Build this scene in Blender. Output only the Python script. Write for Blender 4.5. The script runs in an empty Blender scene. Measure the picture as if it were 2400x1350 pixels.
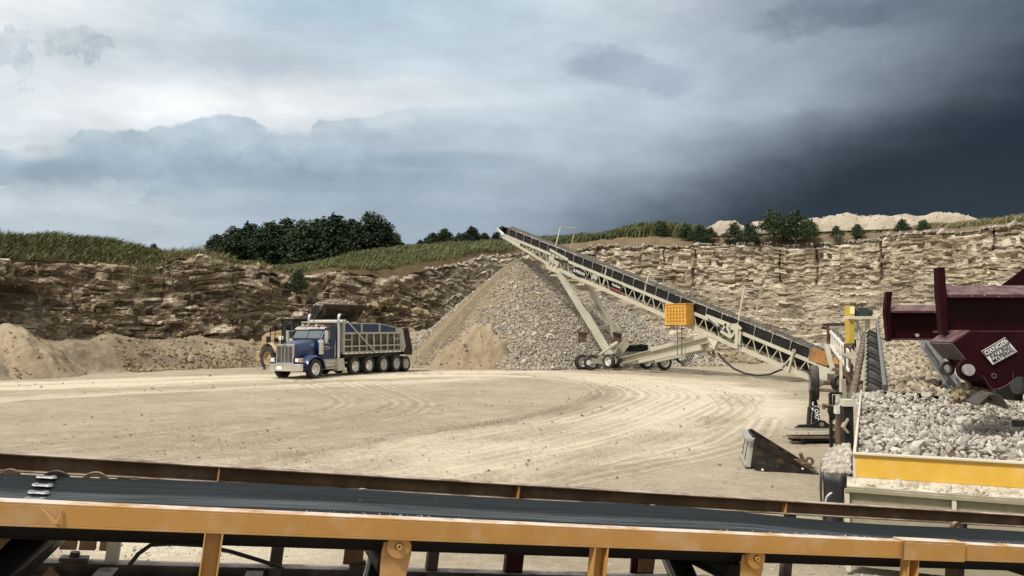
import bpy, math, random
import numpy as np
from mathutils import Vector, Matrix
R = math.radians
random.seed(7)
SC = bpy.context.scene
COL = SC.collection
# ---------------------------------------------------------------- camera
F = 1900.0; EYE = 2.65; PITCH = math.atan(0.05)
cam = bpy.data.cameras.new('camera'); cam.sensor_width = 36; cam.lens = 36 * F / 2400
cam.clip_end = 3000; cam.clip_start = 0.05
camo = bpy.data.objects.new('camera', cam); COL.objects.link(camo)
camo.location = (0, 0, EYE); camo.rotation_euler = (math.pi / 2 + PITCH, 0, 0)
SC.camera = camo
SC.view_settings.view_transform = 'Standard'; SC.view_settings.look = 'None'
SC.view_settings.exposure = 0.42; SC.view_settings.gamma = 1
SUN_AZ, SUN_EL = -136.0, 52.0        # compass bearing from +Y (clockwise) and height of the veiled sun

def P(px, py, D):                      # a point of the place seen at pixel (px, py) at distance D
    x = px - 1200; u = 675 - py; c, s = math.cos(PITCH), math.sin(PITCH)
    fy = F * c - u * s; fz = F * s + u * c
    return Vector((x * D / fy, D, EYE + fz * D / fy))
def G(px, py, z=0.0):                  # point on the ground
    p = P(px, py, 1.0); k = (z - EYE) / (p.z - EYE)
    return Vector((p.x * k, k, z))
def lin(c):
    return tuple(((v / 255) / 12.92 if v / 255 <= .04045 else ((v / 255 + .055) / 1.055) ** 2.4) for v in c) + (1,)

# ---------------------------------------------------------------- node helper
class NT:
    def __init__(s, nt): s.t = nt
    def n(s, typ, **kw):
        o = s.t.nodes.new(typ)
        for k, v in kw.items(): setattr(o, k, v)
        return o
    def put(s, sock, v):
        if hasattr(v, 'is_output'): s.t.links.new(v, sock)
        else: sock.default_value = v
    def m(s, op, a, b=None, c=None, clamp=False):
        o = s.n('ShaderNodeMath', operation=op, use_clamp=clamp)
        s.put(o.inputs[0], a)
        if b is not None: s.put(o.inputs[1], b)
        if c is not None: s.put(o.inputs[2], c)
        return o.outputs[0]
    def ss(s, v, a, b):                # smoothstep
        o = s.n('ShaderNodeMapRange', interpolation_type='SMOOTHSTEP'); s.put(o.inputs[0], v)
        s.put(o.inputs[1], a); s.put(o.inputs[2], b)
        return o.outputs[0]
    def mix(s, f, a, b, mode='MIX'):
        o = s.n('ShaderNodeMix', data_type='RGBA', blend_type=mode)
        s.put(o.inputs[0], f); s.put(o.inputs[6], a); s.put(o.inputs[7], b)
        return o.outputs[2]
    def noise(s, vec, scale, detail=4, rough=.55, color=False, dist=0):
        o = s.n('ShaderNodeTexNoise'); s.put(o.inputs['Vector'], vec)
        o.inputs['Scale'].default_value = scale; o.inputs['Detail'].default_value = detail
        o.inputs['Roughness'].default_value = rough; o.inputs['Distortion'].default_value = dist
        return o.outputs[1 if color else 0]
    def mapping(s, vec, scale=(1, 1, 1), rot=(0, 0, 0), loc=(0, 0, 0)):
        o = s.n('ShaderNodeMapping'); s.put(o.inputs[0], vec)
        o.inputs['Scale'].default_value = scale; o.inputs['Rotation'].default_value = rot; o.inputs['Location'].default_value = loc
        return o.outputs[0]
    def ramp(s, f, stops, interp='LINEAR'):
        o = s.n('ShaderNodeValToRGB'); e = o.color_ramp; e.interpolation = interp
        while len(e.elements) < len(stops): e.elements.new(.5)
        for el, (p, c) in zip(e.elements, stops):
            el.position = p; el.color = c if len(c) == 4 else tuple(c) + (1,)
        s.put(o.inputs[0], f)
        return o.outputs[0]

# ---------------------------------------------------------------- sky
def make_world():
    w = bpy.data.worlds.new('World'); SC.world = w; w.use_nodes = True
    t = NT(w.node_tree); w.node_tree.nodes.clear()
    out = t.n('ShaderNodeOutputWorld'); bg = t.n('ShaderNodeBackground')
    t.t.links.new(bg.outputs[0], out.inputs[0])
    g = t.n('ShaderNodeTexCoord').outputs['Generated']
    sx = t.n('ShaderNodeSeparateXYZ'); t.put(sx.inputs[0], g)
    dx, dy, dz = sx.outputs
    ay = t.m('MAXIMUM', t.m('ABSOLUTE', dy), .12)
    warp = t.n('ShaderNodeSeparateXYZ'); t.put(warp.inputs[0], t.noise(t.mapping(g, (1, 1, 1.8)), 5.0, 7, .6, color=True))
    warp2 = t.n('ShaderNodeSeparateXYZ'); t.put(warp2.inputs[0], t.noise(g, 30.0, 5, .6, color=True))
    u0 = t.m('DIVIDE', dx, ay); v0 = t.m('DIVIDE', dz, ay)
    u = t.m('ADD', u0, t.m('MULTIPLY', t.m('SUBTRACT', warp.outputs[0], .5), t.m('ADD', .18, t.m('MULTIPLY', t.ss(u0, .25, -.15), .10))))
    v = t.m('ADD', v0, t.m('MULTIPLY', t.m('SUBTRACT', warp.outputs[1], .5), t.m('ADD', .05, t.m('MULTIPLY', t.ss(u0, .25, -.15), .05))))
    fu = t.m('ADD', t.m('MULTIPLY', u, 1 / 1.3), .5, clamp=True)
    rows = [
     (600, [(172,183,192),(170,182,191),(165,178,189),(153,168,180),(128,143,157),(108,123,138),(95,109,123),(84,97,110),(76,88,100)]),
     (520, [(176,187,194),(174,185,193),(162,176,187),(150,165,177),(142,156,170),(122,137,151),(104,118,131),(90,104,116),(80,92,104)]),
     (430, [(192,202,207),(172,185,194),(163,177,189),(156,170,182),(157,170,181),(142,156,168),(116,130,143),(96,109,121),(82,95,106)]),
     (330, [(192,203,208),(180,192,201),(174,188,197),(168,182,192),(171,184,193),(163,176,187),(136,150,162),(104,117,128),(84,96,107)]),
     (285, [(206,213,217),(216,221,223),(217,221,223),(193,203,210),(178,191,201),(170,182,192),(146,159,171),(112,125,136),(85,97,108)]),
     (235, [(210,217,220),(224,227,228),(228,229,229),(200,208,213),(183,196,205),(175,187,196),(155,168,179),(124,137,147),(88,100,110)]),
     (130, [(208,215,219),(200,209,215),(190,202,210),(182,196,206),(180,196,206),(172,184,194),(152,165,177),(126,138,148),(90,102,111)]),
     (0,   [(228,232,232),(216,224,228),(163,184,199),(169,190,201),(181,198,207),(188,200,207),(138,150,163),(106,119,131),(88,101,110)]),
    ]
    col = None; pv = None
    for py, cs in rows:
        vv = (675 - py) / F + .05
        r = t.ramp(fu, [(((-1200 + 300 * i) / F) / 1.3 + .5, lin(c)) for i, c in enumerate(cs)], 'B_SPLINE')
        if col is None: col = r
        else: col = t.mix(t.ss(v, pv, vv), col, r)
        pv = vv
    # storm mass sloping down from the upper right
    tt = t.m('SUBTRACT', t.m('ADD', v0, t.m('ADD', t.m('MULTIPLY', t.m('SUBTRACT', warp.outputs[1], .5), .10), t.m('MULTIPLY', t.m('SUBTRACT', warp2.outputs[1], .5), .018))), t.m('ADD', .168 - .184 * .41, t.m('MULTIPLY', u0, .41)))
    sm = t.m('MULTIPLY', t.ss(tt, .085, -.10), t.ss(u0, -.02, .20))
    col = t.mix(t.m('MULTIPLY', sm, .98), col, t.mix(t.ss(v0, .03, .22), lin((22, 34, 46)), lin((15, 24, 32))))
    # cumulus bank with a ragged bright-rimmed upper edge
    tops = [(-300, 350), (20, 340), (140, 335), (168, 300), (330, 298), (345, 290), (415, 290), (470, 268), (510, 264), (595, 272), (645, 320), (700, 348),
            (716, 340), (722, 296), (752, 273), (800, 271), (860, 262), (905, 250), (1000, 246), (1250, 240)]
    fc = t.n('ShaderNodeFloatCurve'); cu = fc.mapping.curves[0]
    uu = t.m('ADD', u0, t.m('MULTIPLY', t.m('SUBTRACT', warp2.outputs[0], .5), .035))
    t.put(fc.inputs[1], t.m('ADD', t.m('MULTIPLY', uu, 1 / 1.7), .5, clamp=True))
    pts = [(((px - 1200) / F) / 1.7 + .5, ((675 - y) / F + .05) / .4) for px, y in tops]
    pts = [(0, pts[0][1])] + pts + [(1, pts[-1][1])]
    while len(cu.points) < len(pts): cu.points.new(.5, .5)
    for q, (a, b) in zip(cu.points, pts): q.location = (a, b); q.handle_type = 'VECTOR'
    fc.mapping.update()
    vt = t.m('MULTIPLY', fc.outputs[0], .4)
    dv = t.m('SUBTRACT', t.m('ADD', vt, t.m('MULTIPLY', t.m('SUBTRACT', warp2.outputs[1], .5), .03)), v0)
    body = t.m('MULTIPLY', t.ss(dv, -.001, .004), t.ss(t.m('ADD', v0, t.m('MULTIPLY', t.m('SUBTRACT', warp.outputs[2], .5), .12)), .145, .20))
    body = t.m('MULTIPLY', body, t.ss(u0, .05, -.32))
    body = t.m('MULTIPLY', body, t.ss(t.noise(t.mapping(g, (1, 1, 1.6)), 11, 6, .6), .33, .38))
    bil = t.noise(t.mapping(g, (1, 1, 1.5)), 16, 7, .62, dist=.5)
    ccol = t.mix(t.ss(t.m('ADD', v0, t.m('MULTIPLY', t.m('SUBTRACT', warp2.outputs[2], .5), .03)), .25, .17), lin((168, 183, 193)), lin((136, 155, 171)))
    ccol = t.mix(1, ccol, t.ramp(bil, [(.32, (.82, .84, .86)), (.68, (1.20, 1.18, 1.16))]), 'MULTIPLY')
    col = t.mix(t.m('MULTIPLY', body, .94), col, ccol)
    # small torn scraps at the upper left
    for (px, py, rx, ry) in ((20, 110, 60, 75), (165, 85, 70, 40), (1500, 150, 190, 60), (2030, 30, 300, 55), (60, 345, 130, 34), (170, 405, 190, 34), (780, 425, 360, 34), (1060, 372, 230, 30), (390, 462, 60, 20)):
        if not rx: continue
        cx, cv = (px - 1200) / F, (675 - py) / F + .05
        if rx < 100: uw, vw = t.m('ADD', u0, t.m('MULTIPLY', t.m('SUBTRACT', warp2.outputs[0], .5), .13)), t.m('ADD', v0, t.m('MULTIPLY', t.m('SUBTRACT', warp2.outputs[1], .5), .10))
        elif px > 1400: uw, vw = u, t.m('ADD', v0, t.m('MULTIPLY', t.m('SUBTRACT', warp.outputs[1], .5), .16))
        else: uw, vw = uu, v0
        e = t.m('ADD', t.m('POWER', t.m('ABSOLUTE', t.m('DIVIDE', t.m('SUBTRACT', uw, cx), rx / F)), 2), t.m('POWER', t.m('ABSOLUTE', t.m('DIVIDE', t.m('SUBTRACT', vw, cv), ry / F)), 2))
        nn = t.noise(g, 24 if rx < 100 else 9, 9, .7, dist=.8 if rx < 100 else .3)
        k = t.m('MULTIPLY', t.ss(t.m('SUBTRACT', 1.0, e), 0, .35 if rx < 100 else .9), t.ss(nn, .34, .66) if rx < 150 else t.ss(nn, .30, .50), clamp=True)
        col = t.mix(t.m('MULTIPLY', k, .42 if rx < 100 else .62), col, lin((144, 160, 174) if (px, py) in ((170, 405), (780, 425), (1060, 372), (390, 462)) else (216, 221, 223) if py > 300 else (140, 158, 172) if rx < 100 else (138, 152, 168) if px < 1900 else (92, 103, 115)))
    fine = t.noise(t.mapping(g, (1, 1, 2.5)), 7, 8, .6)
    col = t.mix(1, col, t.ramp(fine, [(.28, (.84, .85, .86)), (.5, (1, 1, 1)), (.72, (1.17, 1.155, 1.14))]), 'MULTIPLY')
    lay = t.noise(t.mapping(g, (1, 1, 4.5), (0, .22, 0)), 2.6, 6, .55, dist=.6)
    col = t.mix(1, col, t.ramp(lay, [(.32, (.90, .905, .915)), (.66, (1.10, 1.095, 1.09))]), 'MULTIPLY')
    # overcast above the frame and behind the viewer
    over = (.80, .785, .755, 1)
    col = t.mix(t.ss(v0, .45, .95), col, over)
    col = t.mix(t.ss(dy, .12, -.3), col, (.56, .55, .53, 1))
    sky = t.n('ShaderNodeTexSky', sky_type='NISHITA', sun_disc=False)
    sky.sun_elevation = R(SUN_EL); sky.sun_rotation = R(SUN_AZ); sky.dust_density = 2
    nk = t.mix(1, sky.outputs[0], (.09, .09, .09, 1), 'MULTIPLY')
    col = t.mix(.06, col, nk)
    t.put(bg.inputs[0], col); bg.inputs[1].default_value = .90
    w.cycles.sampling_method = 'MANUAL'; w.cycles.sample_map_resolution = 512
make_world()
sun = bpy.data.lights.new('sun', 'SUN'); sun.energy = 2.9; sun.angle = R(8); sun.color = (1, .94, .84)
suno = bpy.data.objects.new('sun', sun); COL.objects.link(suno)
_a, _e = R(SUN_AZ), R(SUN_EL)
_d = Vector((math.sin(_a) * math.cos(_e), math.cos(_a) * math.cos(_e), math.sin(_e)))
suno.rotation_euler = _d.to_track_quat('Z', 'Y').to_euler(); suno.location = _d * 100

# ---------------------------------------------------------------- materials
MATS = {}
def mat(name, col, rough=.6, metal=0., var=.15, vscale=2.0, dust=0., dustcol=(.42, .36, .26), bump=0., bscale=20., attr=None, attrcol=None, spots=None, coat=0., stretch=(1, 1, 1), spec=.5):
    if name in MATS: return MATS[name]
    M = bpy.data.materials.new(name); M.use_nodes = True; t = NT(M.node_tree)
    b = M.node_tree.nodes['Principled BSDF']
    geo = t.n('ShaderNodeNewGeometry'); pos = geo.outputs['Position']; vec = t.mapping(pos, stretch)
    c = tuple(col) + (1,)
    if attr:
        a = t.n('ShaderNodeAttribute', attribute_name=attr)
        c = t.mix(a.outputs['Fac'], c, tuple(attrcol) + (1,))
    if var:
        f = t.noise(vec, vscale, 6, .6)
        c = t.mix(1, c, t.ramp(f, [(.3, (1 - var,) * 3), (.7, (1 + var,) * 3)]), 'MULTIPLY')
    if spots:                                   # rust, chips, stains with a shape of their own
        scol, sscale, thr, amt = spots
        f = t.ss(t.noise(pos, sscale, 8, .7), thr, thr + .06)
        c = t.mix(t.m('MULTIPLY', f, amt), c, tuple(scol) + (1,))
    rg = rough
    if dust:                                    # road dust lying on surfaces that face up, blown thin elsewhere
        nz = t.n('ShaderNodeSeparateXYZ'); t.put(nz.inputs[0], geo.outputs['Normal'])
        up = t.ss(nz.outputs[2], .35, .95)
        dn = t.noise(pos, 6, 6, .65)
        k = t.m('MULTIPLY', t.m('ADD', t.m('MULTIPLY', up, t.ss(dn, .3, .6)), t.m('MULTIPLY', t.ss(dn, .45, .75), .22)), dust, clamp=True)
        c = t.mix(k, c, tuple(dustcol) + (1,))
        rg = t.m('ADD', t.m('MULTIPLY', k, .9 - rough), rough)
    t.put(b.inputs['Base Color'], c); t.put(b.inputs['Roughness'], rg); b.inputs['Metallic'].default_value = metal
    b.inputs['Specular IOR Level'].default_value = spec
    if coat: b.inputs['Coat Weight'].default_value = coat; b.inputs['Coat Roughness'].default_value = .08
    if bump:
        bn = t.n('ShaderNodeBump'); bn.inputs['Strength'].default_value = 1; bn.inputs['Distance'].default_value = bump
        t.put(bn.inputs['Height'], t.noise(vec, bscale, 8, .65)); t.put(b.inputs['Normal'], bn.outputs[0])
    MATS[name] = M
    return M

# ---------------------------------------------------------------- numpy noise
def _hash(ix, iy, iz, seed):
    with np.errstate(over='ignore'):
        n = (ix.astype(np.int64) * 374761393 + iy.astype(np.int64) * 668265263 + iz.astype(np.int64) * 1440662683 + seed * 1274126177).astype(np.uint32)
        n = (n ^ (n >> np.uint32(13))) * np.uint32(1274126177)
        n = (n ^ (n >> np.uint32(15))) * np.uint32(2246822519)
        n = n ^ (n >> np.uint32(16))
    return n.astype(np.float64) / 4294967296.0
def vn(x, y, z=0., seed=0):
    x, y, z = np.broadcast_arrays(np.asarray(x, float), np.asarray(y, float), np.asarray(z, float))
    ix, iy, iz = np.floor(x), np.floor(y), np.floor(z); fx, fy, fz = x - ix, y - iy, z - iz
    fx = fx * fx * (3 - 2 * fx); fy = fy * fy * (3 - 2 * fy); fz = fz * fz * (3 - 2 * fz)
    r = 0
    for a in (0, 1):
        for b in (0, 1):
            for c in ((0, 1) if np.any(fz) else (0,)):
                r = r + _hash(ix + a, iy + b, iz + c, seed) * (fx if a else 1 - fx) * (fy if b else 1 - fy) * (fz if c else 1 - fz)
    return r
def fbm(x, y, z=0., o=4, seed=0, g=.5):
    r = 0; a = 1; tot = 0
    for i in range(o):
        r = r + a * (vn(x * 2 ** i, y * 2 ** i, np.asarray(z) * 2 ** i, seed + i * 17) - .5); tot += a; a *= g
    return r / tot * 2
def sstep(x, a, b):
    t = np.clip((x - a) / (b - a), 0, 1); return t * t * (3 - 2 * t)

# ---------------------------------------------------------------- objects
ORG = {}
def link(o, parent=None):
    COL.objects.link(o)
    if parent is not None: o.parent = parent
    return o
def tag(o, label=None, cat=None, group=None, kind=None):
    if label: o['label'] = label
    if cat: o['category'] = cat
    if group: o['group'] = group
    if kind: o['kind'] = kind
    return o
def thing(name, label, cat, loc=(0, 0, 0), rz=0., group=None):
    o = bpy.data.objects.new(name, None); o.empty_display_size = .3
    o.location = loc; o.rotation_euler = (0, 0, rz); COL.objects.link(o)
    tag(o, label, cat, group); ORG[o.name] = Vector(loc)
    return o
def npmesh(name, V, faces, mat=None, smooth=False, attrs=None, mats=None, midx=None):
    """faces: list of int arrays (n,3) or (n,4)"""
    me = bpy.data.meshes.new(name); V = np.asarray(V, np.float32).reshape(-1, 3)
    me.vertices.add(len(V)); me.vertices.foreach_set('co', V.ravel())
    loops = np.concatenate([f.ravel() for f in faces]).astype(np.int32)
    tot = np.concatenate([np.full(len(f), f.shape[1], np.int32) for f in faces])
    st = np.concatenate([[0], np.cumsum(tot)[:-1]]).astype(np.int32)
    me.loops.add(len(loops)); me.loops.foreach_set('vertex_index', loops)
    me.polygons.add(len(tot)); me.polygons.foreach_set('loop_start', st); me.polygons.foreach_set('loop_total', tot)
    me.polygons.foreach_set('use_smooth', np.full(len(tot), smooth, bool))
    for k, a in (attrs or {}).items():
        at = me.attributes.new(k, 'FLOAT', 'POINT'); at.data.foreach_set('value', np.asarray(a, np.float32).ravel())
    if mats:
        for m in mats: me.materials.append(m)
        me.polygons.foreach_set('material_index', np.asarray(midx, np.int32))
    elif mat: me.materials.append(mat)
    me.update(calc_edges=True); me.validate()
    return me
def npobj(name, V, faces, mat=None, parent=None, **kw):
    V = np.asarray(V, float).reshape(-1, 3)
    if parent is not None:
        og = ORG[parent.name]; loc = (0, 0, 0)
        V = V - np.array(og)
    else:
        og = Vector(((V[:, 0].min() + V[:, 0].max()) / 2, (V[:, 1].min() + V[:, 1].max()) / 2, V[:, 2].min())); loc = og
        V = V - np.array(og)
    o = bpy.data.objects.new(name, npmesh(name, V, faces, mat, **kw)); o.location = loc
    link(o, parent); ORG[o.name] = Vector(og)
    return o
def gridfaces(n, m):                    # n rows, m columns
    i = np.arange(n * m).reshape(n, m)
    return np.stack([i[:-1, :-1], i[:-1, 1:], i[1:, 1:], i[1:, :-1]], -1).reshape(-1, 4)

class MB:
    """collects simple shapes into one mesh"""
    def __init__(s): s.v = []; s.f = []
    def add(s, vs, fs):
        b = len(s.v); s.v += [tuple(v) for v in vs]; s.f += [tuple(b + i for i in f) for f in fs]; return s
    def box(s, c, d, M=None):
        c = Vector(c); h = Vector(d) / 2; vs = []
        for z in (-1, 1):
            for y in (-1, 1):
                for x in (-1, 1):
                    p = Vector((x * h.x, y * h.y, z * h.z)); vs.append(c + (M @ p if M else p))
        return s.add(vs, [(0, 2, 3, 1), (4, 5, 7, 6), (0, 1, 5, 4), (2, 6, 7, 3), (0, 4, 6, 2), (1, 3, 7, 5)])
    def box2(s, a, b):
        a, b = Vector(a), Vector(b); return s.box((a + b) / 2, [abs(x) for x in (b - a)])
    def bar(s, p, q, w, h, up=(0, 0, 1)):
        p, q = Vector(p), Vector(q); d = (q - p).normalized(); up = Vector(up)
        x = d.cross(up)
        if x.length < 1e-4: x = d.cross(Vector((1, 0, 0)))
        x.normalize(); z = x.cross(d); a, b = x * w / 2, z * h / 2
        vs = [p - a - b, p + a - b, p + a + b, p - a + b, q - a - b, q + a - b, q + a + b, q - a + b]
        return s.add(vs, [(0, 1, 2, 3), (7, 6, 5, 4), (0, 4, 5, 1), (1, 5, 6, 2), (2, 6, 7, 3), (3, 7, 4, 0)])
    def channel(s, p, q, w, h, t=.012, up=(0, 0, 1), side=1):
        """C-section: web on the `side`, flanges pointing the other way"""
        p, q = Vector(p), Vector(q); d = (q - p).normalized(); x = d.cross(Vector(up)).normalized(); z = x.cross(d)
        o = x * (side * (w / 2 - t / 2))
        s.bar(p + o, q + o, t, h - 2 * t, up)
        for k in (-1, 1):
            o2 = z * (k * (h / 2 - t / 2)); s.bar(p + o2, q + o2, w, t, up)
        return s
    def tube(s, p, q, r, n=12, r2=None, cap=True):
        p, q = Vector(p), Vector(q); d = (q - p).normalized(); r2 = r if r2 is None else r2
        x = d.cross(Vector((0, 0, 1)))
        if x.length < 1e-3: x = d.cross(Vector((1, 0, 0)))
        x.normalize(); y = d.cross(x); vs = []
        for c, rr in ((p, r), (q, r2)):
            for i in range(n):
                a = 2 * math.pi * i / n; vs.append(c + x * math.cos(a) * rr + y * math.sin(a) * rr)
        fs = [(i, (i + 1) % n, n + (i + 1) % n, n + i) for i in range(n)]
        if cap: fs += [tuple(range(n - 1, -1, -1)), tuple(range(n, 2 * n))]
        return s.add(vs, fs)
    def path(s, pts, r, n=8):
        pts = [Vector(p) for p in pts]; base = len(s.v); px = None
        for k, p in enumerate(pts):
            d = (pts[min(k + 1, len(pts) - 1)] - pts[max(k - 1, 0)]).normalized()
            x = d.cross(Vector((0, 0, 1))) if px is None else px - d * px.dot(d)
            if x.length < 1e-3: x = d.cross(Vector((1, 0, 0)))
            x.normalize(); px = x; y = d.cross(x)
            rr = r[k] if isinstance(r, (list, tuple)) else r
            for i in range(n):
                a = 2 * math.pi * i / n; s.v.append(tuple(p + x * math.cos(a) * rr + y * math.sin(a) * rr))
        for k in range(len(pts) - 1):
            for i in range(n):
                s.f.append((base + k * n + i, base + k * n + (i + 1) % n, base + (k + 1) * n + (i + 1) % n, base + (k + 1) * n + i))
        s.f.append(tuple(base + i for i in range(n - 1, -1, -1))); e = base + (len(pts) - 1) * n; s.f.append(tuple(e + i for i in range(n)))
        return s
    def lathe(s, prof, c, axis, n=28, closed=True):
        """prof: list of (along axis, radius)"""
        c = Vector(c); d = Vector(axis).normalized(); x = d.cross(Vector((0, 0, 1)))
        if x.length < 1e-3: x = d.cross(Vector((1, 0, 0)))
        x.normalize(); y = d.cross(x); base = len(s.v); m = len(prof)
        for i in range(n):
            a = 2 * math.pi * i / n; e = x * math.cos(a) + y * math.sin(a)
            for (h, r) in prof: s.v.append(tuple(c + d * h + e * r))
        for i in range(n):
            j = (i + 1) % n
            for k in range(m - 1 + (1 if closed else 0)):
                k2 = (k + 1) % m
                s.f.append((base + i * m + k, base + j * m + k, base + j * m + k2, base + i * m + k2))
        return s
    def prism(s, poly, off):
        """poly: planar 3-D points; extruded by off"""
        poly = [Vector(p) for p in poly]; off = Vector(off); n = len(poly)
        vs = poly + [p + off for p in poly]
        fs = [tuple(range(n - 1, -1, -1)), tuple(range(n, 2 * n))] + [(i, (i + 1) % n, n + (i + 1) % n, n + i) for i in range(n)]
        return s.add(vs, fs)
    def ring(s, c, axis, r0, r1, th, n=24):
        return s.lathe([(-th / 2, r0), (-th / 2, r1), (th / 2, r1), (th / 2, r0)], c, axis, n)
    def build(s, name, m, parent=None, smooth=False, bevel=0, local=False, kind=None, seg=2):
        V = [Vector(v) for v in s.v]
        if local: og = Vector((0, 0, 0)); loc = (0, 0, 0)
        elif parent is not None: og = ORG[parent.name]; loc = (0, 0, 0)
        else:
            xs = [v.x for v in V]; ys = [v.y for v in V]
            og = Vector(((min(xs) + max(xs)) / 2, (min(ys) + max(ys)) / 2, min(v.z for v in V))); loc = og
        me = bpy.data.meshes.new(name); me.from_pydata([v - og for v in V], [], s.f); me.materials.append(m)
        import bmesh
        bm = bmesh.new(); bm.from_mesh(me); bmesh.ops.recalc_face_normals(bm, faces=bm.faces); bm.to_mesh(me); bm.free()
        o = bpy.data.objects.new(name, me); o.location = loc; link(o, parent); ORG[o.name] = Vector(og)
        if smooth:
            me.polygons.foreach_set('use_smooth', [True] * len(me.polygons))
            me.set_sharp_from_angle(angle=R(40))
        if bevel:
            b = o.modifiers.new('bevel', 'BEVEL'); b.width = bevel; b.segments = seg; b.limit_method = 'ANGLE'
        if kind: o['kind'] = kind
        return o
def text(name, body, size, M, m, parent, ext=.004, align='CENTER', shear=0, sx=1.0, local=False):
    cu = bpy.data.curves.new(name, 'FONT'); cu.body = body; cu.size = size; cu.extrude = ext
    cu.align_x = align; cu.align_y = 'CENTER'; cu.shear = shear; cu.materials.append(m); cu.offset = size * .012
    tmp = bpy.data.objects.new(name, cu); COL.objects.link(tmp); bpy.context.view_layer.update()
    me = bpy.data.meshes.new_from_object(tmp.evaluated_get(bpy.context.evaluated_depsgraph_get())); me.name = name
    bpy.data.objects.remove(tmp); o = bpy.data.objects.new(name, me); link(o, parent)
    M = M.copy()
    if not local: M.translation = M.translation - ORG[parent.name]
    o.matrix_local = M @ Matrix.Diagonal((sx, 1, 1, 1))
    return o
def frame(o, x, y):                     # 4x4 with the given origin, x (reading direction) and y (up of the letters)
    x = Vector(x).normalized(); z = x.cross(Vector(y)).normalized(); y = z.cross(x)
    M = Matrix((x, y, z)).transposed().to_4x4(); M.translation = Vector(o); return M

# rocks: a few base shapes
def _ico(sub):
    import bmesh
    bm = bmesh.new(); bmesh.ops.create_icosphere(bm, subdivisions=sub, radius=1)
    V = np.array([v.co[:] for v in bm.verts]); Fc = np.array([[v.index for v in f.verts] for f in bm.faces]); bm.free(); return V, Fc
ICO = {1: _ico(1), 2: _ico(2), 3: _ico(3)}
def rockshape(sub, rng, cuts=9, el=1.0):
    V, Fc = ICO[sub]; V = V.copy() * 1.0
    for _ in range(cuts):                # chop flat facets off the ball
        n = rng.normal(size=3); n /= np.linalg.norm(n); d = rng.uniform(.45, .85)
        k = V @ n - d; V = V - np.outer(np.maximum(k, 0), n)
    V += (fbm(V[:, 0] * 1.7 + 9, V[:, 1] * 1.7 + rng.uniform(0, 50), V[:, 2] * 1.7, 3, int(rng.integers(99))) * .10)[:, None] * V
    V *= np.array([1.0 * el, rng.uniform(.65, .95), rng.uniform(.45, .75)])
    return V, Fc
def rotmat(rng, n, tilt=None):
    q = rng.normal(size=(n, 4)); q /= np.linalg.norm(q, axis=1)[:, None]; w, x, y, z = q.T
    return np.stack([np.stack([1 - 2 * (y * y + z * z), 2 * (x * y - w * z), 2 * (x * z + w * y)], -1),
                     np.stack([2 * (x * y + w * z), 1 - 2 * (x * x + z * z), 2 * (y * z - w * x)], -1),
                     np.stack([2 * (x * z - w * y), 2 * (y * z + w * x), 1 - 2 * (x * x + y * y)], -1)], 1)
def scatter_rocks(pos, size, sub, seed, shapes=8, el=1.25):
    """returns V, F, tone for many stones in one mesh"""
    rng = np.random.default_rng(seed); pos = np.asarray(pos, float); N = len(pos)
    sh = [rockshape(sub, rng, el=rng.uniform(.95, el)) for _ in range(shapes)]
    Rm = rotmat(rng, N); which = rng.integers(0, shapes, N); Vs, Fs, Ts = [], [], []; b = 0
    for k in range(shapes):
        ii = np.where(which == k)[0]
        if not len(ii): continue
        V0, F0 = sh[k]
        V = np.einsum('nij,vj->nvi', Rm[ii], V0) * np.asarray(size)[ii][:, None, None] + pos[ii][:, None, :]
        Fs.append((F0[None] + (np.arange(len(ii)) * len(V0))[:, None, None] + b).reshape(-1, 3))
        Vs.append(V.reshape(-1, 3)); Ts.append(np.repeat(rng.uniform(0, 1, len(ii)), len(V0))); b += V.shape[0] * V.shape[1]
    return np.concatenate(Vs), [np.concatenate(Fs)], np.concatenate(Ts)
# ================================================================ SETTING
def polyline(pts, step=.25):
    pts = np.array([(p[0], p[1]) for p in pts], float); out = []
    for i in range(len(pts) - 1):       # Catmull-Rom
        p0 = pts[max(i - 1, 0)]; p1 = pts[i]; p2 = pts[i + 1]; p3 = pts[min(i + 2, len(pts) - 1)]
        n = max(2, int(np.linalg.norm(p2 - p1) / step)); t = np.linspace(0, 1, n, endpoint=False)[:, None]
        out.append(.5 * (2 * p1 + (p2 - p0) * t + (2 * p0 - 5 * p1 + 4 * p2 - p3) * t ** 2 + (3 * p1 - p0 - 3 * p2 + p3) * t ** 3))
    return np.concatenate(out + [pts[-1:]])
def line_dist(X, Y, pl, reach):
    """signed distance to a polyline, only within reach"""
    d = np.full(X.shape, 99.); sg = np.zeros(X.shape)
    for i in range(len(pl) - 1):
        a, b = pl[i], pl[i + 1]
        lo = np.minimum(a, b) - reach; hi = np.maximum(a, b) + reach
        i0, i1 = np.searchsorted(GX, [lo[0], hi[0]]); j0, j1 = np.searchsorted(GY, [lo[1], hi[1]])
        if i1 <= i0 or j1 <= j0: continue
        x = X[j0:j1, i0:i1] - a[0]; y = Y[j0:j1, i0:i1] - a[1]; e = b - a; L = e @ e + 1e-9
        t = np.clip((x * e[0] + y * e[1]) / L, 0, 1); dx = x - t * e[0]; dy = y - t * e[1]
        dd = np.hypot(dx, dy); s = np.sign(e[0] * y - e[1] * x); m = dd < d[j0:j1, i0:i1]
        d[j0:j1, i0:i1][m] = dd[m]; sg[j0:j1, i0:i1][m] = s[m]
    return d * sg, np.abs(d)
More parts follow.
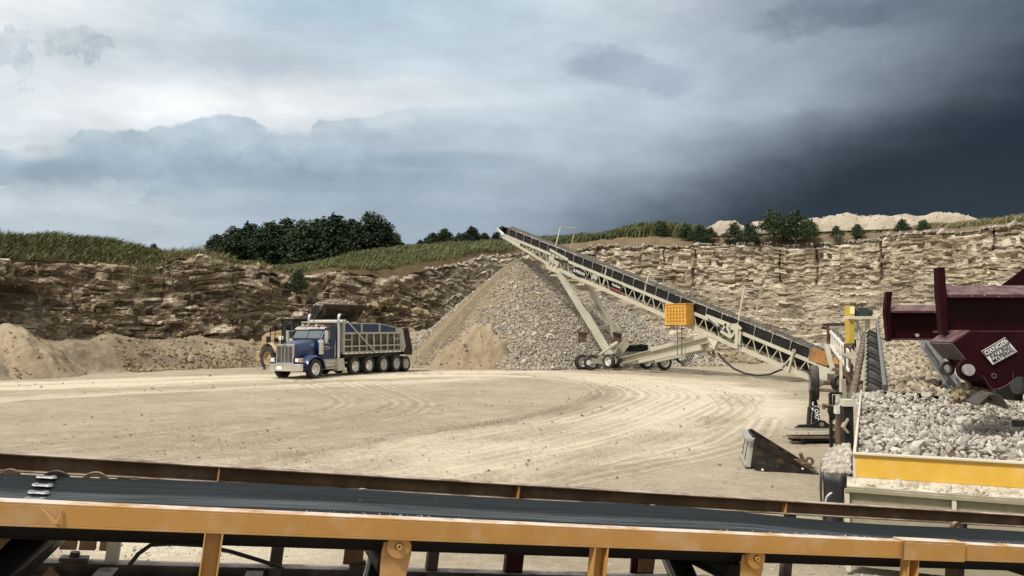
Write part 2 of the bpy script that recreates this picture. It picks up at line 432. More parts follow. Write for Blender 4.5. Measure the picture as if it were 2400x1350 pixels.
def axis_lines(dense, far_lo, far_hi):
    lo = [dense[0]]; st = dense[1] - dense[0]
    while lo[-1] > far_lo: st *= 1.35; lo.append(lo[-1] - st)
    hi = [dense[-1]]; st = dense[-1] - dense[-2]
    while hi[-1] < far_hi: st *= 1.35; hi.append(hi[-1] + st)
    return np.array(lo[:0:-1] + list(dense) + hi[1:])
GX = axis_lines(np.arange(-34, 26, .1), -900, 900)
_y = [7.0]
while _y[-1] < 64: _y.append(_y[-1] + .055 + (_y[-1] - 7) * .0022)
GY = axis_lines(np.array(_y), -300, 1500)
gx, gy = np.meshgrid(GX, GY)
def ground():
    gz = fbm(gx / 9, gy / 9, o=3, seed=3) * .07 + fbm(gx / 1.6, gy / 1.6, o=3, seed=5) * .022
    ndir = fbm(gx * .5, gy * .5, o=3, seed=8)
    pale = np.zeros(gx.shape); rut = np.zeros(gx.shape); dark = np.zeros(gx.shape)
    # the haul loop worn pale: from the far left past the truck, round on the right and back towards the viewer
    loop = polyline([G(-500, 925), G(-100, 908), G(250, 898), G(560, 888), G(900, 880), G(1180, 876), G(1420, 885), G(1590, 905), G(1650, 940),
                     G(1560, 985), G(1360, 1025), G(1120, 1065), G(880, 1110), G(600, 1180)], .5)
    wob = fbm(gx / 2.2, gy / 2.2, o=4, seed=21)
    s, d = line_dist(gx, gy, loop, 8); pale = np.maximum(pale, sstep(d + wob * 1.0, 4.2, 2.0))
    s2, d2 = line_dist(gx, gy, polyline([G(-300, 960), G(200, 925), G(700, 905), G(1100, 890)], .5), 5)
    pale = np.maximum(pale, .7 * sstep(d2 + wob, 2.2, .6))
    tracks = []
    def tr(pts, w=.28, depth=.03, gauge=0):
        pl = polyline(pts, .3); tracks.append(pl)
        sg, dd = line_dist(gx, gy, pl, 1.6)
        nonlocal gz, rut, dark
        w *= .66; depth *= .8; bands = [0, .36] if not gauge else [-gauge / 2, gauge / 2]
        for o in bands:
            q = np.abs(sg - o); on = dd < 1.55
            br = .6 + .8 * vn(gx * .7, gy * .7, seed=31)
            gz = gz - on * sstep(q, w, w * .5) * depth * br
            gz = gz + on * np.exp(-((q - w * 1.25) / (w * .3)) ** 2) * depth * .8 * br
            dark = np.maximum(dark, on * np.exp(-((q - w) / (w * .45)) ** 2) * .70 * br)
            rut = np.maximum(rut, on * sstep(q, w, w * .6) * .8)
    # turning arcs, all round the right-hand end of the loop
    for k, (o, dep) in enumerate([(0, .07), (22, .04), (58, .022), (110, .024), (138, .018), (205, .020), (300, .024), (352, .018)]):
        q = o * .55
        tr([G(900 + o, 880 - o * .01), G(1180 + o * .5, 879 - o * .015), G(1330 + o * .7, 893 - o * .01), G(1392 + o, 918 + o * .02), G(1340 + o * 1.0, 945 + o * .06), G(1180 + o * 1.1, 985 + o * .10),
            G(950 + o * 1.3, 1020 + o * .16), G(640 + o * 1.5, 1072 + o * .20), G(300 + o * 1.6, 1130 + o * .3)], .22 + .04 * (k % 3), dep)
    tr([G(700, 893), G(745, 915), G(800, 940), G(770, 962), G(640, 985), G(420, 1008), G(100, 1045), G(-250, 1090)], .3, .05)
    tr([G(800, 893), G(850, 915), G(925, 940), G(905, 958), G(800, 985), G(560, 1020), G(200, 1060)], .3, .045)
    tr([G(880, 900), G(960, 930), G(985, 950), G(900, 985), G(650, 1025), G(250, 1075)], .26, .03)
    for y0, y1, y2 in ((905, 893, 882), (918, 902, 888), (935, 914, 895), (948, 925, 902)):
        tr([G(-300, y0 + 14), G(0, y0), G(400, y1), G(820, y2)], .3, .025)
    for k in range(9):                   # long scrapes across the middle towards the viewer
        a = 985 + k * 17
        tr([G(-200, a + 60 + k * 3), G(250, a + 26), G(700, a - 6), G(1080, a - 38)], .16 + .02 * (k % 3), .018)
    for k in range(8):
        tr([G(380 + k * 120, 1155), G(640 + k * 130, 1098), G(1000 + k * 110, 1040), G(1330 + k * 70, 985)], .18, .022)
    for k in range(3):
        tr([G(1150 + k * 45, 1125), G(1400 + k * 40, 1065), G(1600 + k * 40, 1010), G(1720 + k * 30, 965), G(1690 + k * 30, 925)], .16, .035)
    pale = np.clip(pale + .25 * rut, 0, 1)
    loose = 1 - pale
    gz += loose * fbm(gx * 1.1, gy * 1.6, o=4, seed=44) * .035 + loose * np.maximum(fbm(gx * 4.2, gy * 4.2, o=2, seed=51), 0) * .02
    tone = np.clip(.15 + .85 * pale + .2 * ndir - dark * (.45 + .3 * pale), 0, 1)
    inside = (gy > 6) & (gy < 66) & (np.abs(gx) < 40)
    gz = np.where(inside, gz, gz * 0 - .02)
    V = np.stack([gx, gy, gz], -1)
    M = bpy.data.materials.new('quarry_floor_dirt'); M.use_nodes = True; t = NT(M.node_tree); b = M.node_tree.nodes['Principled BSDF']
    pos = t.n('ShaderNodeNewGeometry').outputs['Position']
    a = t.n('ShaderNodeAttribute', attribute_name='tone').outputs['Fac']
    n1 = t.noise(pos, 1.2, 9, .65); n2 = t.noise(t.mapping(pos, (1, 2.2, 1), (0, 0, .2)), 5, 8, .7); n3 = t.noise(pos, 38, 4, .7)
    f = t.m('ADD', a, t.m('MULTIPLY', t.m('SUBTRACT', n1, .5), .9), clamp=True)
    c = t.mix(f, (.335, .285, .212, 1), (.63, .56, .44, 1))
    c = t.mix(1, c, t.ramp(n2, [(.32, (.80, .79, .77)), (.68, (1.13, 1.13, 1.12))]), 'MULTIPLY')
    c = t.mix(1, c, t.ramp(n3, [(.3, (.78, .77, .75)), (.55, (1.04, 1.04, 1.04))]), 'MULTIPLY')
    spk = t.ss(t.noise(pos, 9, 3, .8), .68, .74)
    c = t.mix(t.m('MULTIPLY', spk, .5), c, (.60, .55, .44, 1))
    t.put(b.inputs['Base Color'], c); b.inputs['Roughness'].default_value = .95; b.inputs['Specular IOR Level'].default_value = .15
    bn = t.n('ShaderNodeBump'); bn.inputs['Distance'].default_value = .05; bn.inputs['Strength'].default_value = .9
    t.put(bn.inputs['Height'], t.m('ADD', t.noise(pos, 7, 10, .7), t.m('MULTIPLY', n3, .25))); t.put(b.inputs['Normal'], bn.outputs[0])
    o = npobj('ground', V.reshape(-1, 3), [gridfaces(len(GY), len(GX))], M, smooth=True, attrs={'tone': tone})
    tag(o, 'pale dusty quarry floor crossed by curving tyre tracks', kind='structure')
ground()

# ---------------------------------------------------------------- quarry faces
CL = [ # px, D at the foot, y of the top edge
 (-420, 40, 600), (-200, 44, 612), (0, 51, 616), (120, 54, 612), (250, 56, 612), (340, 57, 622), (400, 58, 612), (470, 59, 608), (540, 60.5, 622), (600, 62, 622), (660, 63, 636), (720, 64, 640),
 (770, 64.5, 630), (830, 66, 645), (900, 68, 652), (950, 69, 650), (1010, 71, 634), (1100, 75, 612), (1200, 80, 598), (1300, 82, 588), (1400, 81, 580), (1550, 78.5, 577), (1700, 76, 576), (1850, 73.5, 572),
 (2000, 71, 566), (2100, 69, 553), (2200, 67.5, 545), (2300, 66, 534), (2400, 64, 528), (2600, 60, 515), (2900, 55, 500)]
_c = np.array([((px - 1200) / F * D, D, EYE + (770 - y) / F * D, px) for px, D, y in CL])
_s = np.concatenate([[0], np.cumsum(np.hypot(np.diff(_c[:, 0]), np.diff(_c[:, 1])))])
def smooth1(a, k):
    ker = np.hanning(k); ker /= ker.sum(); p = k // 2
    return np.convolve(np.pad(a, p, mode='edge'), ker, 'valid')[:len(a)]
DS = .1
CS = np.arange(0, _s[-1], DS)
CXb = smooth1(np.interp(CS, _s, _c[:, 0]), 61); CYb = smooth1(np.interp(CS, _s, _c[:, 1]), 61)
CZ = smooth1(np.interp(CS, _s, _c[:, 2]), 9); CPX = np.interp(CS, _s, _c[:, 3])
_tx, _ty = np.gradient(CXb), np.gradient(CYb); _tx, _ty = smooth1(_tx, 81), smooth1(_ty, 81); _l = np.hypot(_tx, _ty)
CNX, CNY = _ty / _l, -_tx / _l          # towards the pit
CRIGHT = sstep(CPX, 930, 1180)          # 0 on the broken brown left face, 1 on the bedded tan right face
def cliff():
    nr = 230
    rng = np.random.default_rng(4)
    # ragged top
    blk = np.floor(CS / .9 + vn(CS / 3, 0, seed=2) * 2)
    top = CZ + (_hash(blk, blk * 0, blk * 0, 5) - .5) * .34 + fbm(CS / 4, CS * 0, o=3, seed=9) * .35 * (1 - .4 * CRIGHT)
    t = np.linspace(0, 1, nr)[:, None]
    Z = -.4 + (top + .4)[None, :] * t; S = np.broadcast_to(CS[None, :], Z.shape); PXX = np.broadcast_to(CPX[None, :], Z.shape); RT = np.broadcast_to(CRIGHT[None, :], Z.shape)
    th = []
    while sum(th) < 16: th.append(rng.uniform(.055, .21) if rng.random() < .88 else rng.uniform(.25, .5))
    bd = np.cumsum([0] + th)
    zz = Z - (top - 9.0)[None, :] * RT + .35 * fbm(S / 14, S * 0, o=2, seed=11) + .10 * fbm(S / 2.0, Z / 2, o=2, seed=12) + (1 - RT) * (.45 * fbm(S / 8, Z / 5, o=2, seed=14)) + 2
    cell = np.floor(S / 3.4 + 1.2 * fbm(S / 3, Z / 2.5, o=2, seed=15) + 9); cz_ = np.floor(Z / 2.6 + .8 * fbm(S / 2.5, Z, o=2, seed=16)); tl = _hash(cell, cz_, cell * 0, 17) - .5
    zz = zz + (1 - RT) * (tl * .38 * (S - cell * 3.4) + tl * 1.3) + RT * tl * .06 * (S - cell * 3.4); zz = np.clip(zz, .05, 15.5)
    k = np.clip(np.searchsorted(bd, zz.ravel()).reshape(zz.shape), 1, len(bd) - 1)
    kf = k.astype(float); r1 = _hash(kf, kf * 0, kf * 0, 21); wk = .35 + 1.5 * _hash(kf, kf * 0, kf * 0, 22) ** 1.5
    bidx = np.floor(S / wk + 37 * _hash(kf, kf * 0, kf * 0, 23) + .4 * fbm(S / 1.5, Z, seed=24, o=2)); r2 = _hash(kf, bidx, kf * 0, 25)
    inl = (zz - bd[k - 1]) / (bd[k] - bd[k - 1])       # position within its bed
    zone = sstep(fbm(S / 7, Z / 3.0, o=3, seed=31), -.35, .3)
    relh = Z / top[None, :]
    upper = sstep(relh, .52, .66)
    amp = np.where(RT > .5, .28 + .42 * upper, .34 + .46 * zone)
    d = amp * (.30 * (r1 - .5) + .50 * (r2 - .5)) + amp * .16 * inl 
    rough = fbm(S * .9, Z * 1.6, o=5, seed=41, g=.6)
    d = d + rough * (.26 + .20 * (1 - RT))
    d = d + fbm(S / 7, Z / 5, o=3, seed=43) * (.22 + .85 * (1 - RT))
    # diagonal slabs and hollows on the broken face
    sl = fbm((S + Z * .8) / 2.6, (Z - S * .4) / 1.3, o=4, seed=46); d = d + (1 - RT) * np.abs(sl) * .8
    d = d + (1 - t) * np.where(RT > .5, 1.2, 1.4)       # batter
    # upright joints in the upper beds of the right face
    u = 0.; cracks = []
    while u < CS[-1]:
        u += rng.uniform(2.2, 9.0); cracks.append((u, rng.uniform(.03, .11), rng.uniform(.62, .92)))
    for cu, cw, ch in cracks:
        wob = .22 * (_hash(np.floor(Z / .55 + cu), Z * 0, Z * 0, int(cu * 10)) - .5) + .25 * (_hash(np.floor(Z / 1.7 + cu * 3), Z * 0, Z * 0, int(cu * 7)) - .5)
        m = (np.abs(S - cu - wob) < cw * (.4 + 1.2 * vn(Z * 1.3, cu, seed=3)))
        d = d - m * (relh > ch - .08) * (relh < .985) * np.where(RT > .5, .55, .22) 
    # dark overhang at the far left
    cz = np.exp(-((Z - 4.6) / .75) ** 4) * sstep(PXX, 120, 40); d = d - cz * 2.6
    cz = np.exp(-((Z - 2.2) / 1.2) ** 4) * sstep(PXX, 30, -20); d = d - cz * 1.6
    # loose soil slumped over the top of the left face
    slump = (1 - RT) * sstep(fbm(S / 5, Z * 0, o=2, seed=61), -.05, .35) * sstep(relh, .78, .95)
    d = d * (1 - .6 * slump) + slump * .5
    d = d - .35 * sstep(t, .965, 1.0)
    X = CXb[None, :] + CNX[None, :] * d; Y = CYb[None, :] + CNY[None, :] * d
    Zf = Z + .05 * fbm(S * 2.2, Z * 3, o=2, seed=71)
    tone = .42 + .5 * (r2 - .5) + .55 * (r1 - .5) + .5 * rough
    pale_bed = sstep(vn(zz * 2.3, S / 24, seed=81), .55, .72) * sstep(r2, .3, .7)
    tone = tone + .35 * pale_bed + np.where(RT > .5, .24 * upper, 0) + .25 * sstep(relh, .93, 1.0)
    tone = tone - .25 * slump * 0
    M = bpy.data.materials.new('bedded_limestone'); M.use_nodes = True; tt = NT(M.node_tree); b = M.node_tree.nodes['Principled BSDF']
    pos = tt.n('ShaderNodeNewGeometry').outputs['Position']
    a = tt.n('ShaderNodeAttribute', attribute_name='tone').outputs['Fac']; rr = tt.n('ShaderNodeAttribute', attribute_name='right').outputs['Fac']
    n1 = tt.noise(tt.mapping(pos, (1, 1, 3.2)), 1.5, 9, .68); n2 = tt.noise(tt.mapping(pos, (1, 1, 2)), 9, 6, .7); n0 = tt.noise(tt.mapping(pos, (.5, .5, .7)), .5, 4, .6)
    f = tt.m('ADD', a, tt.m('MULTIPLY', tt.m('SUBTRACT', n1, .5), .9), clamp=True)
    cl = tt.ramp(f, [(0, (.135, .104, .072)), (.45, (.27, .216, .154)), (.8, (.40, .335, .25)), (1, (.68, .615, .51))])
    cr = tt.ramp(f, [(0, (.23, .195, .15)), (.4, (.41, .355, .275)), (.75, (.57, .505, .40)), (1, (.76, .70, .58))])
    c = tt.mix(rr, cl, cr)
    c = tt.mix(1, c, tt.ramp(n2, [(.3, (.70, .69, .67)), (.65, (1.12, 1.12, 1.12))]), 'MULTIPLY')
    c = tt.mix(tt.m('MULTIPLY', tt.ss(n0, .5, .68), .22), c, (.30, .225, .145, 1))
    tt.put(b.inputs['Base Color'], c); b.inputs['Roughness'].default_value = .95; b.inputs['Specular IOR Level'].default_value = .15
    bn = tt.n('ShaderNodeBump'); bn.inputs['Distance'].default_value = .16; bn.inputs['Strength'].default_value = 1
    tt.put(bn.inputs['Height'], tt.m('ADD', n1, tt.m('MULTIPLY', n2, .4))); tt.put(b.inputs['Normal'], bn.outputs[0])
    V = np.stack([X, Y, Zf], -1).reshape(-1, 3)
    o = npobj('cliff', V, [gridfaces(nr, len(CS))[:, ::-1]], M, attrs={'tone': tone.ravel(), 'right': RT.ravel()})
    tag(o, 'quarry face of broken brown ledges on the left and bedded tan limestone on the right', kind='structure')
    return top, X[-1], Y[-1], Zf[-1]
CTOP, EX, EY, EZ = cliff()

# ---------------------------------------------------------------- the land above the faces
CREST = [(-420, 560, 6), (0, 574, 5), (150, 569, 5), (250, 580, 5), (350, 594, 4), (420, 605, 3), (480, 597, 3), (540, 613, 4), (650, 629, 6), (750, 632, 8), (850, 622, 9), (950, 606, 10), (1050, 594, 10), (1180, 578, 10),
         (1300, 565, 8), (1400, 553, 9), (1450, 545, 9), (1550, 548, 9), (1640, 556, 7), (1750, 551, 7), (1900, 547, 7), (2050, 544, 7), (2250, 535, 7), (2400, 522, 7), (2900, 495, 7)]
_cp = np.array(CREST, float)
CQ = np.interp(CPX, _cp[:, 0], _cp[:, 2]); CYC = np.interp(CPX, _cp[:, 0], _cp[:, 1])
CCZ = smooth1(EYE + (770 - CYC) / F * (CYb + CQ * np.abs(CNY)), 41)
def land_z(i, q):
    """height of the upper land at path index i, q metres back from the edge"""
    zt, zc, qc = CTOP[i], CCZ[i], CQ[i]
    f = sstep(q, .2, 1.0) * .25 + .75 * sstep(q, 0, 1) * np.clip(q / qc, 0, 1) ** .8
    z = zt + (zc - zt) * np.clip(f, 0, 1)
    return np.where(q > qc, zc - .03 * (q - qc), z)
def land_p(i, q):
    return np.stack([CXb[i] - CNX[i] * q, CYb[i] - CNY[i] * q, land_z(i, q)], -1)
def upper_land():
    q = np.array([-.35, -.1, .15, .5, .9, 1.4, 2, 2.6, 3.3, 4, 5, 6, 7, 8.5, 10, 12, 15, 20, 27, 40, 70, 130, 300, 700])[:, None]
    ii = np.arange(0, len(CS), 3)
    X = CXb[ii][None] - CNX[ii][None] * q; Y = CYb[ii][None] - CNY[ii][None] * q
    Z = np.stack([land_z(ii, np.maximum(qq, 0) * np.ones(len(ii))) for qq in q[:, 0]]) 
    Z[0] = EZ[ii] - .12; X[0] = EX[ii]; Y[0] = EY[ii]
    w = sstep(q, .3, 2)
    Z = Z + w * (fbm(X / 2.2, Y / 2.2, o=4, seed=91) * .28 + fbm(X / .6, Y / .6, o=2, seed=93) * .06)
    soil = sstep(CPX[ii], 1180, 1300)[None] * np.ones(q.shape)
    M = bpy.data.materials.new('rim_soil'); M.use_nodes = True; t = NT(M.node_tree); b = M.node_tree.nodes['Principled BSDF']
    pos = t.n('ShaderNodeNewGeometry').outputs['Position']; n = t.noise(pos, 1.3, 8, .65)
    a = t.n('ShaderNodeAttribute', attribute_name='tone').outputs['Fac']
    c = t.mix(t.m('ADD', a, t.m('SUBTRACT', n, .5), clamp=True), (.115, .082, .048, 1), (.30, .235, .155, 1))
    c = t.mix(1, c, t.ramp(t.noise(pos, 11, 5, .7), [(.3, (.7, .7, .7)), (.65, (1.1, 1.1, 1.1))]), 'MULTIPLY')
    t.put(b.inputs['Base Color'], c); b.inputs['Roughness'].default_value = 1; b.inputs['Specular IOR Level'].default_value = .1
    bn = t.n('ShaderNodeBump'); bn.inputs['Distance'].default_value = .12; t.put(bn.inputs['Height'], t.noise(pos, 5, 8, .7)); t.put(b.inputs['Normal'], bn.outputs[0])
    o = npobj('terrain', np.stack([X, Y, Z], -1).reshape(-1, 3), [gridfaces(len(q), len(ii))], M, smooth=True, attrs={'tone': (soil * .42).ravel()})
    tag(o, 'soil and rough ground above the quarry faces', kind='structure')
upper_land()
# ================================================================ PILES
def stone_mat(name, lo, hi, bump=.02):
    M = bpy.data.materials.new(name); M.use_nodes = True; t = NT(M.node_tree); b = M.node_tree.nodes['Principled BSDF']
    pos = t.n('ShaderNodeNewGeometry').outputs['Position']; a = t.n('ShaderNodeAttribute', attribute_name='tone').outputs['Fac']
    n = t.noise(pos, 14, 6, .7)
    c = t.mix(t.m('ADD', t.m('MULTIPLY', a, .75), t.m('MULTIPLY', t.m('SUBTRACT', n, .35), .8), clamp=True), tuple(lo) + (1,), tuple(hi) + (1,))
    t.put(b.inputs['Base Color'], c); b.inputs['Roughness'].default_value = .9; b.inputs['Specular IOR Level'].default_value = .2
    bn = t.n('ShaderNodeBump'); bn.inputs['Distance'].default_value = bump; t.put(bn.inputs['Height'], t.noise(pos, 30, 6, .7)); t.put(b.inputs['Normal'], bn.outputs[0])
    return M
M_stone = stone_mat('crushed_limestone', (.17, .148, .12), (.53, .485, .415))
M_stonew = stone_mat('washed_limestone', (.25, .228, .195), (.66, .615, .54))
M_stoneb = stone_mat('earthy_stone', (.17, .125, .075), (.40, .32, .21))
def soil_mat(name, a, b_, bump=.08, sc=4):
    M = bpy.data.materials.new(name); M.use_nodes = True; t = NT(M.node_tree); b = M.node_tree.nodes['Principled BSDF']
    pos = t.n('ShaderNodeNewGeometry').outputs['Position']; at = t.n('ShaderNodeAttribute', attribute_name='tone').outputs['Fac']
    n = t.noise(pos, sc * .4, 8, .65)
    c = t.mix(t.m('ADD', at, t.m('MULTIPLY', t.m('SUBTRACT', n, .5), 1.2), clamp=True), tuple(a) + (1,), tuple(b_) + (1,))
    c = t.mix(1, c, t.ramp(t.noise(pos, sc * 4, 5, .7), [(.3, (.75, .75, .75)), (.65, (1.1, 1.1, 1.1))]), 'MULTIPLY')
    t.put(b.inputs['Base Color'], c); b.inputs['Roughness'].default_value = .95; b.inputs['Specular IOR Level'].default_value = .1
    bn = t.n('ShaderNodeBump'); bn.inputs['Distance'].default_value = bump; t.put(bn.inputs['Height'], t.noise(pos, sc, 9, .7)); t.put(b.inputs['Normal'], bn.outputs[0])
    return M
M_sand = soil_mat('tan_sand', (.255, .195, .125), (.43, .352, .25))
M_fines = soil_mat('damp_fines', (.145, .112, .07), (.35, .285, .195), .05, 7)
M_berm = soil_mat('dug_soil', (.20, .157, .108), (.42, .35, .255), .12, 4)
M_spoil = soil_mat('bleached_spoil', (.31, .265, .20), (.52, .46, .365), .1, 5)

def heap(name, label, cat, c, rx, ry, h, mat, seed=0, rough=.12, rot=0, n=90, flat=0., kind=None, ridge=0, stones=0, stmat=None, ss=(.06, .18), sub=1, parent=None, rw=1.6):
    """a tipped pile: rounded cone on the ground at c with slumps, optional loose stones on it"""
    g = np.linspace(-1.25, 1.25, n); u, v = np.meshgrid(g, g)
    ca, sa = math.cos(rot), math.sin(rot)
    ang = np.arctan2(v, u); rr = np.hypot(np.maximum(np.abs(u) - ridge, 0) / (1 - ridge if ridge < 1 else 1), v)
    X = u * rx; Y = v * ry
    rr = rr * (1 + .16 * fbm(np.cos(ang) * rw + 7, np.sin(ang) * rw, o=3, seed=seed))
    z = h * np.where(rr < .12, 1 - rr ** 2 * 4.2 - .06, 1 - rr)
    z = np.minimum(z, h * (1 - flat))
    z = z + rough * h * fbm(X * 2.2 / max(rx, ry) * 3, Y * 2.2 / max(rx, ry) * 3, o=5, seed=seed + 3) * sstep(rr, 1.1, .7)
    gul = fbm(ang * 4.0, rr * .6, o=3, seed=seed + 8); z = z - rough * h * .5 * np.abs(gul) * sstep(rr, .05, .4) * sstep(rr, 1.05, .8)
    z = np.where(rr > 1.0, -.12, np.maximum(z, -.12))
    Xw = c[0] + X * ca - Y * sa; Yw = c[1] + X * sa + Y * ca
    tone = np.clip(.5 + .4 * gul + .3 * sstep(rr, .8, .2) - .2, 0, 1)
    o = npobj(name, np.stack([Xw, Yw, c[2] + z], -1).reshape(-1, 3), [gridfaces(n, n)], mat, parent=parent, smooth=True, attrs={'tone': tone.ravel()})
    if label: tag(o, label, cat)
    if kind: o['kind'] = kind
    if stones:
        rng = np.random.default_rng(seed + 50); q = rng.integers(0, n * n, stones * 3); zz = z.ravel()[q]; q = q[zz > -.05][:stones]
        px = Xw.ravel()[q] + rng.normal(0, .08, len(q)); pyy = Yw.ravel()[q] + rng.normal(0, .08, len(q))
        sz = rng.uniform(ss[0], ss[1], len(q)) * rng.uniform(.5, 1, len(q))
        V, Fc, T = scatter_rocks(np.stack([px, pyy, c[2] + z.ravel()[q] + sz * .2], -1), sz, sub, seed + 9)
        so = npobj('loose_stones', V, Fc, stmat or M_stoneb, parent=o, attrs={'tone': T}); so['kind'] = 'stuff'
    return o

def pile_z(x, y):
    """height of the stone pile: the fresh cone under the conveyor head and an older, flatter one it runs into at the right"""
    def cone(cx, cy, h, rx, ry, seed):
        A = np.arctan2(y - cy, x - cx); k = 1 + .05 * fbm(np.cos(A) * 2, np.sin(A) * 2, o=3, seed=seed)
        r = np.hypot((x - cx) / rx, (y - cy) / ry) / k
        return h * (1 - r) - .45 * np.exp(-(r / .07) ** 2), r, A
    z1, r1, A1 = cone(.75, 62.2, 8.55, 9.9, 9.9, 3); z2, r2, A2 = cone(5.6, 65.0, 6.0, 10.6, 9.0, 13); z3, r3, A3 = cone(10.2, 63.5, 2.6, 6.2, 5.5, 23)
    fl = np.exp(-((((A1 % (2 * np.pi)) - math.radians(222) + .10 * fbm(r1 * 9, A1 * 3, o=3, seed=5)) / .24) ** 2)) * (z1 > z2)
    z = np.maximum(np.maximum(z1, z2), z3) + .10 * fbm(x * .8, y * .8, o=3, seed=7)
    z = z + fl * (.32 * np.sin(np.clip(r1, 0, 1) * np.pi) + .22 * fbm(A1 * 16, r1 * 1.5, o=4, seed=6) * sstep(r1, .1, .4))
    return z, fl, r1
def stockpile():
    gx_, gy_ = np.meshgrid(np.linspace(-11, 19, 330), np.linspace(51.2, 76, 250)); z, fl, r1 = pile_z(gx_, gy_)
    streak = fbm(np.arctan2(gy_ - 62.2, gx_ - .75) * 22, r1 * 1.2, o=4, seed=19)
    tone = np.clip(.72 - .45 * fl + .45 * streak, 0, 1); z = np.maximum(z, -.15)
    o = npobj('stockpile', np.stack([gx_, gy_, z], -1).reshape(-1, 3), [gridfaces(250, 330)], M_fines, smooth=True, attrs={'tone': tone.ravel()})
    tag(o, 'tall cone of crushed stone under the head of the long conveyor', 'stockpile')
    rng = np.random.default_rng(11); N = 44000; x = rng.uniform(-10.6, 17.5, N); y = 51.6 + 15.5 * rng.uniform(0, 1, N) ** 1.15; z, fl, r1 = pile_z(x, y)
    a1 = np.arctan2(y - 62.2, x - .75); st = fbm(a1 * 22, r1 * 1.2, o=3, seed=19)
    k = (z > -.02) & (rng.uniform(0, 1, N) > fl * (.88 - .45 * sstep(r1, .7, 1.0)) + .6 * fl * (st > .1)); x, y, z, fl, r1 = x[k], y[k], z[k], fl[k], r1[k]
    sz = rng.uniform(.04, .135, len(x)) * (.75 + .45 * np.clip(r1, 0, 1)) * (1 - .4 * fl); sz *= np.where(rng.uniform(0, 1, len(x)) < .05, 1.7, 1)
    V, Fc, T = scatter_rocks(np.stack([x, y, np.maximum(z, 0) + sz * .28], -1), sz, 1, 12, el=1.6)
    so = npobj('loose_stones', V, Fc, M_stone, parent=o, attrs={'tone': T}); so['kind'] = 'stuff'
stockpile()
p = G(1128, 866); heap('sand_heap', 'brown heap of fines slumped at the foot of the tall stone pile', 'sand heap', (p.x, p.y + 2.0, 0), 4.0, 2.6, 3.3, M_sand, seed=5, rough=.20, stones=260, stmat=M_stone, flat=.12, n=110)
p = G(1018, 862); heap('sand_heap', 'low heap of fines beside the tail of the dump truck', 'sand heap', (p.x, p.y + 1.4, 0), 2.6, 1.7, 1.1, M_sand, seed=15, rough=.2, stones=220, stmat=M_stone)
p = G(1392, 852); heap('sand_heap', 'steep sand heap behind the left wheels of the long conveyor', 'sand heap', (p.x, p.y + .6, 0), 2.3, 2.2, 2.5, M_sand, seed=25, rough=.10, stones=40, stmat=M_stone)
p = G(1528, 846); heap('sand_heap', 'sand heap showing above the telescoping beam of the long conveyor', 'sand heap', (p.x, p.y + 1.2, 0), 2.9, 2.2, 2.25, M_sand, seed=35, rough=.08, stones=40, stmat=M_stone)
p = G(1795, 852); heap('rubble_heap', 'low heap of broken rock beneath the tail half of the long conveyor', 'rubble heap', (p.x + .3, p.y + 2.5, 0), 4.6, 2.2, 1.15, M_berm, seed=45, rough=.35, stones=700, stmat=M_stoneb, ss=(.08, .3))
p = G(1640, 858); heap('rubble_heap', 'thin spread of pale stones around the conveyor support legs', 'rubble heap', (p.x, p.y, 0), 2.4, 1.0, .35, M_sand, seed=55, rough=.3, stones=420, stmat=M_stone, ss=(.05, .2))
p = G(1480, 862); heap('rubble_heap', 'stones scattered under the axle of the long conveyor', 'rubble heap', (p.x, p.y + .4, 0), 2.6, .9, .28, M_sand, seed=56, rough=.3, stones=320, stmat=M_stone, ss=(.05, .18))
p = G(30, 890); heap('sand_pile', 'pale smooth sand pile with a sharp crest at the left edge', 'sand pile', (p.x - 2.2, p.y + 2.8, 0), 4.2, 3.2, 2.9, M_sand, seed=65, rough=.14, stones=160, stmat=M_stoneb, n=120, ridge=.15, rot=.15)

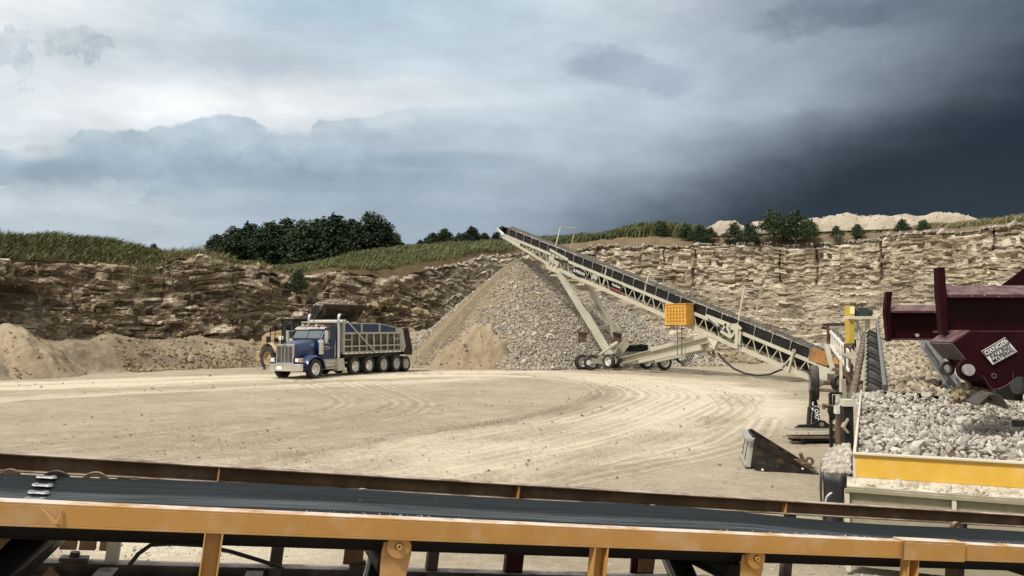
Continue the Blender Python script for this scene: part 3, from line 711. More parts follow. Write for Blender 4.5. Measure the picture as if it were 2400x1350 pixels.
def berm():
    """soil bulldozed along the foot of the left face"""
    toe = polyline([G(-500, 930), G(-200, 906), G(0, 893), G(110, 886), G(200, 879), G(350, 870), G(500, 864), G(620, 860), G(760, 858), G(900, 857), G(1010, 857)], .12)
    toe = toe.astype(float); tx, ty = np.gradient(toe[:, 0]), np.gradient(toe[:, 1]); tx, ty = smooth1(tx, 101), smooth1(ty, 101); l = np.hypot(tx, ty); nx, ny = -ty / l, tx / l
    s = np.arange(len(toe)) * .12; q = np.linspace(-.4, 9, 80)[:, None]
    hh = 1.75 + .45 * fbm(s / 5, s * 0, o=3, seed=4); S = s[None] * np.ones(q.shape)
    qq = q + .9 * fbm(S / 3, q / 3, o=3, seed=6)
    z = hh[None] * np.where(qq < 2.8, sstep(qq, -.2, 3.1), 1.0 + .05 * (qq - 2.8)) 
    z = z + .55 * fbm(S / 1.7, q / 1.3, o=5, seed=8, g=.58) * sstep(qq, .1, 1.0) - .35 * np.abs(fbm(S / 1.2 + q * .4, q / 5, o=3, seed=9)) * sstep(qq, .1, 1) 
    z = np.where(qq < 0, -.1, z)
    X = toe[:, 0][None] + nx[None] * q; Y = toe[:, 1][None] + ny[None] * q
    o = npobj('soil_berm', np.stack([X, Y, z], -1).reshape(-1, 3), [gridfaces(len(q), len(s))], M_berm, smooth=True, attrs={'tone': np.clip(.5 + .6 * fbm(S / 4, q / 2, o=4, seed=12), 0, 1).ravel()})
    tag(o, 'long bank of dug soil and stones along the foot of the brown face', 'soil bank')
    rng = np.random.default_rng(5); N = 4200
    i = rng.integers(0, len(s), N); j = np.minimum((rng.exponential(11, N)).astype(int), len(q) - 1)
    w = vn(s[i] / 4, 0, seed=77) + .35 * (s[i] > 24); k = w > .45; i, j = i[k], j[k]
    sz = rng.uniform(.04, .17, len(i)) * np.where(rng.uniform(0, 1, len(i)) < .06, 2.2, 1)
    V, Fc, T = scatter_rocks(np.stack([X[j, i], Y[j, i], np.maximum(z[j, i], 0) + sz * .25], -1), sz, 1, 15)
    so = npobj('loose_stones', V, Fc, M_stoneb, parent=o, attrs={'tone': T}); so['kind'] = 'stuff'
berm()
def talus():
    """slabs and blocks lying on the ledges and slopes of the left face"""
    rng = np.random.default_rng(8); N = 1500
    i = rng.integers(0, int(np.searchsorted(CPX, 1150)), N); h = rng.uniform(.1, 1.0, N) ** .8
    me = bpy.data.objects['cliff'].data; nr = 230; co = np.empty(len(me.vertices) * 3, np.float32); me.vertices.foreach_get('co', co)
    co = co.reshape(nr, len(CS), 3) + np.array(ORG['cliff'])
    p = co[(h * (nr - 1)).astype(int), i]
    w = vn(CS[i] / 3, h * 5, seed=5); k = w > .5; p = p[k]
    sz = rng.uniform(.07, .28, len(p)) * np.where(rng.uniform(0, 1, len(p)) < .07, 2.4, 1)
    V, Fc, T = scatter_rocks(p, sz, 1, 25, el=1.8)
    o = npobj('fallen_slabs', V, Fc, M_stoneb, attrs={'tone': T}); o['kind'] = 'stuff'; tag(o, 'loose slabs and blocks caught on the broken left face')
    i = rng.integers(int(np.searchsorted(CPX, 1000)), len(CS), 1500); p = co[-1, i] + np.stack([CNX[i], CNY[i], CNX[i] * 0], -1) * rng.normal(.05, .25, len(i))[:, None]
    sz = rng.uniform(.08, .24, len(p)) * np.where(rng.uniform(0, 1, len(p)) < .05, 1.8, 1); p[:, 2] += .02
    V, Fc, T = scatter_rocks(p, sz, 1, 26, el=1.8)
    o = npobj('fallen_slabs', V, Fc, M_stone, attrs={'tone': np.clip(T * .6 + .2, 0, 1)}); o['kind'] = 'stuff'; tag(o, 'pale broken slabs along the top edge of the tan face')
talus()
def litter():
    rng = np.random.default_rng(19); N = 2600
    pts = []
    for k in range(N):
        y = rng.uniform(9.5, 24) if k % 3 else rng.uniform(9, 52)
        pts.append((rng.uniform(-.62, .62) * y, y))
    p = np.array(pts); right = p[:, 0] / p[:, 1] > -.1
    sz = rng.uniform(.008, .03, N) * np.where(rng.uniform(0, 1, N) < .05, 2.2, 1) * np.where(p[:, 1] > 24, 2, 1)
    V, Fc, T = scatter_rocks(np.c_[p, sz * .3], sz, 1, 29)
    o = npobj('pebbles', V, Fc, M_stone, attrs={'tone': T * .6}); o['kind'] = 'stuff'; tag(o, 'pebbles and clods strewn over the quarry floor')
    # gravel under the near conveyor
    N = 5200; y = rng.uniform(6.0, 10.2, N); p = np.c_[rng.uniform(-.75, .8, N) * y, y]; sz = rng.uniform(.006, .028, N) * (.5 + .5 * sstep(p[:, 0], -4, 2))
    V, Fc, T = scatter_rocks(np.c_[p, sz * .3], sz, 1, 31)
    o = npobj('gravel', V, Fc, M_stonew, attrs={'tone': T * .8}); o['kind'] = 'stuff'; tag(o, 'fine gravel on the ground beneath the near conveyor')
litter()

# far spoil on the right-hand rim
def rim_i(px): return int(np.searchsorted(CPX, px))
def rim(px, q):
    i = rim_i(px); return land_p(np.array([i]), np.array([float(q)]))[0]
p = P(1703, 560, 84); heap('spoil_mound', 'rounded pale sand mound on the rim beside the tall weeds', 'spoil mound', p, 3.5, 3, 2.5, M_spoil, seed=71, rough=.08, flat=.25)
p = P(1778, 558, 84); heap('spoil_mound', 'small pale mound between two dark bushes on the rim', 'spoil mound', p, 2.3, 3, 2.2, M_spoil, seed=72, rough=.1, flat=.25)
p = P(2065, 548, 80); heap('spoil_mound', 'long pale ridge of tipped spoil along the right-hand rim', 'spoil mound', p, 10.5, 4, 2.2, M_spoil, seed=73, rough=.30, ridge=.65, rot=-.33, n=160, flat=.18, stones=500, stmat=M_stonew, rw=4)

# ================================================================ VEGETATION
def leaf_mat(name, a, b_, rough=.6):
    M = bpy.data.materials.new(name); M.use_nodes = True; t = NT(M.node_tree); b = M.node_tree.nodes['Principled BSDF']
    at = t.n('ShaderNodeAttribute', attribute_name='tone').outputs['Fac']; oi = t.n('ShaderNodeObjectInfo').outputs['Random']
    c = t.mix(t.m('ADD', at, t.m('MULTIPLY', t.m('SUBTRACT', oi, .5), .5), clamp=True), tuple(a) + (1,), tuple(b_) + (1,))
    t.put(b.inputs['Base Color'], c); b.inputs['Roughness'].default_value = rough; b.inputs['Specular IOR Level'].default_value = .25
    return M
M_grass = leaf_mat('rim_grass', (.06, .076, .030), (.22, .225, .105))
M_straw = leaf_mat('dry_grass', (.11, .10, .045), (.27, .24, .12))
M_leaf = leaf_mat('tree_leaves', (.008, .016, .008), (.050, .075, .030))
M_bush = leaf_mat('bush_leaves', (.02, .036, .016), (.06, .085, .034))
M_bark = mat('bark', (.06, .045, .03), .9, bump=.03)
def blades(name, label, base, hgt, mat, seed, wid=.035, lean=.5, cl=3, seedhead=False):
    """grass: bent three-step blades rooted at base (N,3)"""
    rng = np.random.default_rng(seed); base = np.repeat(base, cl, 0); hgt = np.repeat(hgt, cl) * rng.uniform(.55, 1.1, len(base))
    base = base + rng.normal(0, .16, base.shape) * np.array([1, 1, 0]); N = len(base)
    ang = rng.uniform(0, 2 * np.pi, N); side = np.stack([np.cos(ang), np.sin(ang), 0 * ang], -1)
    ln = np.stack([rng.normal(lean, .3, N), rng.normal(0, .25, N), 0 * ang], -1); w = wid * rng.uniform(.6, 1.4, N)
    V = []
    for f, ww, b in ((0, 1, 0), (.5, .8, .28), (.82, .5, .7), (1, .05, 1.0)):
        c = base + np.stack([ln[:, 0] * b * hgt, ln[:, 1] * b * hgt, f * hgt * (1 - .18 * b)], -1)
        V += [c - side * (w * ww)[:, None], c + side * (w * ww)[:, None]]
    V = np.stack(V, 1).reshape(-1, 3); i = (np.arange(N) * 8)[:, None]
    Fq = np.concatenate([np.concatenate([i + a, i + a + 1, i + a + 3, i + a + 2], 1) for a in (0, 2, 4)])
    o = npobj(name, V, [Fq], mat, attrs={'tone': np.repeat(np.clip(rng.normal(.45, .25, N), 0, 1), 8)})
    o['kind'] = 'stuff'; tag(o, label); return o
def land_samples(px0, px1, q0, q1, N, seed):
    rng = np.random.default_rng(seed); i = rng.integers(rim_i(px0), rim_i(px1), N); q = rng.uniform(q0, q1, N)
    p = land_p(i, q); p[:, 2] -= .08; return p, CPX[i], q, rng
p, px, q, rng = land_samples(-380, 395, .35, 7.5, 11500, 1)
h = np.interp(px, [-300, 0, 200, 330, 395], [1.0, .95, .95, .75, .45]) * (.7 + .6 * vn(px / 14, q / 1.2, seed=3)) * (.35 + .65 * sstep(q, .6, 3.2))
blades('grass', 'tall windblown green grass on the rim at the far left', p, h + .15, M_grass, 1)
p, px, q, rng = land_samples(330, 560, .6, 6, 1500, 2)
blades('grass', 'sparse pale stalks in the dip beside the dark trees', p, rng.uniform(.25, 1.1, len(p)) * sstep(px, 330, 400), M_straw, 2, wid=.022, lean=.25)
p, px, q, rng = land_samples(480, 1230, .8, 12, 13000, 3)
h = np.interp(px, [480, 600, 700, 900, 1200], [.45, .55, .6, .7, .8]) * (.6 + .6 * vn(px / 20, q / 1.5, seed=6))
k = q > np.interp(px, [480, 700, 780, 950, 1230], [1.0, .9, 1.0, 1.2, .9])
blades('grass', 'bank of green grass running up below the trees', p[k], h[k], M_grass, 3)
p, px, q, rng = land_samples(1230, 1430, 1.6, 11, 5600, 4)
blades('grass', 'grass strip on the rim behind the conveyor head', p, .9 * (.6 + .6 * vn(px / 16, q, seed=8)), M_grass, 4, wid=.045)
p, px, q, rng = land_samples(1390, 1660, 3.4, 12, 9500, 5)
h = np.interp(px, [1390, 1440, 1490, 1560, 1620, 1660], [.8, 1.5, 1.75, 1.5, 1.3, .4]) * (.65 + .45 * vn(px / 12, q, seed=9))
blades('weeds', 'rounded bank of tall pale green weeds on the rim', p, h, M_grass, 5, wid=.05, lean=.35)
p, px, q, rng = land_samples(2090, 2850, 2.6, 10, 7500, 6)
h = np.interp(px, [2090, 2160, 2300, 2400, 2850], [.35, .75, 1.0, 1.1, 1.1]) * (.6 + .6 * vn(px / 18, q, seed=10))
blades('grass', 'dry yellow green grass on the rim at the far right', p, h, M_straw, 6, wid=.045)
p, px, q, rng = land_samples(1640, 2130, 5, 9, 500, 7)
blades('grass', 'thin tufts along the foot of the rim spoil mounds', p, rng.uniform(.2, .7, len(p)), M_grass, 7, wid=.04)
# tufts on the broken face
def face_tufts():
    rng = np.random.default_rng(12); nr = 230; me = bpy.data.objects['cliff'].data; co = np.empty(len(me.vertices) * 3, np.float32); me.vertices.foreach_get('co', co)
    co = co.reshape(nr, len(CS), 3) + np.array(ORG['cliff']); B = []; H = []
    for cx, chh, n, sp in ((95, .35, 60, 12), (150, .12, 90, 25), (215, .18, 80, 20), (260, .2, 60, 20), (300, .9, 60, 20), (240, .6, 40, 15), (340, .97, 130, 22), (270, .42, 30, 10), (500, .95, 90, 20), (690, .9, 50, 8), (420, .3, 40, 15), (480, .22, 50, 14), (90, .5, 30, 12)):
        ii = np.clip(np.searchsorted(CPX, rng.normal(cx, sp, n)), 0, len(CS) - 1); hh = np.clip(rng.normal(chh, .045, n), .02, .99)
        B.append(co[(hh * (nr - 1)).astype(int), ii]); H.append(rng.uniform(.15, .5, n))
    blades('grass', 'scrubby tufts growing out of the broken brown face', np.concatenate(B), np.concatenate(H), M_straw, 13, wid=.022, lean=.1, cl=4)
face_tufts()

def leaf_cloud(lobes, n, size, seed, up=.3):
    """leaf quads spread through a set of ellipsoid lobes (cx,cy,cz,rx,ry,rz)"""
    rng = np.random.default_rng(seed); L = np.array(lobes); w = L[:, 3] * L[:, 4] * L[:, 5]; w = w ** .67; k = rng.choice(len(L), n, p=w / w.sum())
    d = rng.normal(size=(n, 3)); d /= np.linalg.norm(d, axis=1)[:, None]; r = rng.uniform(.3, 1.25, n) ** .6
    c = L[k, :3] + d * r[:, None] * L[k, 3:]
    gap = fbm(c[:, 0] * 1.3, c[:, 1] * 1.3, c[:, 2] * 1.3, 3, seed); keep = gap > -.22; c, d = c[keep], d[keep]; n = len(c)
    a = rng.normal(size=(n, 3)) + d * .6; a /= np.linalg.norm(a, axis=1)[:, None]; b = np.cross(a, rng.normal(size=(n, 3))); b /= np.linalg.norm(b, axis=1)[:, None]; e = np.cross(a, b)
    s = size * rng.uniform(.6, 1.4, n)[:, None]
    V = np.stack([c - b * s, c + e * s * .55, c + b * s, c - e * s * .55], 1).reshape(-1, 3)
    return V, np.arange(4 * n).reshape(-1, 4), np.repeat(np.clip(rng.normal(.45, .28, n), 0, 1), 4)
def make_tree(seed, h, w, n=13000, size=.125, leaf=None, low=.0, nl=22, conic=.35):
    rng = np.random.default_rng(seed); lobes = []
    for i in range(nl):
        f = (i + .5) / nl; z = h * (.18 + .74 * f - low * .1); rad = w * (1 - conic * f) * (.45 + .55 * math.sin(math.pi * (.12 + .8 * f)))
        a = i * 2.4 + rng.uniform(0, 1); rr = rad * rng.uniform(.35, 1.0); s = w * rng.uniform(.20, .46) * (1 - .35 * f)
        lobes.append((rr * math.cos(a), rr * math.sin(a), z, s, s, s * rng.uniform(.6, .95)))
    lobes += [(0, 0, h * .30, w * .85, w * .85, h * .28), (0, 0, h * .56, w * .66, w * .66, h * .26), (rng.uniform(-.15, .15) * w, 0, h * .78, w * .42, w * .42, h * .19), (rng.uniform(-.25, .25) * w, 0, h * .90, w * .16, w * .16, h * .12), (rng.uniform(-.5, .5) * w, 0, h * .74, w * .14, w * .14, h * .14), (rng.uniform(-.5, .5) * w, 0, h * .70, w * .16, w * .16, h * .13)]
    V, Fq, T = leaf_cloud(lobes, n, size, seed)
    crown = npmesh('crown', V, [Fq], leaf or M_leaf, attrs={'tone': T})
    tk = MB(); tk.path([(0, 0, -.3), (.03 * h, 0, h * .25), (-.02 * h, .02 * h, h * .55), (0, 0, h * .85)], [w * .07, w * .055, w * .035, w * .012], 8)
    for i in range(6):
        l = lobes[i * 2 % nl]; tk.path([(0, 0, h * .2 + i * h * .08), (l[0] * .5, l[1] * .5, l[2] * .9), (l[0], l[1], l[2])], [w * .03, w * .02, w * .008], 5)
    me = bpy.data.meshes.new('trunk'); me.from_pydata(tk.v, [], tk.f); me.materials.append(M_bark)
    return crown, me
def place_tree(name, label, cat, ms, loc, sc, rz, group=None):
    o = thing(name, label, cat, loc, rz, group); o.scale = sc
    for nm, me in (('trunk', ms[1]), ('crown', ms[0])):
        c = bpy.data.objects.new(nm, me); link(c, o)
    return o
TV = [make_tree(100 + i, 1.0 * 6, 2.0 + .25 * (i % 3), leaf=M_leaf, low=1.2) for i in range(4)]
big = [(482, 590, 604), (508, 552, 608), (545, 535, 612), (585, 526, 616), (625, 522, 620), (668, 517, 622), (712, 520, 624), (752, 515, 622), (790, 508, 620), (826, 518, 618), (866, 503, 615), (900, 522, 612), (922, 548, 610)]
lab = ['small dark tree at the left end of the main clump', 'dark tree second from the left end of the main clump', 'dark tree rising at the left shoulder of the main clump', 'dark tree left of the middle of the main clump', 'dark tree fifth from the left end of the main clump',
       'dark tree above the black loader cab', 'dark broad tree above the raised loader bucket', 'dark tree at the middle of the main clump', 'dark pointed tree standing a little above the middle of the clump', 'dark tree between the pointed tree and the tallest tree', 'tallest dark tree near the right end of the main clump', 'dark tree just right of the tallest tree in the clump', 'low dark tree closing the right end of the main clump']
rng = np.random.default_rng(3)
for i, (px, yt, yb) in enumerate(big):
    D = 92 + 5 * (i % 2); b = P(px, yb + 14, D); t_ = P(px, yt, D); H = t_.z - b.z
    place_tree('tree', lab[i], 'tree', TV[i % 4], b, (H / 6 * 1.45, H / 6 * 1.45, H / 6 * 1.04), rng.uniform(0, 6), 'dark trees in the main clump above the brown face')
small = [(958, 572, 590), (985, 562, 588), (1012, 545, 586), (1042, 536, 584), (1078, 546, 582), (1106, 531, 578), (1136, 545, 574), (1166, 544, 570)]
lab2 = ['low dark bush-like tree starting the second clump', 'small dark tree second in the row left of the conveyor head', 'dark tree at the left of the second clump', 'rounded dark tree in the second clump', 'dark tree in the dip of the second clump', 'tallest dark tree of the second clump', 'dark tree right of the tallest in the second clump', 'dark tree directly behind the conveyor head']
for i, (px, yt, yb) in enumerate(small):
    D = 112; b = P(px, yb + 6, D); t_ = P(px, yt, D); H = t_.z - b.z
    place_tree('tree', lab2[i], 'tree', TV[(i + 2) % 4], b, (H / 6 * 1.7, H / 6 * 1.7, H / 6), rng.uniform(0, 6), 'dark trees in the second clump left of the conveyor head')
BV = [make_tree(200 + i, 3.0, 1.35, n=5200, size=.075, leaf=M_bush, low=1, nl=9) for i in range(2)]
for i, (px, yt, yb, D, l) in enumerate([(1812, 491, 552, 74, 'largest dark green bush on the right-hand rim'), (1866, 492, 550, 73.5, 'dark pointed bush right of the largest bush on the rim'), (1722, 520, 556, 76, 'small dark bush in front of the rounded sand mound'), (1757, 522, 560, 75, 'small bush between the sand mound and the largest bush'),
                                        (1665, 532, 558, 77, 'tiny dark bush at the foot of the rounded sand mound'), (1897, 512, 548, 72.5, 'low bush at the right foot of the pointed bush'), (1960, 528, 548, 71.5, 'sprawling low bush on the bank under the spoil ridge'), (2010, 524, 543, 71, 'low dark bush in the saddle of the spoil ridge'),
                                        (2115, 512, 537, 70, 'dark bush against the pale ridge where the dry grass begins'), (2165, 514, 536, 69.5, 'dark bush standing in the edge of the dry grass'), (1608, 522, 556, 79, 'dark scrub at the right end of the tall weeds'), (1640, 526, 558, 78, 'wispy scrub between the tall weeds and the sand mound'),
                                        (1548, 516, 552, 82, 'dark sapling poking out of the tall weeds'), (1290, 552, 572, 90, 'small dark bush on the skyline behind the conveyor head'), (1340, 548, 570, 90, 'small dark bush on the skyline inside the tall guard hoop'), (700, 632, 668, 62.5, 'small green bush at the notch of the brown face'), (360, 570, 590, 62, 'lone dark sapling in the left-hand grass')]):
    b = P(px, yb + 13, D); H = P(px, yt, D).z - b.z
    place_tree('bush', l, 'bush', BV[i % 2], b, (H / 3 * 1.3,) * 2 + (H / 3,), rng.uniform(0, 6), 'bushes along the quarry rim')
# ================================================================ MACHINES: shared materials
M_cream = mat('cream_paint', (.47, .45, .36), .55, var=.12, vscale=1.5, dust=.55, spots=((.16, .09, .045), 3.5, .66, .7))
M_creamd = mat('dull_cream_paint', (.33, .31, .24), .6, var=.2, dust=.5, spots=((.12, .07, .04), 4, .6, .8))
M_belt = mat('black_belt_rubber', (.014, .015, .017), .6, var=.35, vscale=3, dust=.22, spots=((.12, .11, .10), 8, .62, .35))
M_rubber = mat('tyre_rubber', (.022, .021, .020), .75, var=.25, vscale=6, dust=.45, dustcol=(.30, .26, .19), spots=((.14, .12, .085), 5, .55, .5))
M_black = mat('black_steel', (.010, .010, .011), .5, var=.3, spec=.3, dust=.2, spots=((.08, .045, .025), 6, .62, .6))
M_white = mat('white_paint', (.78, .77, .73), .5, var=.08)
M_whiterim = mat('white_rim_paint', (.62, .61, .57), .5, var=.15, vscale=9, dust=.3)
M_amber = mat('amber_paint', (.56, .29, .045), .5, var=.14, dust=.6, spots=((.20, .10, .03), 4, .64, .6))
M_chrome = mat('chrome', (.78, .78, .78), .16, metal=1, var=.1, dust=.12)
M_alu = mat('dusty_aluminium', (.50, .49, .45), .45, metal=.55, var=.14, dust=.4)
M_blue = mat('dark_blue_paint', (.002, .020, .085), .30, var=.2, coat=.35, dust=.05)
M_glass = mat('cab_glass', (.10, .13, .14), .06, var=.1, spec=.9)
M_dark = mat('unlit_opening', (.004, .004, .004), .8, var=0)
M_body = mat('grey_body_paint', (.36, .35, .31), .55, var=.14, vscale=2, dust=.5, spots=((.20, .17, .12), 3, .6, .5))
M_lens = mat('clear_lens', (.75, .75, .72), .12, var=.1, spec=.8)
M_orange = mat('amber_lens', (.65, .18, .02), .25, var=0)
M_red = mat('dull_red_paint', (.22, .035, .03), .5, var=.2, dust=.3)
M_rust = mat('rusty_steel', (.12, .075, .05), .8, var=.35, vscale=5, dust=.4, spots=((.05, .03, .02), 7, .55, .7), bump=.004)
M_hose = mat('black_hose', (.012, .012, .012), .5, var=.2)

def wheel(parent, c, axis, Rr, w, name='wheel', rimm=None, lugs=0, local=False, deep=.25, hub=True, rr=.60, label=None, grooves=4):
    """axis points to the face one sees; tyre is the part, rim its child"""
    c = Vector(c); ax = Vector(axis).normalized(); h = w / 2
    m = MB()
    prof = [(-h * .80, Rr * rr), (-h, Rr * .76), (-h * .97, Rr * .90), (-h * .84, Rr * .975)]
    for g in range(grooves):
        a = -h * .80 + 1.6 * h * (g + .5) / (grooves + .0); e = h * .10
        if not lugs: prof += [(a - e * 1.6, Rr), (a - e, Rr), (a - e * .9, Rr * .972), (a + e * .9, Rr * .972), (a + e, Rr)]
        else: prof += [(a, Rr * .95)]
    prof += [(h * .84, Rr * .975), (h * .97, Rr * .90), (h, Rr * .76), (h * .80, Rr * rr)]
    m.lathe(prof, c, ax, 40)
    x = ax.cross(Vector((0, 0, 1))).normalized(); y = ax.cross(x)
    for k in range(lugs):
        for sgn in (-1, 1):
            a = 2 * math.pi * (k + (.5 if sgn > 0 else 0)) / lugs; e = x * math.cos(a) + y * math.sin(a); a2 = a + .16; e2 = x * math.cos(a2) + y * math.sin(a2)
            m.bar(c + e * Rr * .965 + ax * sgn * h * .95, c + e2 * Rr * .985 + ax * sgn * h * .08, Rr * .13, Rr * .07, up=e)
    t = m.build(name, M_rubber, parent, smooth=True, local=local)
    if label: t['label'] = label
    r = MB(); ri = Rr * rr; d = w * deep
    r.lathe([(h * .80, ri * 1.02), (h * .86, ri), (h * .80, ri * .93), (h * .5 - d, ri * .86), (h * .45 - d, ri * .60), (h * .60 - d, ri * .42), (h * .60 - d, ri * .02), (-h * .3, ri * .02), (-h * .3, ri * .86), (-h * .8, ri * .95), (-h * .8, ri * 1.02)], c, ax, 32)
    ro = r.build('rim', rimm or M_whiterim, t, smooth=True, local=local)
    q = MB()
    if hub:
        q.tube(c + ax * (h * .5 - d), c + ax * (h * .78 - d * .6), ri * .24, 14, ri * .20)
        for k in range(10):
            a = 2 * math.pi * k / 10; e = x * math.cos(a) + y * math.sin(a); q.tube(c + e * ri * .34 + ax * (h * .55 - d), c + e * ri * .34 + ax * (h * .68 - d), ri * .035, 6)
    hm = MB()
    for k in range(10):
        a = 2 * math.pi * (k + .5) / 10; e = x * math.cos(a) + y * math.sin(a); hm.tube(c + e * ri * .73 + ax * (h * .40 - d), c + e * ri * .73 + ax * (h * .505 - d), ri * .085, 10)
    hm.build('hole_pattern', M_dark, t, local=local)
    if hub: q.build('hub', rimm or M_whiterim, t, smooth=True, local=local)
    return t

# ================================================================ the long stacking conveyor
HEAD = Vector((-.5, 62.5, 10.0)); TAIL = Vector((15.8, 39.0, .62))
SU = (HEAD - TAIL).normalized(); SLEN = (HEAD - TAIL).length
SV = Vector((SU.y, -SU.x, 0)).normalized()          # towards the far side: +x +y
if SV.y < 0: SV = -SV
SN = SV.cross(SU) if SV.cross(SU).z > 0 else SU.cross(SV)
def S(s, w, h): return TAIL + SU * s + SV * w + SN * h
def pix(p):
    x, y, z = p[0], p[1], p[2] - EYE; c, s = math.cos(PITCH), math.sin(PITCH)
    f = y * c + z * s; return 1200 + F * x / f, 675 - F * (-y * s + z * c) / f
def s_at(px, w, h, fn=None, lo=-3, hi=None):
    fn = fn or S; hi = SLEN + 3 if hi is None else hi; a, b = lo, hi; fa = pix(fn(a, w, h))[0] - px
    for _ in range(50):
        m = (a + b) / 2; fm = pix(fn(m, w, h))[0] - px
        if fa * fm <= 0: b = m
        else: a, fa = m, fm
    return (a + b) / 2
def stacker():
    ow = TAIL.copy(); ow.z = 0; ow = Vector((6.5, 52, 0))
    r = thing('stacking_conveyor', 'long cream radial stacking conveyor with a black belt rising over the stone pile', 'conveyor', ow)
    W = .58; DEP = .80
    def dep(s): return DEP if s < SLEN - 7.5 else DEP - (DEP - .16) * (s - (SLEN - 7.5)) / 7.0
    send = SLEN - .5; s0 = s_at(1908, -W, -.4)
    m = MB()
    for w in (-W, W):
        k = -1 if w < 0 else 1
        m.bar(S(s0, w, 0), S(send, w, 0), .10, .17, SN)
        m.bar(S(s0, w, -DEP), S(SLEN - 7.5, w, -DEP), .11, .23, SN); m.bar(S(SLEN - 7.5, w, -DEP), S(send, w, -.16), .11, .16, SN)
        m.prism([S(SLEN - 3.0, w - .03, -.02), S(send, w - .03, -.02), S(send, w - .03, -dep(send)), S(SLEN - 3.0, w - .03, -dep(SLEN - 3))], SV * .06)
        s = s0; st = .86
        while s + st < SLEN - 2.9:
            m.bar(S(s, w, -dep(s)), S(s + st * .62, w, 0), .042, .042, SV); m.bar(S(s + st * .62, w, 0), S(s + st, w, -dep(s + st)), .042, .042, SV); s += st
    s = s0
    while s < SLEN - 1:
        m.bar(S(s, -W, -dep(s)), S(s, W, -dep(s)), .06, .06, SN); m.bar(S(s, -W, -dep(s)), S(min(s + 1.24, SLEN - 1), W, -dep(s + 1.24)), .04, .04, SN); s += 1.24
    m.build('truss_frame', M_cream, r)
    # belts
    def beltsheet(name, prof, sa, sb, n, sag=0):
        ss = np.linspace(sa, sb, n); V = []
        for a in ss:
            for (w, h) in prof: V.append(S(a, w, h + (sag * math.sin(a * 5.1) if sag else 0)))
        return npobj(name, np.array([v[:] for v in V]), [gridfaces(n, len(prof))], M_belt, parent=r, smooth=True)
    carry = [(-.56, .58), (-.54, .60), (-.26, .40), (.26, .40), (.54, .60), (.56, .58), (.27, .375), (-.27, .375), (-.56, .58)]
    beltsheet('carry_belt', carry, .4, SLEN + .05, 120, .006)
    beltsheet('return_belt', [(-.46, .02), (.46, .02), (.46, .0), (-.46, .0), (-.46, .02)], .2, SLEN - .1, 60, .02)
    m = MB(); m.tube(S(SLEN, -.55, .22), S(SLEN, .55, .22), .27, 24); m.tube(S(SLEN, -.72, .22), S(SLEN, .72, .22), .05, 10); m.build('head_pulley', M_black, r, smooth=True)
    m = MB(); m.tube(S(0, -.5, .2), S(0, .5, .2), .25, 20); m.build('tail_pulley', M_black, r, smooth=True)
    a = S(SLEN + .1, 0, .62); m = MB(); m.prism([P(1182, 537, 62.6), P(1210, 540, 62.1), P(1210, 546, 62.1), P(1181, 544, 62.6)], SV * .9); m.build('head_hood', M_black, r)
    m = MB()
    for w in (-.66, .60): m = MB(); m.bar(S(SLEN - .75, w, .05), S(SLEN + .2, w, .26), .06, .16, SN); m.build('bearing_arm', M_white, r)
    # idlers: wing and centre rolls on a frame
    s = 1.6; k = 0
    while s < SLEN - .7:
        m = MB(); m.tube(S(s, -.24, .33), S(s, .24, .33), .062, 10); m.tube(S(s, -.27, .34), S(s, -.55, .53), .062, 10); m.tube(S(s, .27, .34), S(s, .55, .53), .062, 10)
        o = m.build('idler', M_black, r, smooth=True)
        f = MB(); f.path([S(s - .09, -.60, .08), S(s - .09, -.615, .42), S(s - .085, -.585, .56), S(s - .02, -.56, .60)], .014, 5); f.path([S(s - .09, .60, .08), S(s - .09, .62, .45), S(s, .58, .60)], .018, 5); f.bar(S(s - .09, -.6, .10), S(s - .09, .6, .10), .05, .05, SN)
        f.build('idler_bracket', M_cream, o)
        s += 1.02 if s > 8 else 1.15; k += 1
    # dark skirts under the belt edge
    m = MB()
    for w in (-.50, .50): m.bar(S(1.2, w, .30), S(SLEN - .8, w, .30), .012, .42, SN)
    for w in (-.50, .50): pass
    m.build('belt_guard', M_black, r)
    m = MB(); m.bar(S(s0, .25, -.40), S(SLEN - 9.5, .25, -.42), .02, .62, SN); m.build('shade_sheet', M_black, r)  # black sheet added to stand in for the shade behind the webs
    # spill on the belt edge
    rng = np.random.default_rng(6); n = 900; ss = rng.uniform(2, SLEN - 1, n); sz = rng.uniform(.012, .035, n) * np.where(rng.uniform(0, 1, n) < .08, 2, 1)
    pts = np.array([S(a, -.50 + rng.normal(0, .03), .585)[:] for a in ss]); ok = vn(ss / 1.3, 0, seed=4) > .42; 
    V, Fc, T = scatter_rocks(pts[ok], sz[ok], 1, 8); o = npobj('spilled_grit', V, Fc, M_stonew, parent=r, attrs={'tone': T}); o['kind'] = 'stuff'
    n = 1500; ss = rng.uniform(3, SLEN - .6, n); sz = rng.uniform(.04, .10, n); ok = vn(ss / 2.5, 0, seed=9) > .38
    pts = np.array([S(a, rng.normal(0, .13), .44)[:] for a in ss])
    V, Fc, T = scatter_rocks(pts[ok], sz[ok], 1, 9); o = npobj('carried_stone', V, Fc, M_stone, parent=r, attrs={'tone': T}); o['kind'] = 'stuff'
    # guard hoops
    def hoop(x0, y0, x1, y1, pb, full=True):
        sa = s_at(pb, -.66, -.5); b = S(sa, -.66, -.55); D = b.y
        q0 = P(x0, y0, D); top = P(x0, y0, D); up = (top - b)
        far = b + SV * 1.36; m = MB(); m.tube(b, top, .045, 8)
        if full: m.tube(top, top + SV * 1.34 + SU * 0, .04, 8); m.tube(top + SV * 1.34, far + up * .1, .04, 8)
        return m.build('guard_hoop' if full else 'guard_post', M_cream, r, smooth=True)
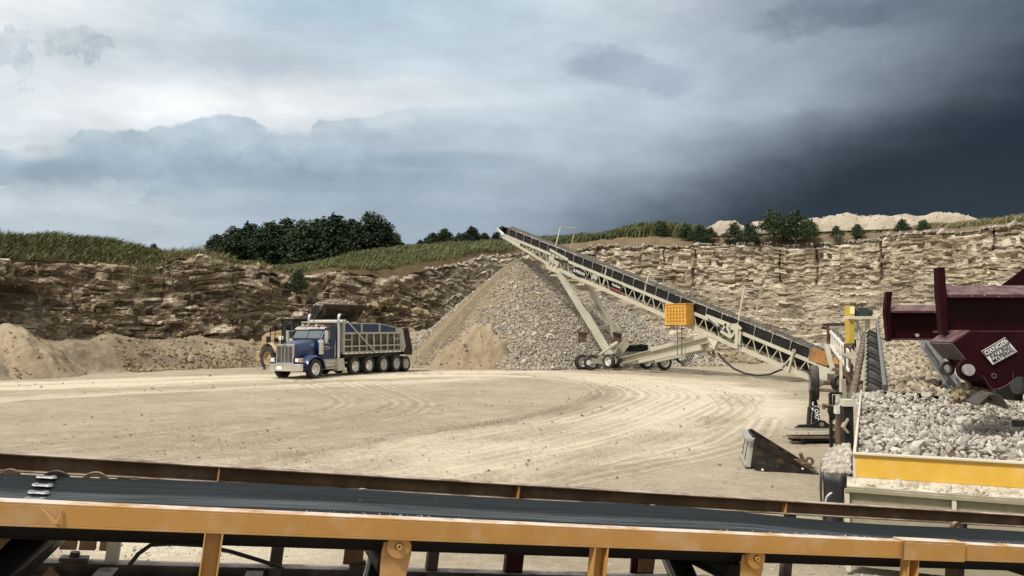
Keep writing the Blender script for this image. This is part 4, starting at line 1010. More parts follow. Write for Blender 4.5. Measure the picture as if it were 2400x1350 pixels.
    hoop(1314, 532, 1354, 536, 1292); hoop(1422, 624, 0, 0, 1414, False); hoop(1519, 648, 1564, 652, 1507); hoop(1744, 677, 1794, 681, 1722)
    # power cabinet on the near side
    a, b = s_at(1571, -W - .1, -.5), s_at(1622, -W - .1, -.5); c = S((a + b) / 2, -W - .42, 0); c.z = P(1596, 738, c.y).z
    ex = (SU * Vector((1, 1, 0)) if False else Vector((SU.x, SU.y, 0)).normalized()); ey = SV
    Mx = Matrix((-ex, ey, Vector((0, 0, 1)))).transposed()
    dx, dy, dz = abs(a - b) * .93, .62, 1.18
    m = MB(); m.box(c, (dx, dy, dz), Mx); m.box(c + Vector((0, 0, dz / 2 + .02)), (dx + .06, dy + .08, .05), Mx); cab = m.build('power_cabinet', M_amber, r, bevel=.015)
    m = MB()
    for i in range(6):
        for j in range(5): p = c + Mx @ Vector((-dx * .36 + i * dx * .145, -dy / 2 - .004, -.36 + j * .19)); m.box(p, (.085, .012, .10), Mx @ Matrix.Rotation(.25, 3, 'Y'))
    m.build('hole_pattern', mat('vent_shadow', (.20, .09, .012), .7, var=0), cab)
    m = MB()
    for o in (-.25, .1): p = c + Mx @ Vector((o, .1, -dz / 2)); m.bar(p, (p.x, p.y, 1.1), .04, .04)
    m.build('cabinet_hanger', M_rust, cab)
    # maker's plates
    d = s_at(1344, -W, -.4); e = s_at(1374, -W, -.4); c = S((d + e) / 2, -W - .06, -.40); ax = -SU; ay = SN; ww = abs(d - e) * 1.22
    pl = MB(); pl.prism([c + ax * (ww * .5 * math.cos(t * math.pi / 14)) + ay * (.33 * math.sin(t * math.pi / 14)) for t in range(28)], SV * .02); pl = pl.build('maker_plate', M_black, r)
    text('lettering', 'SUPERIOR', .27, frame(c - SV * .012, ax, ay), M_white, pl, sx=ww * .80 / 1.30, ext=.003)
    rim_ = MB(); rim_.path([c - SV * .004 + ax * (ww * .5 * math.cos(t * math.pi / 14)) + ay * (.33 * math.sin(t * math.pi / 14)) for t in range(29)], .014, 4); rim_.build('plate_edge', M_cream, pl)
    d = s_at(1434, -W, -.4); e = s_at(1457, -W, -.4); c = S((d + e) / 2, -W - .06, -.36); ww = abs(d - e) * 1.05
    pl = MB(); pl.box(c, (ww, .02, .60), Matrix((ax, SV, ay)).transposed()); pl = pl.build('model_plate', M_black, r)
    text('lettering', 'PowerStacker', .22, frame(c - SV * .014 + ay * .10, ax, ay), M_white, pl, sx=ww * .92 / 1.42, ext=.003)
    m = MB(); m.box(c - SV * .012 - ay * .17, (ww, .012, .14), Matrix((ax, SV, ay)).transposed()); m.build('red_band', M_red, pl)
    m = MB(); c = S(s_at(1396, -W, -.2), -W - .05, -.27); m.box(c, (.55, .02, .32), Matrix((ax, SV, ay)).transposed()); m.build('info_plate', mat('pale_plate', (.32, .36, .32), .5), r)
    # saddle where the legs meet the truss
    sa = s_at(1300, -W, -.4)
    m = MB()
    for w in (-W - .07, W + .07):
        for o in (-.45, .05, .45): m.bar(S(sa + o, w, .1), S(sa + o, w, -1.0), .10, .12, SV)
        m.bar(S(sa - 1.5, w, .12), S(sa + .7, w, .30), .08, .16, SN); m.bar(S(sa - .9, w, -.95), S(sa + .7, w, -.95), .10, .24, SN); m.bar(S(sa - .6, w, -.45), S(sa + .6, w, -.2), .08, .3, SN)
    m.build('leg_saddle', M_cream, r)
    m = MB(); m.tube(S(sa - 1.5, -W - .12, -.05), S(sa - .1, -W - .12, -.14), .07, 10); m.build('saddle_cylinder', M_black, r, smooth=True)
    # legs
    an = S(s_at(1311, -W, -1.0), -W, -1.0); bn = P(1436, 846, 52.6); af = S(s_at(1371, W, -1.0), W, -.95); bf = P(1462, 824, 54.4)
    for nm, p, q in (('leg', an, bn), ('leg', af, bf)):
        m = MB(); m.channel(p, q, .34, .30, .03, up=SV); m.bar(p.lerp(q, .45) + Vector((.25, 0, -.05)), q + Vector((.12, 0, .1)), .14, .24, SV); m.build(nm, M_cream, r)
    m = MB()
    for t in (.16, .42, .66): m = MB(); m.bar(an.lerp(bn, t), af.lerp(bf, t), .14, .26); m.build('cross_brace', M_creamd, r)
    # mud flaps
    for (x, y, D) in ((1368, 790, 52.2), (1450, 792, 54.2)):
        m = MB(); c = P(x, y, D); m.prism([c + Vector((-.36, 0, .32)), c + Vector((.26, .1, .30)), c + Vector((.14, .1, -.34)), c + Vector((-.40, 0, -.38))], (0, .04, 0)); m.box(c + Vector((.05, .1, .38)), (.95, .5, .05)); m.build('mud_flap', M_rust, r)
    # undercarriage
    bt = P(1660, 795, S(s_at(1660, -W, -1), -W, -1).y); b0 = P(1446, 848, 52.3)
    for off in (Vector((0, 0, 0)), SV * 1.5):
        m = MB(); p, q = b0 + off, bt + off * .75; d = (q - p)
        m.channel(p, q, .26, .40, .035, side=-1); m.bar(p + d * .42 + Vector((0, 0, .20)), q + Vector((0, 0, .22)), .24, .22); m.bar(p + d * .28 + Vector((0, 0, -.28)), q - d * .06 + Vector((0, 0, -.36)), .22, .30)
        m.build('telescoping_beam', M_cream, r)
    m = MB(); m.bar(P(1385, 846, 52.0), P(1560, 846, 53.0), .3, .32); m.bar(P(1440, 838, 53), P(1470, 800, 53), .35, .5); m.bar(P(1420, 812, 53.5), P(1480, 812, 54.5), .5, .12); m.bar(P(1400, 846, 54), P(1455, 815, 53.2), .12, .14); m.build('axle', M_creamd, r)
    m = MB(); m.tube(P(1404, 832, 51.8), P(1440, 808, 52.4), .07, 10); m.tube(P(1430, 814, 52.2), P(1446, 804, 52.6), .13, 12); m.build('travel_cylinder', M_cream, r, smooth=True)
    m = MB(); m.box(P(1490, 816, 54.0), (1.5, .9, .45)); m.bar(P(1464, 812, 53.2), P(1506, 807, 53.2), .5, .05); m.bar(P(1456, 800, 53.4), P(1478, 803, 53.4), .4, .14); m.build('hydraulic_pack', M_black, r, bevel=.02)
    wd = Vector((.40, -.92, 0))
    for (x, D, ax, R_) in ((1386, 52.0, wd, .50), (1364, 52.6, wd, .50), (1557, 52.0, wd, .50), (1516, 53.4, wd, .50)):
        c = P(x, 850, D); c.z = .5; wheel(r, c, ax, R_, .30, deep=.25)
    for (x, y, D) in ((1428, 847, 51.6), (1441, 845, 52.2)):
        c = P(x, y, D); wheel(r, c, (-.80, -.60, .0), .46, .29, deep=.25)
    m = MB(); m.tube(P(1372, 850, 52.3), P(1380, 850, 51.7), .16, 12); m.build('dual_hub', M_whiterim, r, smooth=True)
    # stand legs under the truss
    m = MB(); g1, g2 = G(1627, 846), G(1672, 852)
    m.bar(P(1612, 795, g1.y), (g1.x - .25, g1.y, .05), .20, .20); m.bar((g1.x - .25, g1.y, .9), (g1.x - .28, g1.y, .02), .26, .26); m.build('jack_leg', M_cream, r)
    m = MB(); q = Vector((g2.x, g2.y, .04)); m.bar(P(1672, 805, g2.y), q, .16, .16); m.bar(P(1648, 795, g2.y), q + Vector((-.1, 0, .25)), .14, .16); m.bar((g1.x, g1.y, .42), q + Vector((0, 0, .35)), .07, .07); m.bar(q + Vector((-.25, 0, -.02)), q + Vector((.25, 0, -.02)), .35, .05)
    m.bar(P(1655, 820, g2.y), P(1770, 819, g2.y - 1.5), .07, .09); m.bar(P(1655, 812, g2.y), P(1690, 818, g2.y), .06, .06); m.bar(P(1705, 818, g2.y), P(1718, 808, g2.y), .06, .06); m.build('stand_frame', M_rust, r)
    m = MB(); m.prism([S(s_at(1652, -W, -1), -W - .08, -.86), S(s_at(1684, -W, -1), -W - .08, -.84), P(1673, 818, S(s_at(1684, -W, -1), -W, -1).y), P(1658, 809, S(s_at(1652, -W, -1), -W, -1).y)], SV * .06); m.build('hinge_plate', M_cream, r)
    # lifting linkage on the near side
    def sp(px, py, w=-.80):
        a = s_at(px, w, -.3); q = S(a, w, -.3); return P(px, py, q.y)
    m = MB(); m.tube(sp(1663, 746), sp(1686, 766), .12, 12); m.tube(sp(1686, 766), sp(1694, 773), .07, 8); m.build('lift_cylinder', mat('grey_cylinder', (.22, .22, .21), .35, metal=.4), r, smooth=True)
    m = MB()
    m.bar(sp(1655, 741), sp(1712, 763), .12, .22); m.bar(sp(1689, 776), sp(1714, 791), .10, .14); m.bar(sp(1714, 791), sp(1727, 772), .10, .12); m.bar(sp(1704, 765), sp(1714, 790), .10, .12); m.bar(sp(1700, 762), sp(1692, 777), .08, .10)
    m.prism([sp(1706, 759), sp(1726, 758), sp(1738, 770), sp(1730, 776), sp(1712, 772)], SV * .08); m.bar(sp(1728, 770), sp(1727, 808), .16, .16); m.bar(sp(1735, 776), sp(1733, 806), .08, .12); m.build('link_arm', M_cream, r)
    m = MB(); m.tube(sp(1687, 770, -.9), sp(1687, 770, -.6), .09, 10); m.tube(sp(1700, 761, -.9), sp(1700, 761, -.6), .07, 10); m.build('link_pin', M_black, r)
    # tail end
    a0, a1 = s_at(1900, -W, .3), s_at(1943, -W, .3)
    for w in (-.66, .66):
        m = MB(); m.prism([S(a0, w, .06), S(a0 - .05, w, .72), S(a1 - .2, w, .72), S(a1, w, .10)], SV * .04); m.build('skirt_board', mat('weathered_orange', (.33, .16, .05), .65, var=.25, dust=.4, spots=((.10, .05, .02), 5, .55, .7)), r)
    m = MB(); a2 = s_at(1905, -W, -.4); m.prism([S(a2, -.66, .02), S(-.5, -.66, .08), S(-.5, -.66, -.45), S(a2, -.66, -.82)], SV * .08); m.prism([S(a2, .60, .02), S(-.5, .60, .08), S(-.5, .60, -.45), S(a2, .60, -.82)], SV * .08); m.build('tail_section', M_cream, r)
    sa = s_at(1857, -W, -.4); m = MB(); m.bar(S(sa, -.7, .12), S(sa, -.7, -.95), .10, .12, SV); m.ring(S(sa, -.7, .20), SV, .05, .10, .05, 12); m.bar(S(sa, -.7, -.1), S(sa + .45, -.7, -.8), .05, .06, SV); m.build('lifting_eye', M_cream, r)
    c0 = Vector((16.0, 38.6, 0)); m = MB(); m.box((c0.x - .1, c0.y, .12), (2.6, .5, .14)); m.box((c0.x - .7, c0.y - .1, .34), (.6, .5, .34)); m.build('pivot_plate', M_rust, r, bevel=.02)
    pts = [P(1683, 828, 45), P(1700, 848, 44.4), P(1720, 864, 43.8), P(1745, 875, 43.2), P(1775, 880, 42.6), P(1805, 877, 42.2), P(1832, 866, 41.9), P(1853, 850, 41.8)]
    pl = []; 
    for i in range(len(pts) - 1):
        for t in (0, .5): pl.append(pts[i].lerp(pts[i + 1], t))
    m = MB(); m.path(pl + [pts[-1]], .055, 6); m.build('slack_cable', M_hose, r, smooth=True)
    m = MB()
    for k in range(4):
        cc = P(1596, 832, 51.0); m.path([cc + Vector((-.75 + .1 * k + 1.4 * t, 0, .30 - (.75 + .08 * k) * math.sin(math.pi * t))) for t in np.linspace(0, 1, 12)], .03, 6)
    m.build('hose_bundle', M_hose, r, smooth=True)
stacker()

# ================================================================ dump truck
def truck():
    f = Vector((-.42, -.9075)); o = Vector((-11.335, 43.13)); rz = math.atan2(f.y, f.x)
    r = thing('dump_truck', 'dark blue conventional dump truck with a grey ribbed body being loaded', 'dump truck', (o.x, o.y, 0), rz)
    def b(m, n, mt, parent=None, **k): return m.build(n, mt, parent or r, local=True, **k)
    # running gear
    R_ = .52
    for s, rim, rad in ((0, M_chrome, .525), (-3.50, M_chrome, .50), (-4.85, M_chrome, .50), (-6.36, M_whiterim, .515), (-7.75, M_whiterim, .515), (-8.83, M_whiterim, .47)):
        for y in (1, -1):
            w = wheel(r, (s, y * 1.02, rad if s not in (-3.5, -4.85) else rad + .03), (0, y, 0), rad, .34 if s == 0 else .30, rimm=rim if y > 0 else M_black, local=True, deep=.05 if s > -6 else .35)
            if s < -6: wheel(r, (s, y * .66, rad), (0, y, 0), rad, .29, rimm=M_black, local=True, hub=False)
    m = MB()
    for y in (-.42, .42): m.box((-3.9, y, .88), (9.9, .09, .26))
    for s in (0, -3.5, -4.85, -6.36, -7.75, -8.83): m.tube((s, -.9, .53), (s, .9, .53), .09, 10)
    for s in (-1.2, -2.6, -5.6, -7.05): m.box((s, 0, .86), (.14, .9, .2))
    b(m, 'chassis', M_black)
    # bumper
    m = MB(); pr = [(1.02, -1.17), (1.20, -1.15), (1.30, -.80), (1.33, 0), (1.30, .80), (1.20, 1.15), (1.02, 1.17)]
    m.prism([Vector((x, y, .46)) for x, y in pr], (0, 0, .37)); bp = b(m, 'bumper', M_chrome, bevel=.02)
    m = MB(); m.box((1.345, -.12, .63), (.02, .34, .17)); b(m, 'number_plate', M_white, bp)
    # hood: lofted cross-sections
    secs = [(1.0, .53, 1.80, .80), (.98, .545, 1.83, .80), (.5, .60, 1.91, .8), (0, .67, 2.0, .9), (-.45, .73, 2.07, 1.0), (-.72, .76, 2.10, 1.05)]
    V = []; NP = 13
    for x, hw, top, bot in secs:
        for k in range(NP):
            a = -1 + 2 * k / (NP - 1); yy = hw * math.copysign(min(1, abs(a) * 1.35), a); e = max(0, abs(a) * 1.35 - .78) / .22
            z = top - .07 * a * a - (.10 * min(e, 1) ** 2) if abs(a) < .74 else top - .17 - (abs(a) - .74) / .26 * (top - .17 - bot)
            V.append((x, yy, z))
    hood = npobj_local(r, 'hood', V, [gridfaces(len(secs), NP)], M_blue)
    m = MB(); m.box((.42, .69, 1.40), (.02, .02, .02)); 
    # grille
    m = MB()
    for y in (-.52, .52): m.box((1.03, y, 1.32), (.14, .075, 1.0))
    m.box((1.03, 0, 1.785), (.14, 1.1, .11)); m.box((1.03, 0, .85), (.14, 1.1, .075)); g = b(m, 'grille_shell', M_chrome, bevel=.025)
    m = MB(); m.box((1.015, 0, 1.31), (.05, .98, .86)); b(m, 'grille_mesh', mat('grille_dark', (.03, .03, .03), .5, metal=.4), g)
    m = MB()
    for y in (-.225, 0, .225): m.box((1.05, y, 1.31), (.04, .022, .86))
    for k in range(16): m.box((1.044, -.46 + k * .0613, 1.31), (.012, .008, .84))
    b(m, 'grille_bars', M_alu, g)
    m = MB(); m.prism([Vector((1.105, .09 * math.cos(t * math.pi / 8), 1.785 + .033 * math.sin(t * math.pi / 8))) for t in range(16)], (.012, 0, 0)); b(m, 'emblem', M_black, g)
    # front wings
    for y in (1, -1):
        V = []; n = 13
        for i in range(n):
            a = math.pi * (-.06 + 1.10 * i / (n - 1)); c_, s_ = math.cos(a), math.sin(a)
            x0, z0 = c_ * .72 - .02, .56 + s_ * .66
            for (yy, dz) in ((.60, .10), (.80, .09), (1.02, .05), (1.17, -.02), (1.20, -.07)): V.append((x0 + (dz if abs(c_) < .4 else 0) * 0, y * yy, max(z0 + dz * (.4 + .6 * s_), .50)))
        npobj_local(r, 'front_wing', V, [gridfaces(n, 5)], M_blue)
        m = MB(); m.box((.97, y * .86, 1.02), (.20, .40, .22)); h = b(m, 'headlight', M_chrome, bevel=.03)
        m = MB(); m.box((1.08, y * .80, 1.02), (.02, .20, .15)); b(m, 'lens', M_lens, h); m = MB(); m.box((1.03, y * 1.075, 1.03), (.12, .04, .15)); b(m, 'turn_lamp', M_orange, h)
    # cab
    prof = [(-.62, 1.05), (-.62, 2.08), (-.98, 2.60), (-1.12, 2.70), (-1.5, 2.76), (-1.95, 2.74), (-1.97, 2.6), (-1.97, 1.05)]
    m = MB(); m.prism([Vector((x, -.99, z)) for x, z in prof], (0, 1.98, 0)); cab = b(m, 'cab', M_blue, bevel=.06, seg=3)
    # screen in two panes
    n_ = Vector((.52, 0, .36)).normalized()
    for y0, y1 in ((-.88, -.03), (.03, .88)):
        m = MB(); m.prism([Vector((-.64, y0, 2.12)) + n_ * .012, Vector((-.64, y1, 2.12)) + n_ * .012, Vector((-.955, y1 * .985, 2.575)) + n_ * .012, Vector((-.955, y0 * .985, 2.575)) + n_ * .012], n_ * .01); b(m, 'windscreen', M_glass, cab)
    m = MB(); m.bar(Vector((-.63, -.95, 2.10)) + n_ * .02, Vector((-.63, .95, 2.10)) + n_ * .02, .03, .03)
    m.bar(Vector((-.64, 0, 2.12)) + n_ * .02, Vector((-.955, 0, 2.575)) + n_ * .02, .035, .02); b(m, 'screen_trim', M_black, cab)
    for y in (1, -1):
        m = MB(); m.prism([Vector((-.80, y * .996, 2.10)), Vector((-1.42, y * .996, 2.10)), Vector((-1.42, y * .996, 2.55)), Vector((-1.06, y * .996, 2.55))], (0, y * .012, 0)); b(m, 'side_window', M_glass, cab)
        m = MB(); m.bar((-.70, y * 1.0, 1.12), (-.70, y * 1.0, 2.06), .012, .012); m.bar((-1.47, y * 1.0, 1.12), (-1.47, y * 1.0, 2.60), .012, .012); m.bar((-.7, y * 1.0, 1.12), (-1.47, y * 1.0, 1.12), .012, .012); d = b(m, 'door_seam', M_dark, cab)
        m = MB(); m.box((-1.36, y * 1.02, 1.62), (.16, .04, .04)); b(m, 'handle', M_chrome, cab)
        m = MB(); m.box((-1.75, y * 1.03, 1.25), (.04, .03, 1.0)); m.box((-1.80, y * 1.03, 1.55), (.03, .03, .9)); b(m, 'grab_rail', M_chrome, cab)
        m = MB(); m.bar((-.75, y * 1.02, 2.10), (-.66, y * 1.30, 2.06), .03, .03); m.bar((-.9, y * 1.02, 2.52), (-.66, y * 1.30, 2.52), .03, .03); m.box((-.68, y * 1.30, 2.30), (.09, .19, .48)); m.tube((-.64, y * 1.30, 1.98), (-.70, y * 1.30, 1.98), .09, 12); b(m, 'mirror', M_chrome, cab, bevel=.01)
        # air cleaner canister
        m = MB(); m.tube((-.62, y * .98, 1.28), (-.62, y * .98, 1.92), .155, 18); m.tube((-.62, y * .98, 1.92), (-.62, y * .98, 2.06), .18, 18, .16); m.tube((-.62, y * .98, 1.62), (-.62, y * .98, 1.66), .162, 18); b(m, 'air_cleaner', M_chrome, smooth=True)
        # exhaust stack
        m = MB(); m.tube((-2.08, y * 1.02, 1.10), (-2.08, y * 1.02, 2.75), .115, 16); m.path([(-2.08, y * 1.02, 2.75), (-2.08, y * 1.02, 3.2), (-2.11, y * 1.02, 3.32), (-2.21, y * 1.02, 3.43)], .075, 14)
        m.path([(-2.08, y * 1.02, 1.14), (-2.06, y * 1.02, .95), (-1.9, y * .95, .82), (-1.7, y * .8, .78)], .075, 12); st = b(m, 'exhaust_stack', M_chrome, smooth=True)
        # tank and steps
        m = MB(); m.tube((-.82, y * .84, .74), (-2.3, y * .84, .74), .30, 24); b(m, 'fuel_tank', M_alu, smooth=True)
        m = MB(); m.box((-1.30, y * 1.10, .52), (.85, .22, .05)); m.box((-1.30, y * 1.10, .84), (.85, .22, .05)); m.box((-.86, y * 1.1, .68), (.03, .2, .36)); m.box((-1.74, y * 1.1, .68), (.03, .2, .36)); m.prism([Vector((-1.85, y * .8, .35)), Vector((-2.55, y * .8, .35)), Vector((-2.42, y * .8, 1.02)), Vector((-1.85, y * .8, 1.02))], (0, y * .36, 0)); b(m, 'step_box', M_alu)
    m = MB(); m.prism([Vector((-.84, -.98, 2.63)), Vector((-1.1, -.98, 2.75)), Vector((-1.14, -.98, 2.72)), Vector((-.86, -.98, 2.59))], (0, 1.96, 0)); b(m, 'sun_visor', M_chrome, cab)
    for y in (-.72, -.36, 0, .36, .72):
        m = MB(); m.prism([Vector((-1.10, y - .06, 2.76)), Vector((-1.10, y + .06, 2.76)), Vector((-1.30, y + .05, 2.78)), Vector((-1.30, y - .05, 2.78))], (0, 0, .055)); b(m, 'marker_lamp', M_orange, cab)
    for y in (-.45, .45):
        m = MB(); m.tube((-1.5, y, 2.80), (-1.0, y, 2.83), .035, 10); m.tube((-1.0, y, 2.83), (-.86, y, 2.84), .04, 10, .075); b(m, 'air_horn', M_chrome, cab, smooth=True)
    m = MB(); m.tube((-1.35, .9, 2.75), (-1.35, .9, 2.86), .06, 10); b(m, 'beacon', M_red, cab)
    # firm's script on the door: a line of small words over an underlined flourish
    def script(pts, rr):
        m = MB(); m.path([Vector((x, 1.004, z)) for x, z in pts], rr, 4); return m
    m = script([(-.92 - .018 * i, 1.86 + .022 * math.sin(i * 1.7) * (1 if i % 4 else .2)) for i in range(22)], .008)
    m.path([Vector((-.96 - .017 * i, 1.004, 1.66 + .05 * math.sin(i * 1.15) * (1.2 if i < 4 else .6))) for i in range(20)], .012, 4)
    m.path([Vector((-1.12 - .21 * math.cos(t), 1.004, 1.60 + .075 * math.sin(t))) for t in np.linspace(math.pi * .9, math.pi * 2.2, 14)], .008, 4); b(m, 'door_script', M_white, cab)
    # tipping body
    x0, x1 = -2.28, -8.15; yb = 1.2; zb, zm, zt = 1.27, 2.40, 2.94
    m = MB()
    m.box2((x0, -yb + .06, zb), (x1, yb - .06, zb + .10))
    pass
    m.box2((x0, -yb + .03, zb), (x0 - .05, yb - .03, 2.96))
    body = b(m, 'tipping_body', M_body)
    for y in (1, -1):
        m = MB(); m.box2((x0 - .05, y * (yb - .13), zb + .1), (x1, y * (yb - .10), zm)); b(m, 'side_panel', mat('stained_panel', (.20, .19, .165), .7, var=.3, vscale=3, dust=.3, spots=((.12, .10, .07), 2.5, .55, .6)), body)
    m = MB(); m.box2((x0 - .3, -1.0, .98), (x1 - .2, 1.0, 1.22)); b(m, 'hoist_frame', M_black)
    for y in (1, -1):
        m = MB(); Y = y * (yb - .01)
        m.box2((x0, Y - .045, zm - .07), (x1 + .12, Y + .045, zm + .05)); m.box2((x0, Y - .045, zb - .05), (x1, Y + .045, zb + .09)); m.box2((x0, Y - .035, 1.62), (x1, Y + .035, 1.70))
        for k in range(9):
            xx = x0 - .07 - k * (abs(x1 - x0) - .14) / 8; m.box((xx, Y, (zb + zm) / 2), (.12 if k in (0, 8) else .085, .075, zm - zb))
        for k in (0, 7): xx = x0 - .07 - (k + .5) * (abs(x1 - x0) - .14) / 8; m.box((xx, Y, 2.03), (.62, .06, .06))
        b(m, 'body_ribs', M_body, body, bevel=.008)
        m = MB()
        for xx in (x0 - .06, -3.98, -5.78): m.box((xx, Y, (zm + zt) / 2), (.14, .07, zt - zm))
        m.box2((x0, Y - .03, zt - .03), (-5.78, Y + .03, zt + .03)); m.bar((-5.78, Y, zt), (-7.75, Y, 2.68), .06, .05); m.prism([Vector((-7.5, Y - .03, zm)), Vector((-7.95, Y - .03, zm)), Vector((-7.95, Y - .03, 2.66)), Vector((-7.5, Y - .03, 2.74))], (0, .06, 0)); b(m, 'board_frame', M_body, body)
        for xa, xb, za, zc in ((x0 - .13, -3.91, zt, zt), (-4.05, -5.71, zt, zt), (-5.85, -7.5, zt - .01, 2.73)):
            m = MB(); m.prism([Vector((xa, y * (yb - .04), zm + .05)), Vector((xb, y * (yb - .04), zm + .05)), Vector((xb, y * (yb - .04), zc)), Vector((xa, y * (yb - .04), za))], (0, y * .02, 0)); b(m, 'side_board', mat('side_board_blue', (.006, .036, .11), .4, var=.2, dust=.15), body)
        m = MB()
        for k in range(12): m.box((x0 - .25 - k * .49, Y + y * .05, zb - .005), (.24, .012, .055))
        b(m, 'reflector_tape', M_white, body)
        m = MB(); m.prism([Vector((x1 + .1, Y - .05, zb + .02)), Vector((x1 - .28, Y - .05, zb - .05)), Vector((x1 - .50, Y - .05, 1.55)), Vector((x1 - .15, Y - .05, 2.62)), Vector((x1 + .12, Y - .05, 2.66))], (0, y * .08, 0)); b(m, 'corner_plate', M_body, body)
        m = MB(); m.bar((x0 - .25, y * 1.30, zt + .08), (-5.15, y * 1.30, 1.32), .06, .07); m.tube((-5.15, y * 1.24, 1.32), (-5.15, y * 1.34, 1.32), .08, 10); b(m, 'tarp_arm', M_alu)
    m = MB(); m.prism([Vector((-8.20, -1.20, 2.66)), Vector((-8.95, -1.20, 2.70)), Vector((-9.50, -1.20, 1.35)), Vector((-9.45, -1.20, 1.0)), Vector((-8.45, -1.20, 1.06))], (0, 2.40, 0)); b(m, 'tailgate', M_black, body, bevel=.03)
    m = MB(); m.box((-2.05, 0, 3.0), (.75, 2.42, .07)); m.tube((-2.5, -1.2, 3.04), (-2.5, 1.2, 3.04), .10, 12); b(m, 'cab_shield', M_alu, body)
    m = MB(); m.box2((x0 - .1, -1.1, 1.4), (x1 + .3, 1.1, 2.35)); b(m, 'load', M_sand, body)
def npobj_local(parent, name, V, faces, m, smooth=True):
    o = bpy.data.objects.new(name, npmesh(name, V, faces, m, smooth=smooth)); link(o, parent); ORG[o.name] = Vector((0, 0, 0))
    so = o.modifiers.new('thickness', 'SOLIDIFY'); so.thickness = .02; return o
truck()

# ================================================================ wheel loader, its bucket held over the truck
def loader():
    ax = Vector((.74, -.67, 0)).normalized(); o = Vector((-14.6, 52.4)); rz = math.atan2(ax.y, ax.x)
    r = thing('wheel_loader', 'dusty yellow wheel loader behind the truck holding up a heaped bucket', 'wheel loader', (o.x, o.y, 0), rz)
    def b(m, n, mt, parent=None, **k): return m.build(n, mt, parent or r, local=True, **k)
    My = mat('faded_machine_yellow', (.40, .30, .165), .6, var=.15, dust=.6, spots=((.2, .14, .07), 4, .6, .5))
    for s in (0, 3.1):
        for y in (1, -1): wheel(r, (s, y * 1.08, .76), (0, y, 0), .76, .56, rimm=My, lugs=22, local=True, deep=.1, rr=.55)
    m = MB(); m.prism([Vector((x, -.72, z)) for x, z in ((-1.75, .95), (-1.85, 1.2), (-1.70, 2.15), (-1.2, 2.36), (.6, 2.55), (.6, 1.2), (.2, .9))], (0, 1.44, 0)); hd = b(m, 'engine_hood', My, bevel=.08, seg=3)
    m = MB(); m.box((-.9, -.73, 1.95), (.42, .03, .38)); b(m, 'side_grille', M_dark, hd); m = MB(); m.box((.1, -.73, 1.9), (.5, .03, .3)); b(m, 'side_grille', M_dark, hd)
    m = MB(); m.box((.62, -.735, 2.05), (.5, .03, .26)); b(m, 'white_decal', M_white, hd)
    for y in (1, -1):
        V = []
        for i in range(11):
            a = math.pi * (.02 + .86 * i / 10); V += [(-math.cos(a) * .98, y * .74, .76 + math.sin(a) * 1.02), (-math.cos(a) * .98, y * 1.34, .76 + math.sin(a) * .98)]
        npobj_local(r, 'wheel_arch', V, [gridfaces(11, 2)], My)
    m = MB(); m.box((-1.75, 0, .85), (.5, 1.9, .7)); b(m, 'counterweight', My, bevel=.08)
    m = MB(); m.box((1.9, 0, .95), (2.9, .8, .5)); m.box((3.1, 0, .8), (.9, 1.5, .5)); b(m, 'frame', mat('machine_grime', (.05, .04, .03), .8, var=.3, dust=.5))
    # cab
    m = MB()
    for x in (.75, 2.05):
        for y in (-.72, .72): m.bar((x, y, 1.6), (x - .05, y * .95, 3.15), .12, .12)
    m.box((1.38, 0, 1.75), (1.5, 1.5, .5)); cab = b(m, 'cab', M_black)
    m = MB(); m.box((1.38, 0, 3.2), (1.75, 1.65, .16)); b(m, 'cab_roof', M_black, cab, bevel=.05)
    m = MB(); m.box((1.38, -.71, 2.5), (1.2, .02, 1.2)); m.box((1.38, .71, 2.5), (1.2, .02, 1.2)); m.box((2.05, 0, 2.5), (.02, 1.3, 1.2)); m.box((.72, 0, 2.5), (.02, 1.3, 1.2)); b(m, 'cab_glass', mat('dim_cab_glass', (.03, .035, .035), .08, var=0, spec=.9), cab)
    m = MB(); m.bar((.45, -1.05, 1.45), (.45, -1.05, 3.0), .04, .04); m.bar((-.1, -1.05, 1.45), (-.1, -1.05, 2.75), .04, .04); m.bar((-.1, -1.05, 2.75), (.45, -1.05, 2.75), .04, .04); m.bar((-.1, -1.05, 2.3), (.45, -1.05, 2.3), .03, .03); m.bar((-.1, -1.05, 1.9), (.45, -1.05, 1.9), .04, .04); b(m, 'ladder_rail', M_black)
    m = MB(); m.bar((2.0, -.9, 3.1), (2.3, -1.25, 2.9), .04, .04); m.box((2.3, -1.28, 2.65), (.08, .25, .42)); b(m, 'mirror', M_black)
    # lift arms and bucket
    for y in (-.5, .5):
        m = MB(); m.bar((2.4, y, 1.75), (3.6, y, 2.75), .16, .42); m.bar((3.55, y, 2.72), (4.9, y, 3.05), .16, .36); b(m, 'lift_arm', My)
        m = MB(); m.tube((2.3, y * 1.2, 1.2), (3.5, y * 1.2, 2.5), .08, 10); b(m, 'lift_ram', M_black)
    bx, bz = 5.35, 3.05
    pr = [(-.55, 1.0), (-.62, .45), (-.45, .12), (-.05, 0), (.45, .38), (.95, .92)]     # floor and back of the bucket, tipped back
    m = MB(); t = .05
    V = [Vector((bx + x, 0, bz + z)) for x, z in pr]
    for i in range(len(V) - 1):
        m.prism([V[i] - Vector((0, 1.5, 0)), V[i + 1] - Vector((0, 1.5, 0)), V[i + 1] + Vector((0, 1.5, 0)), V[i] + Vector((0, 1.5, 0))], (V[i + 1] - V[i]).cross(Vector((0, 1, 0))).normalized() * t)
    for y in (-1.5, 1.45): m.prism([Vector((v.x, y, v.z)) for v in V], (0, .05, 0))
    Mb = mat('worn_bucket_steel', (.018, .017, .017), .5, metal=.3, var=.3, vscale=2, dust=.3, spots=((.16, .14, .11), 2.5, .52, .7))
    bk = b(m, 'bucket', Mb)
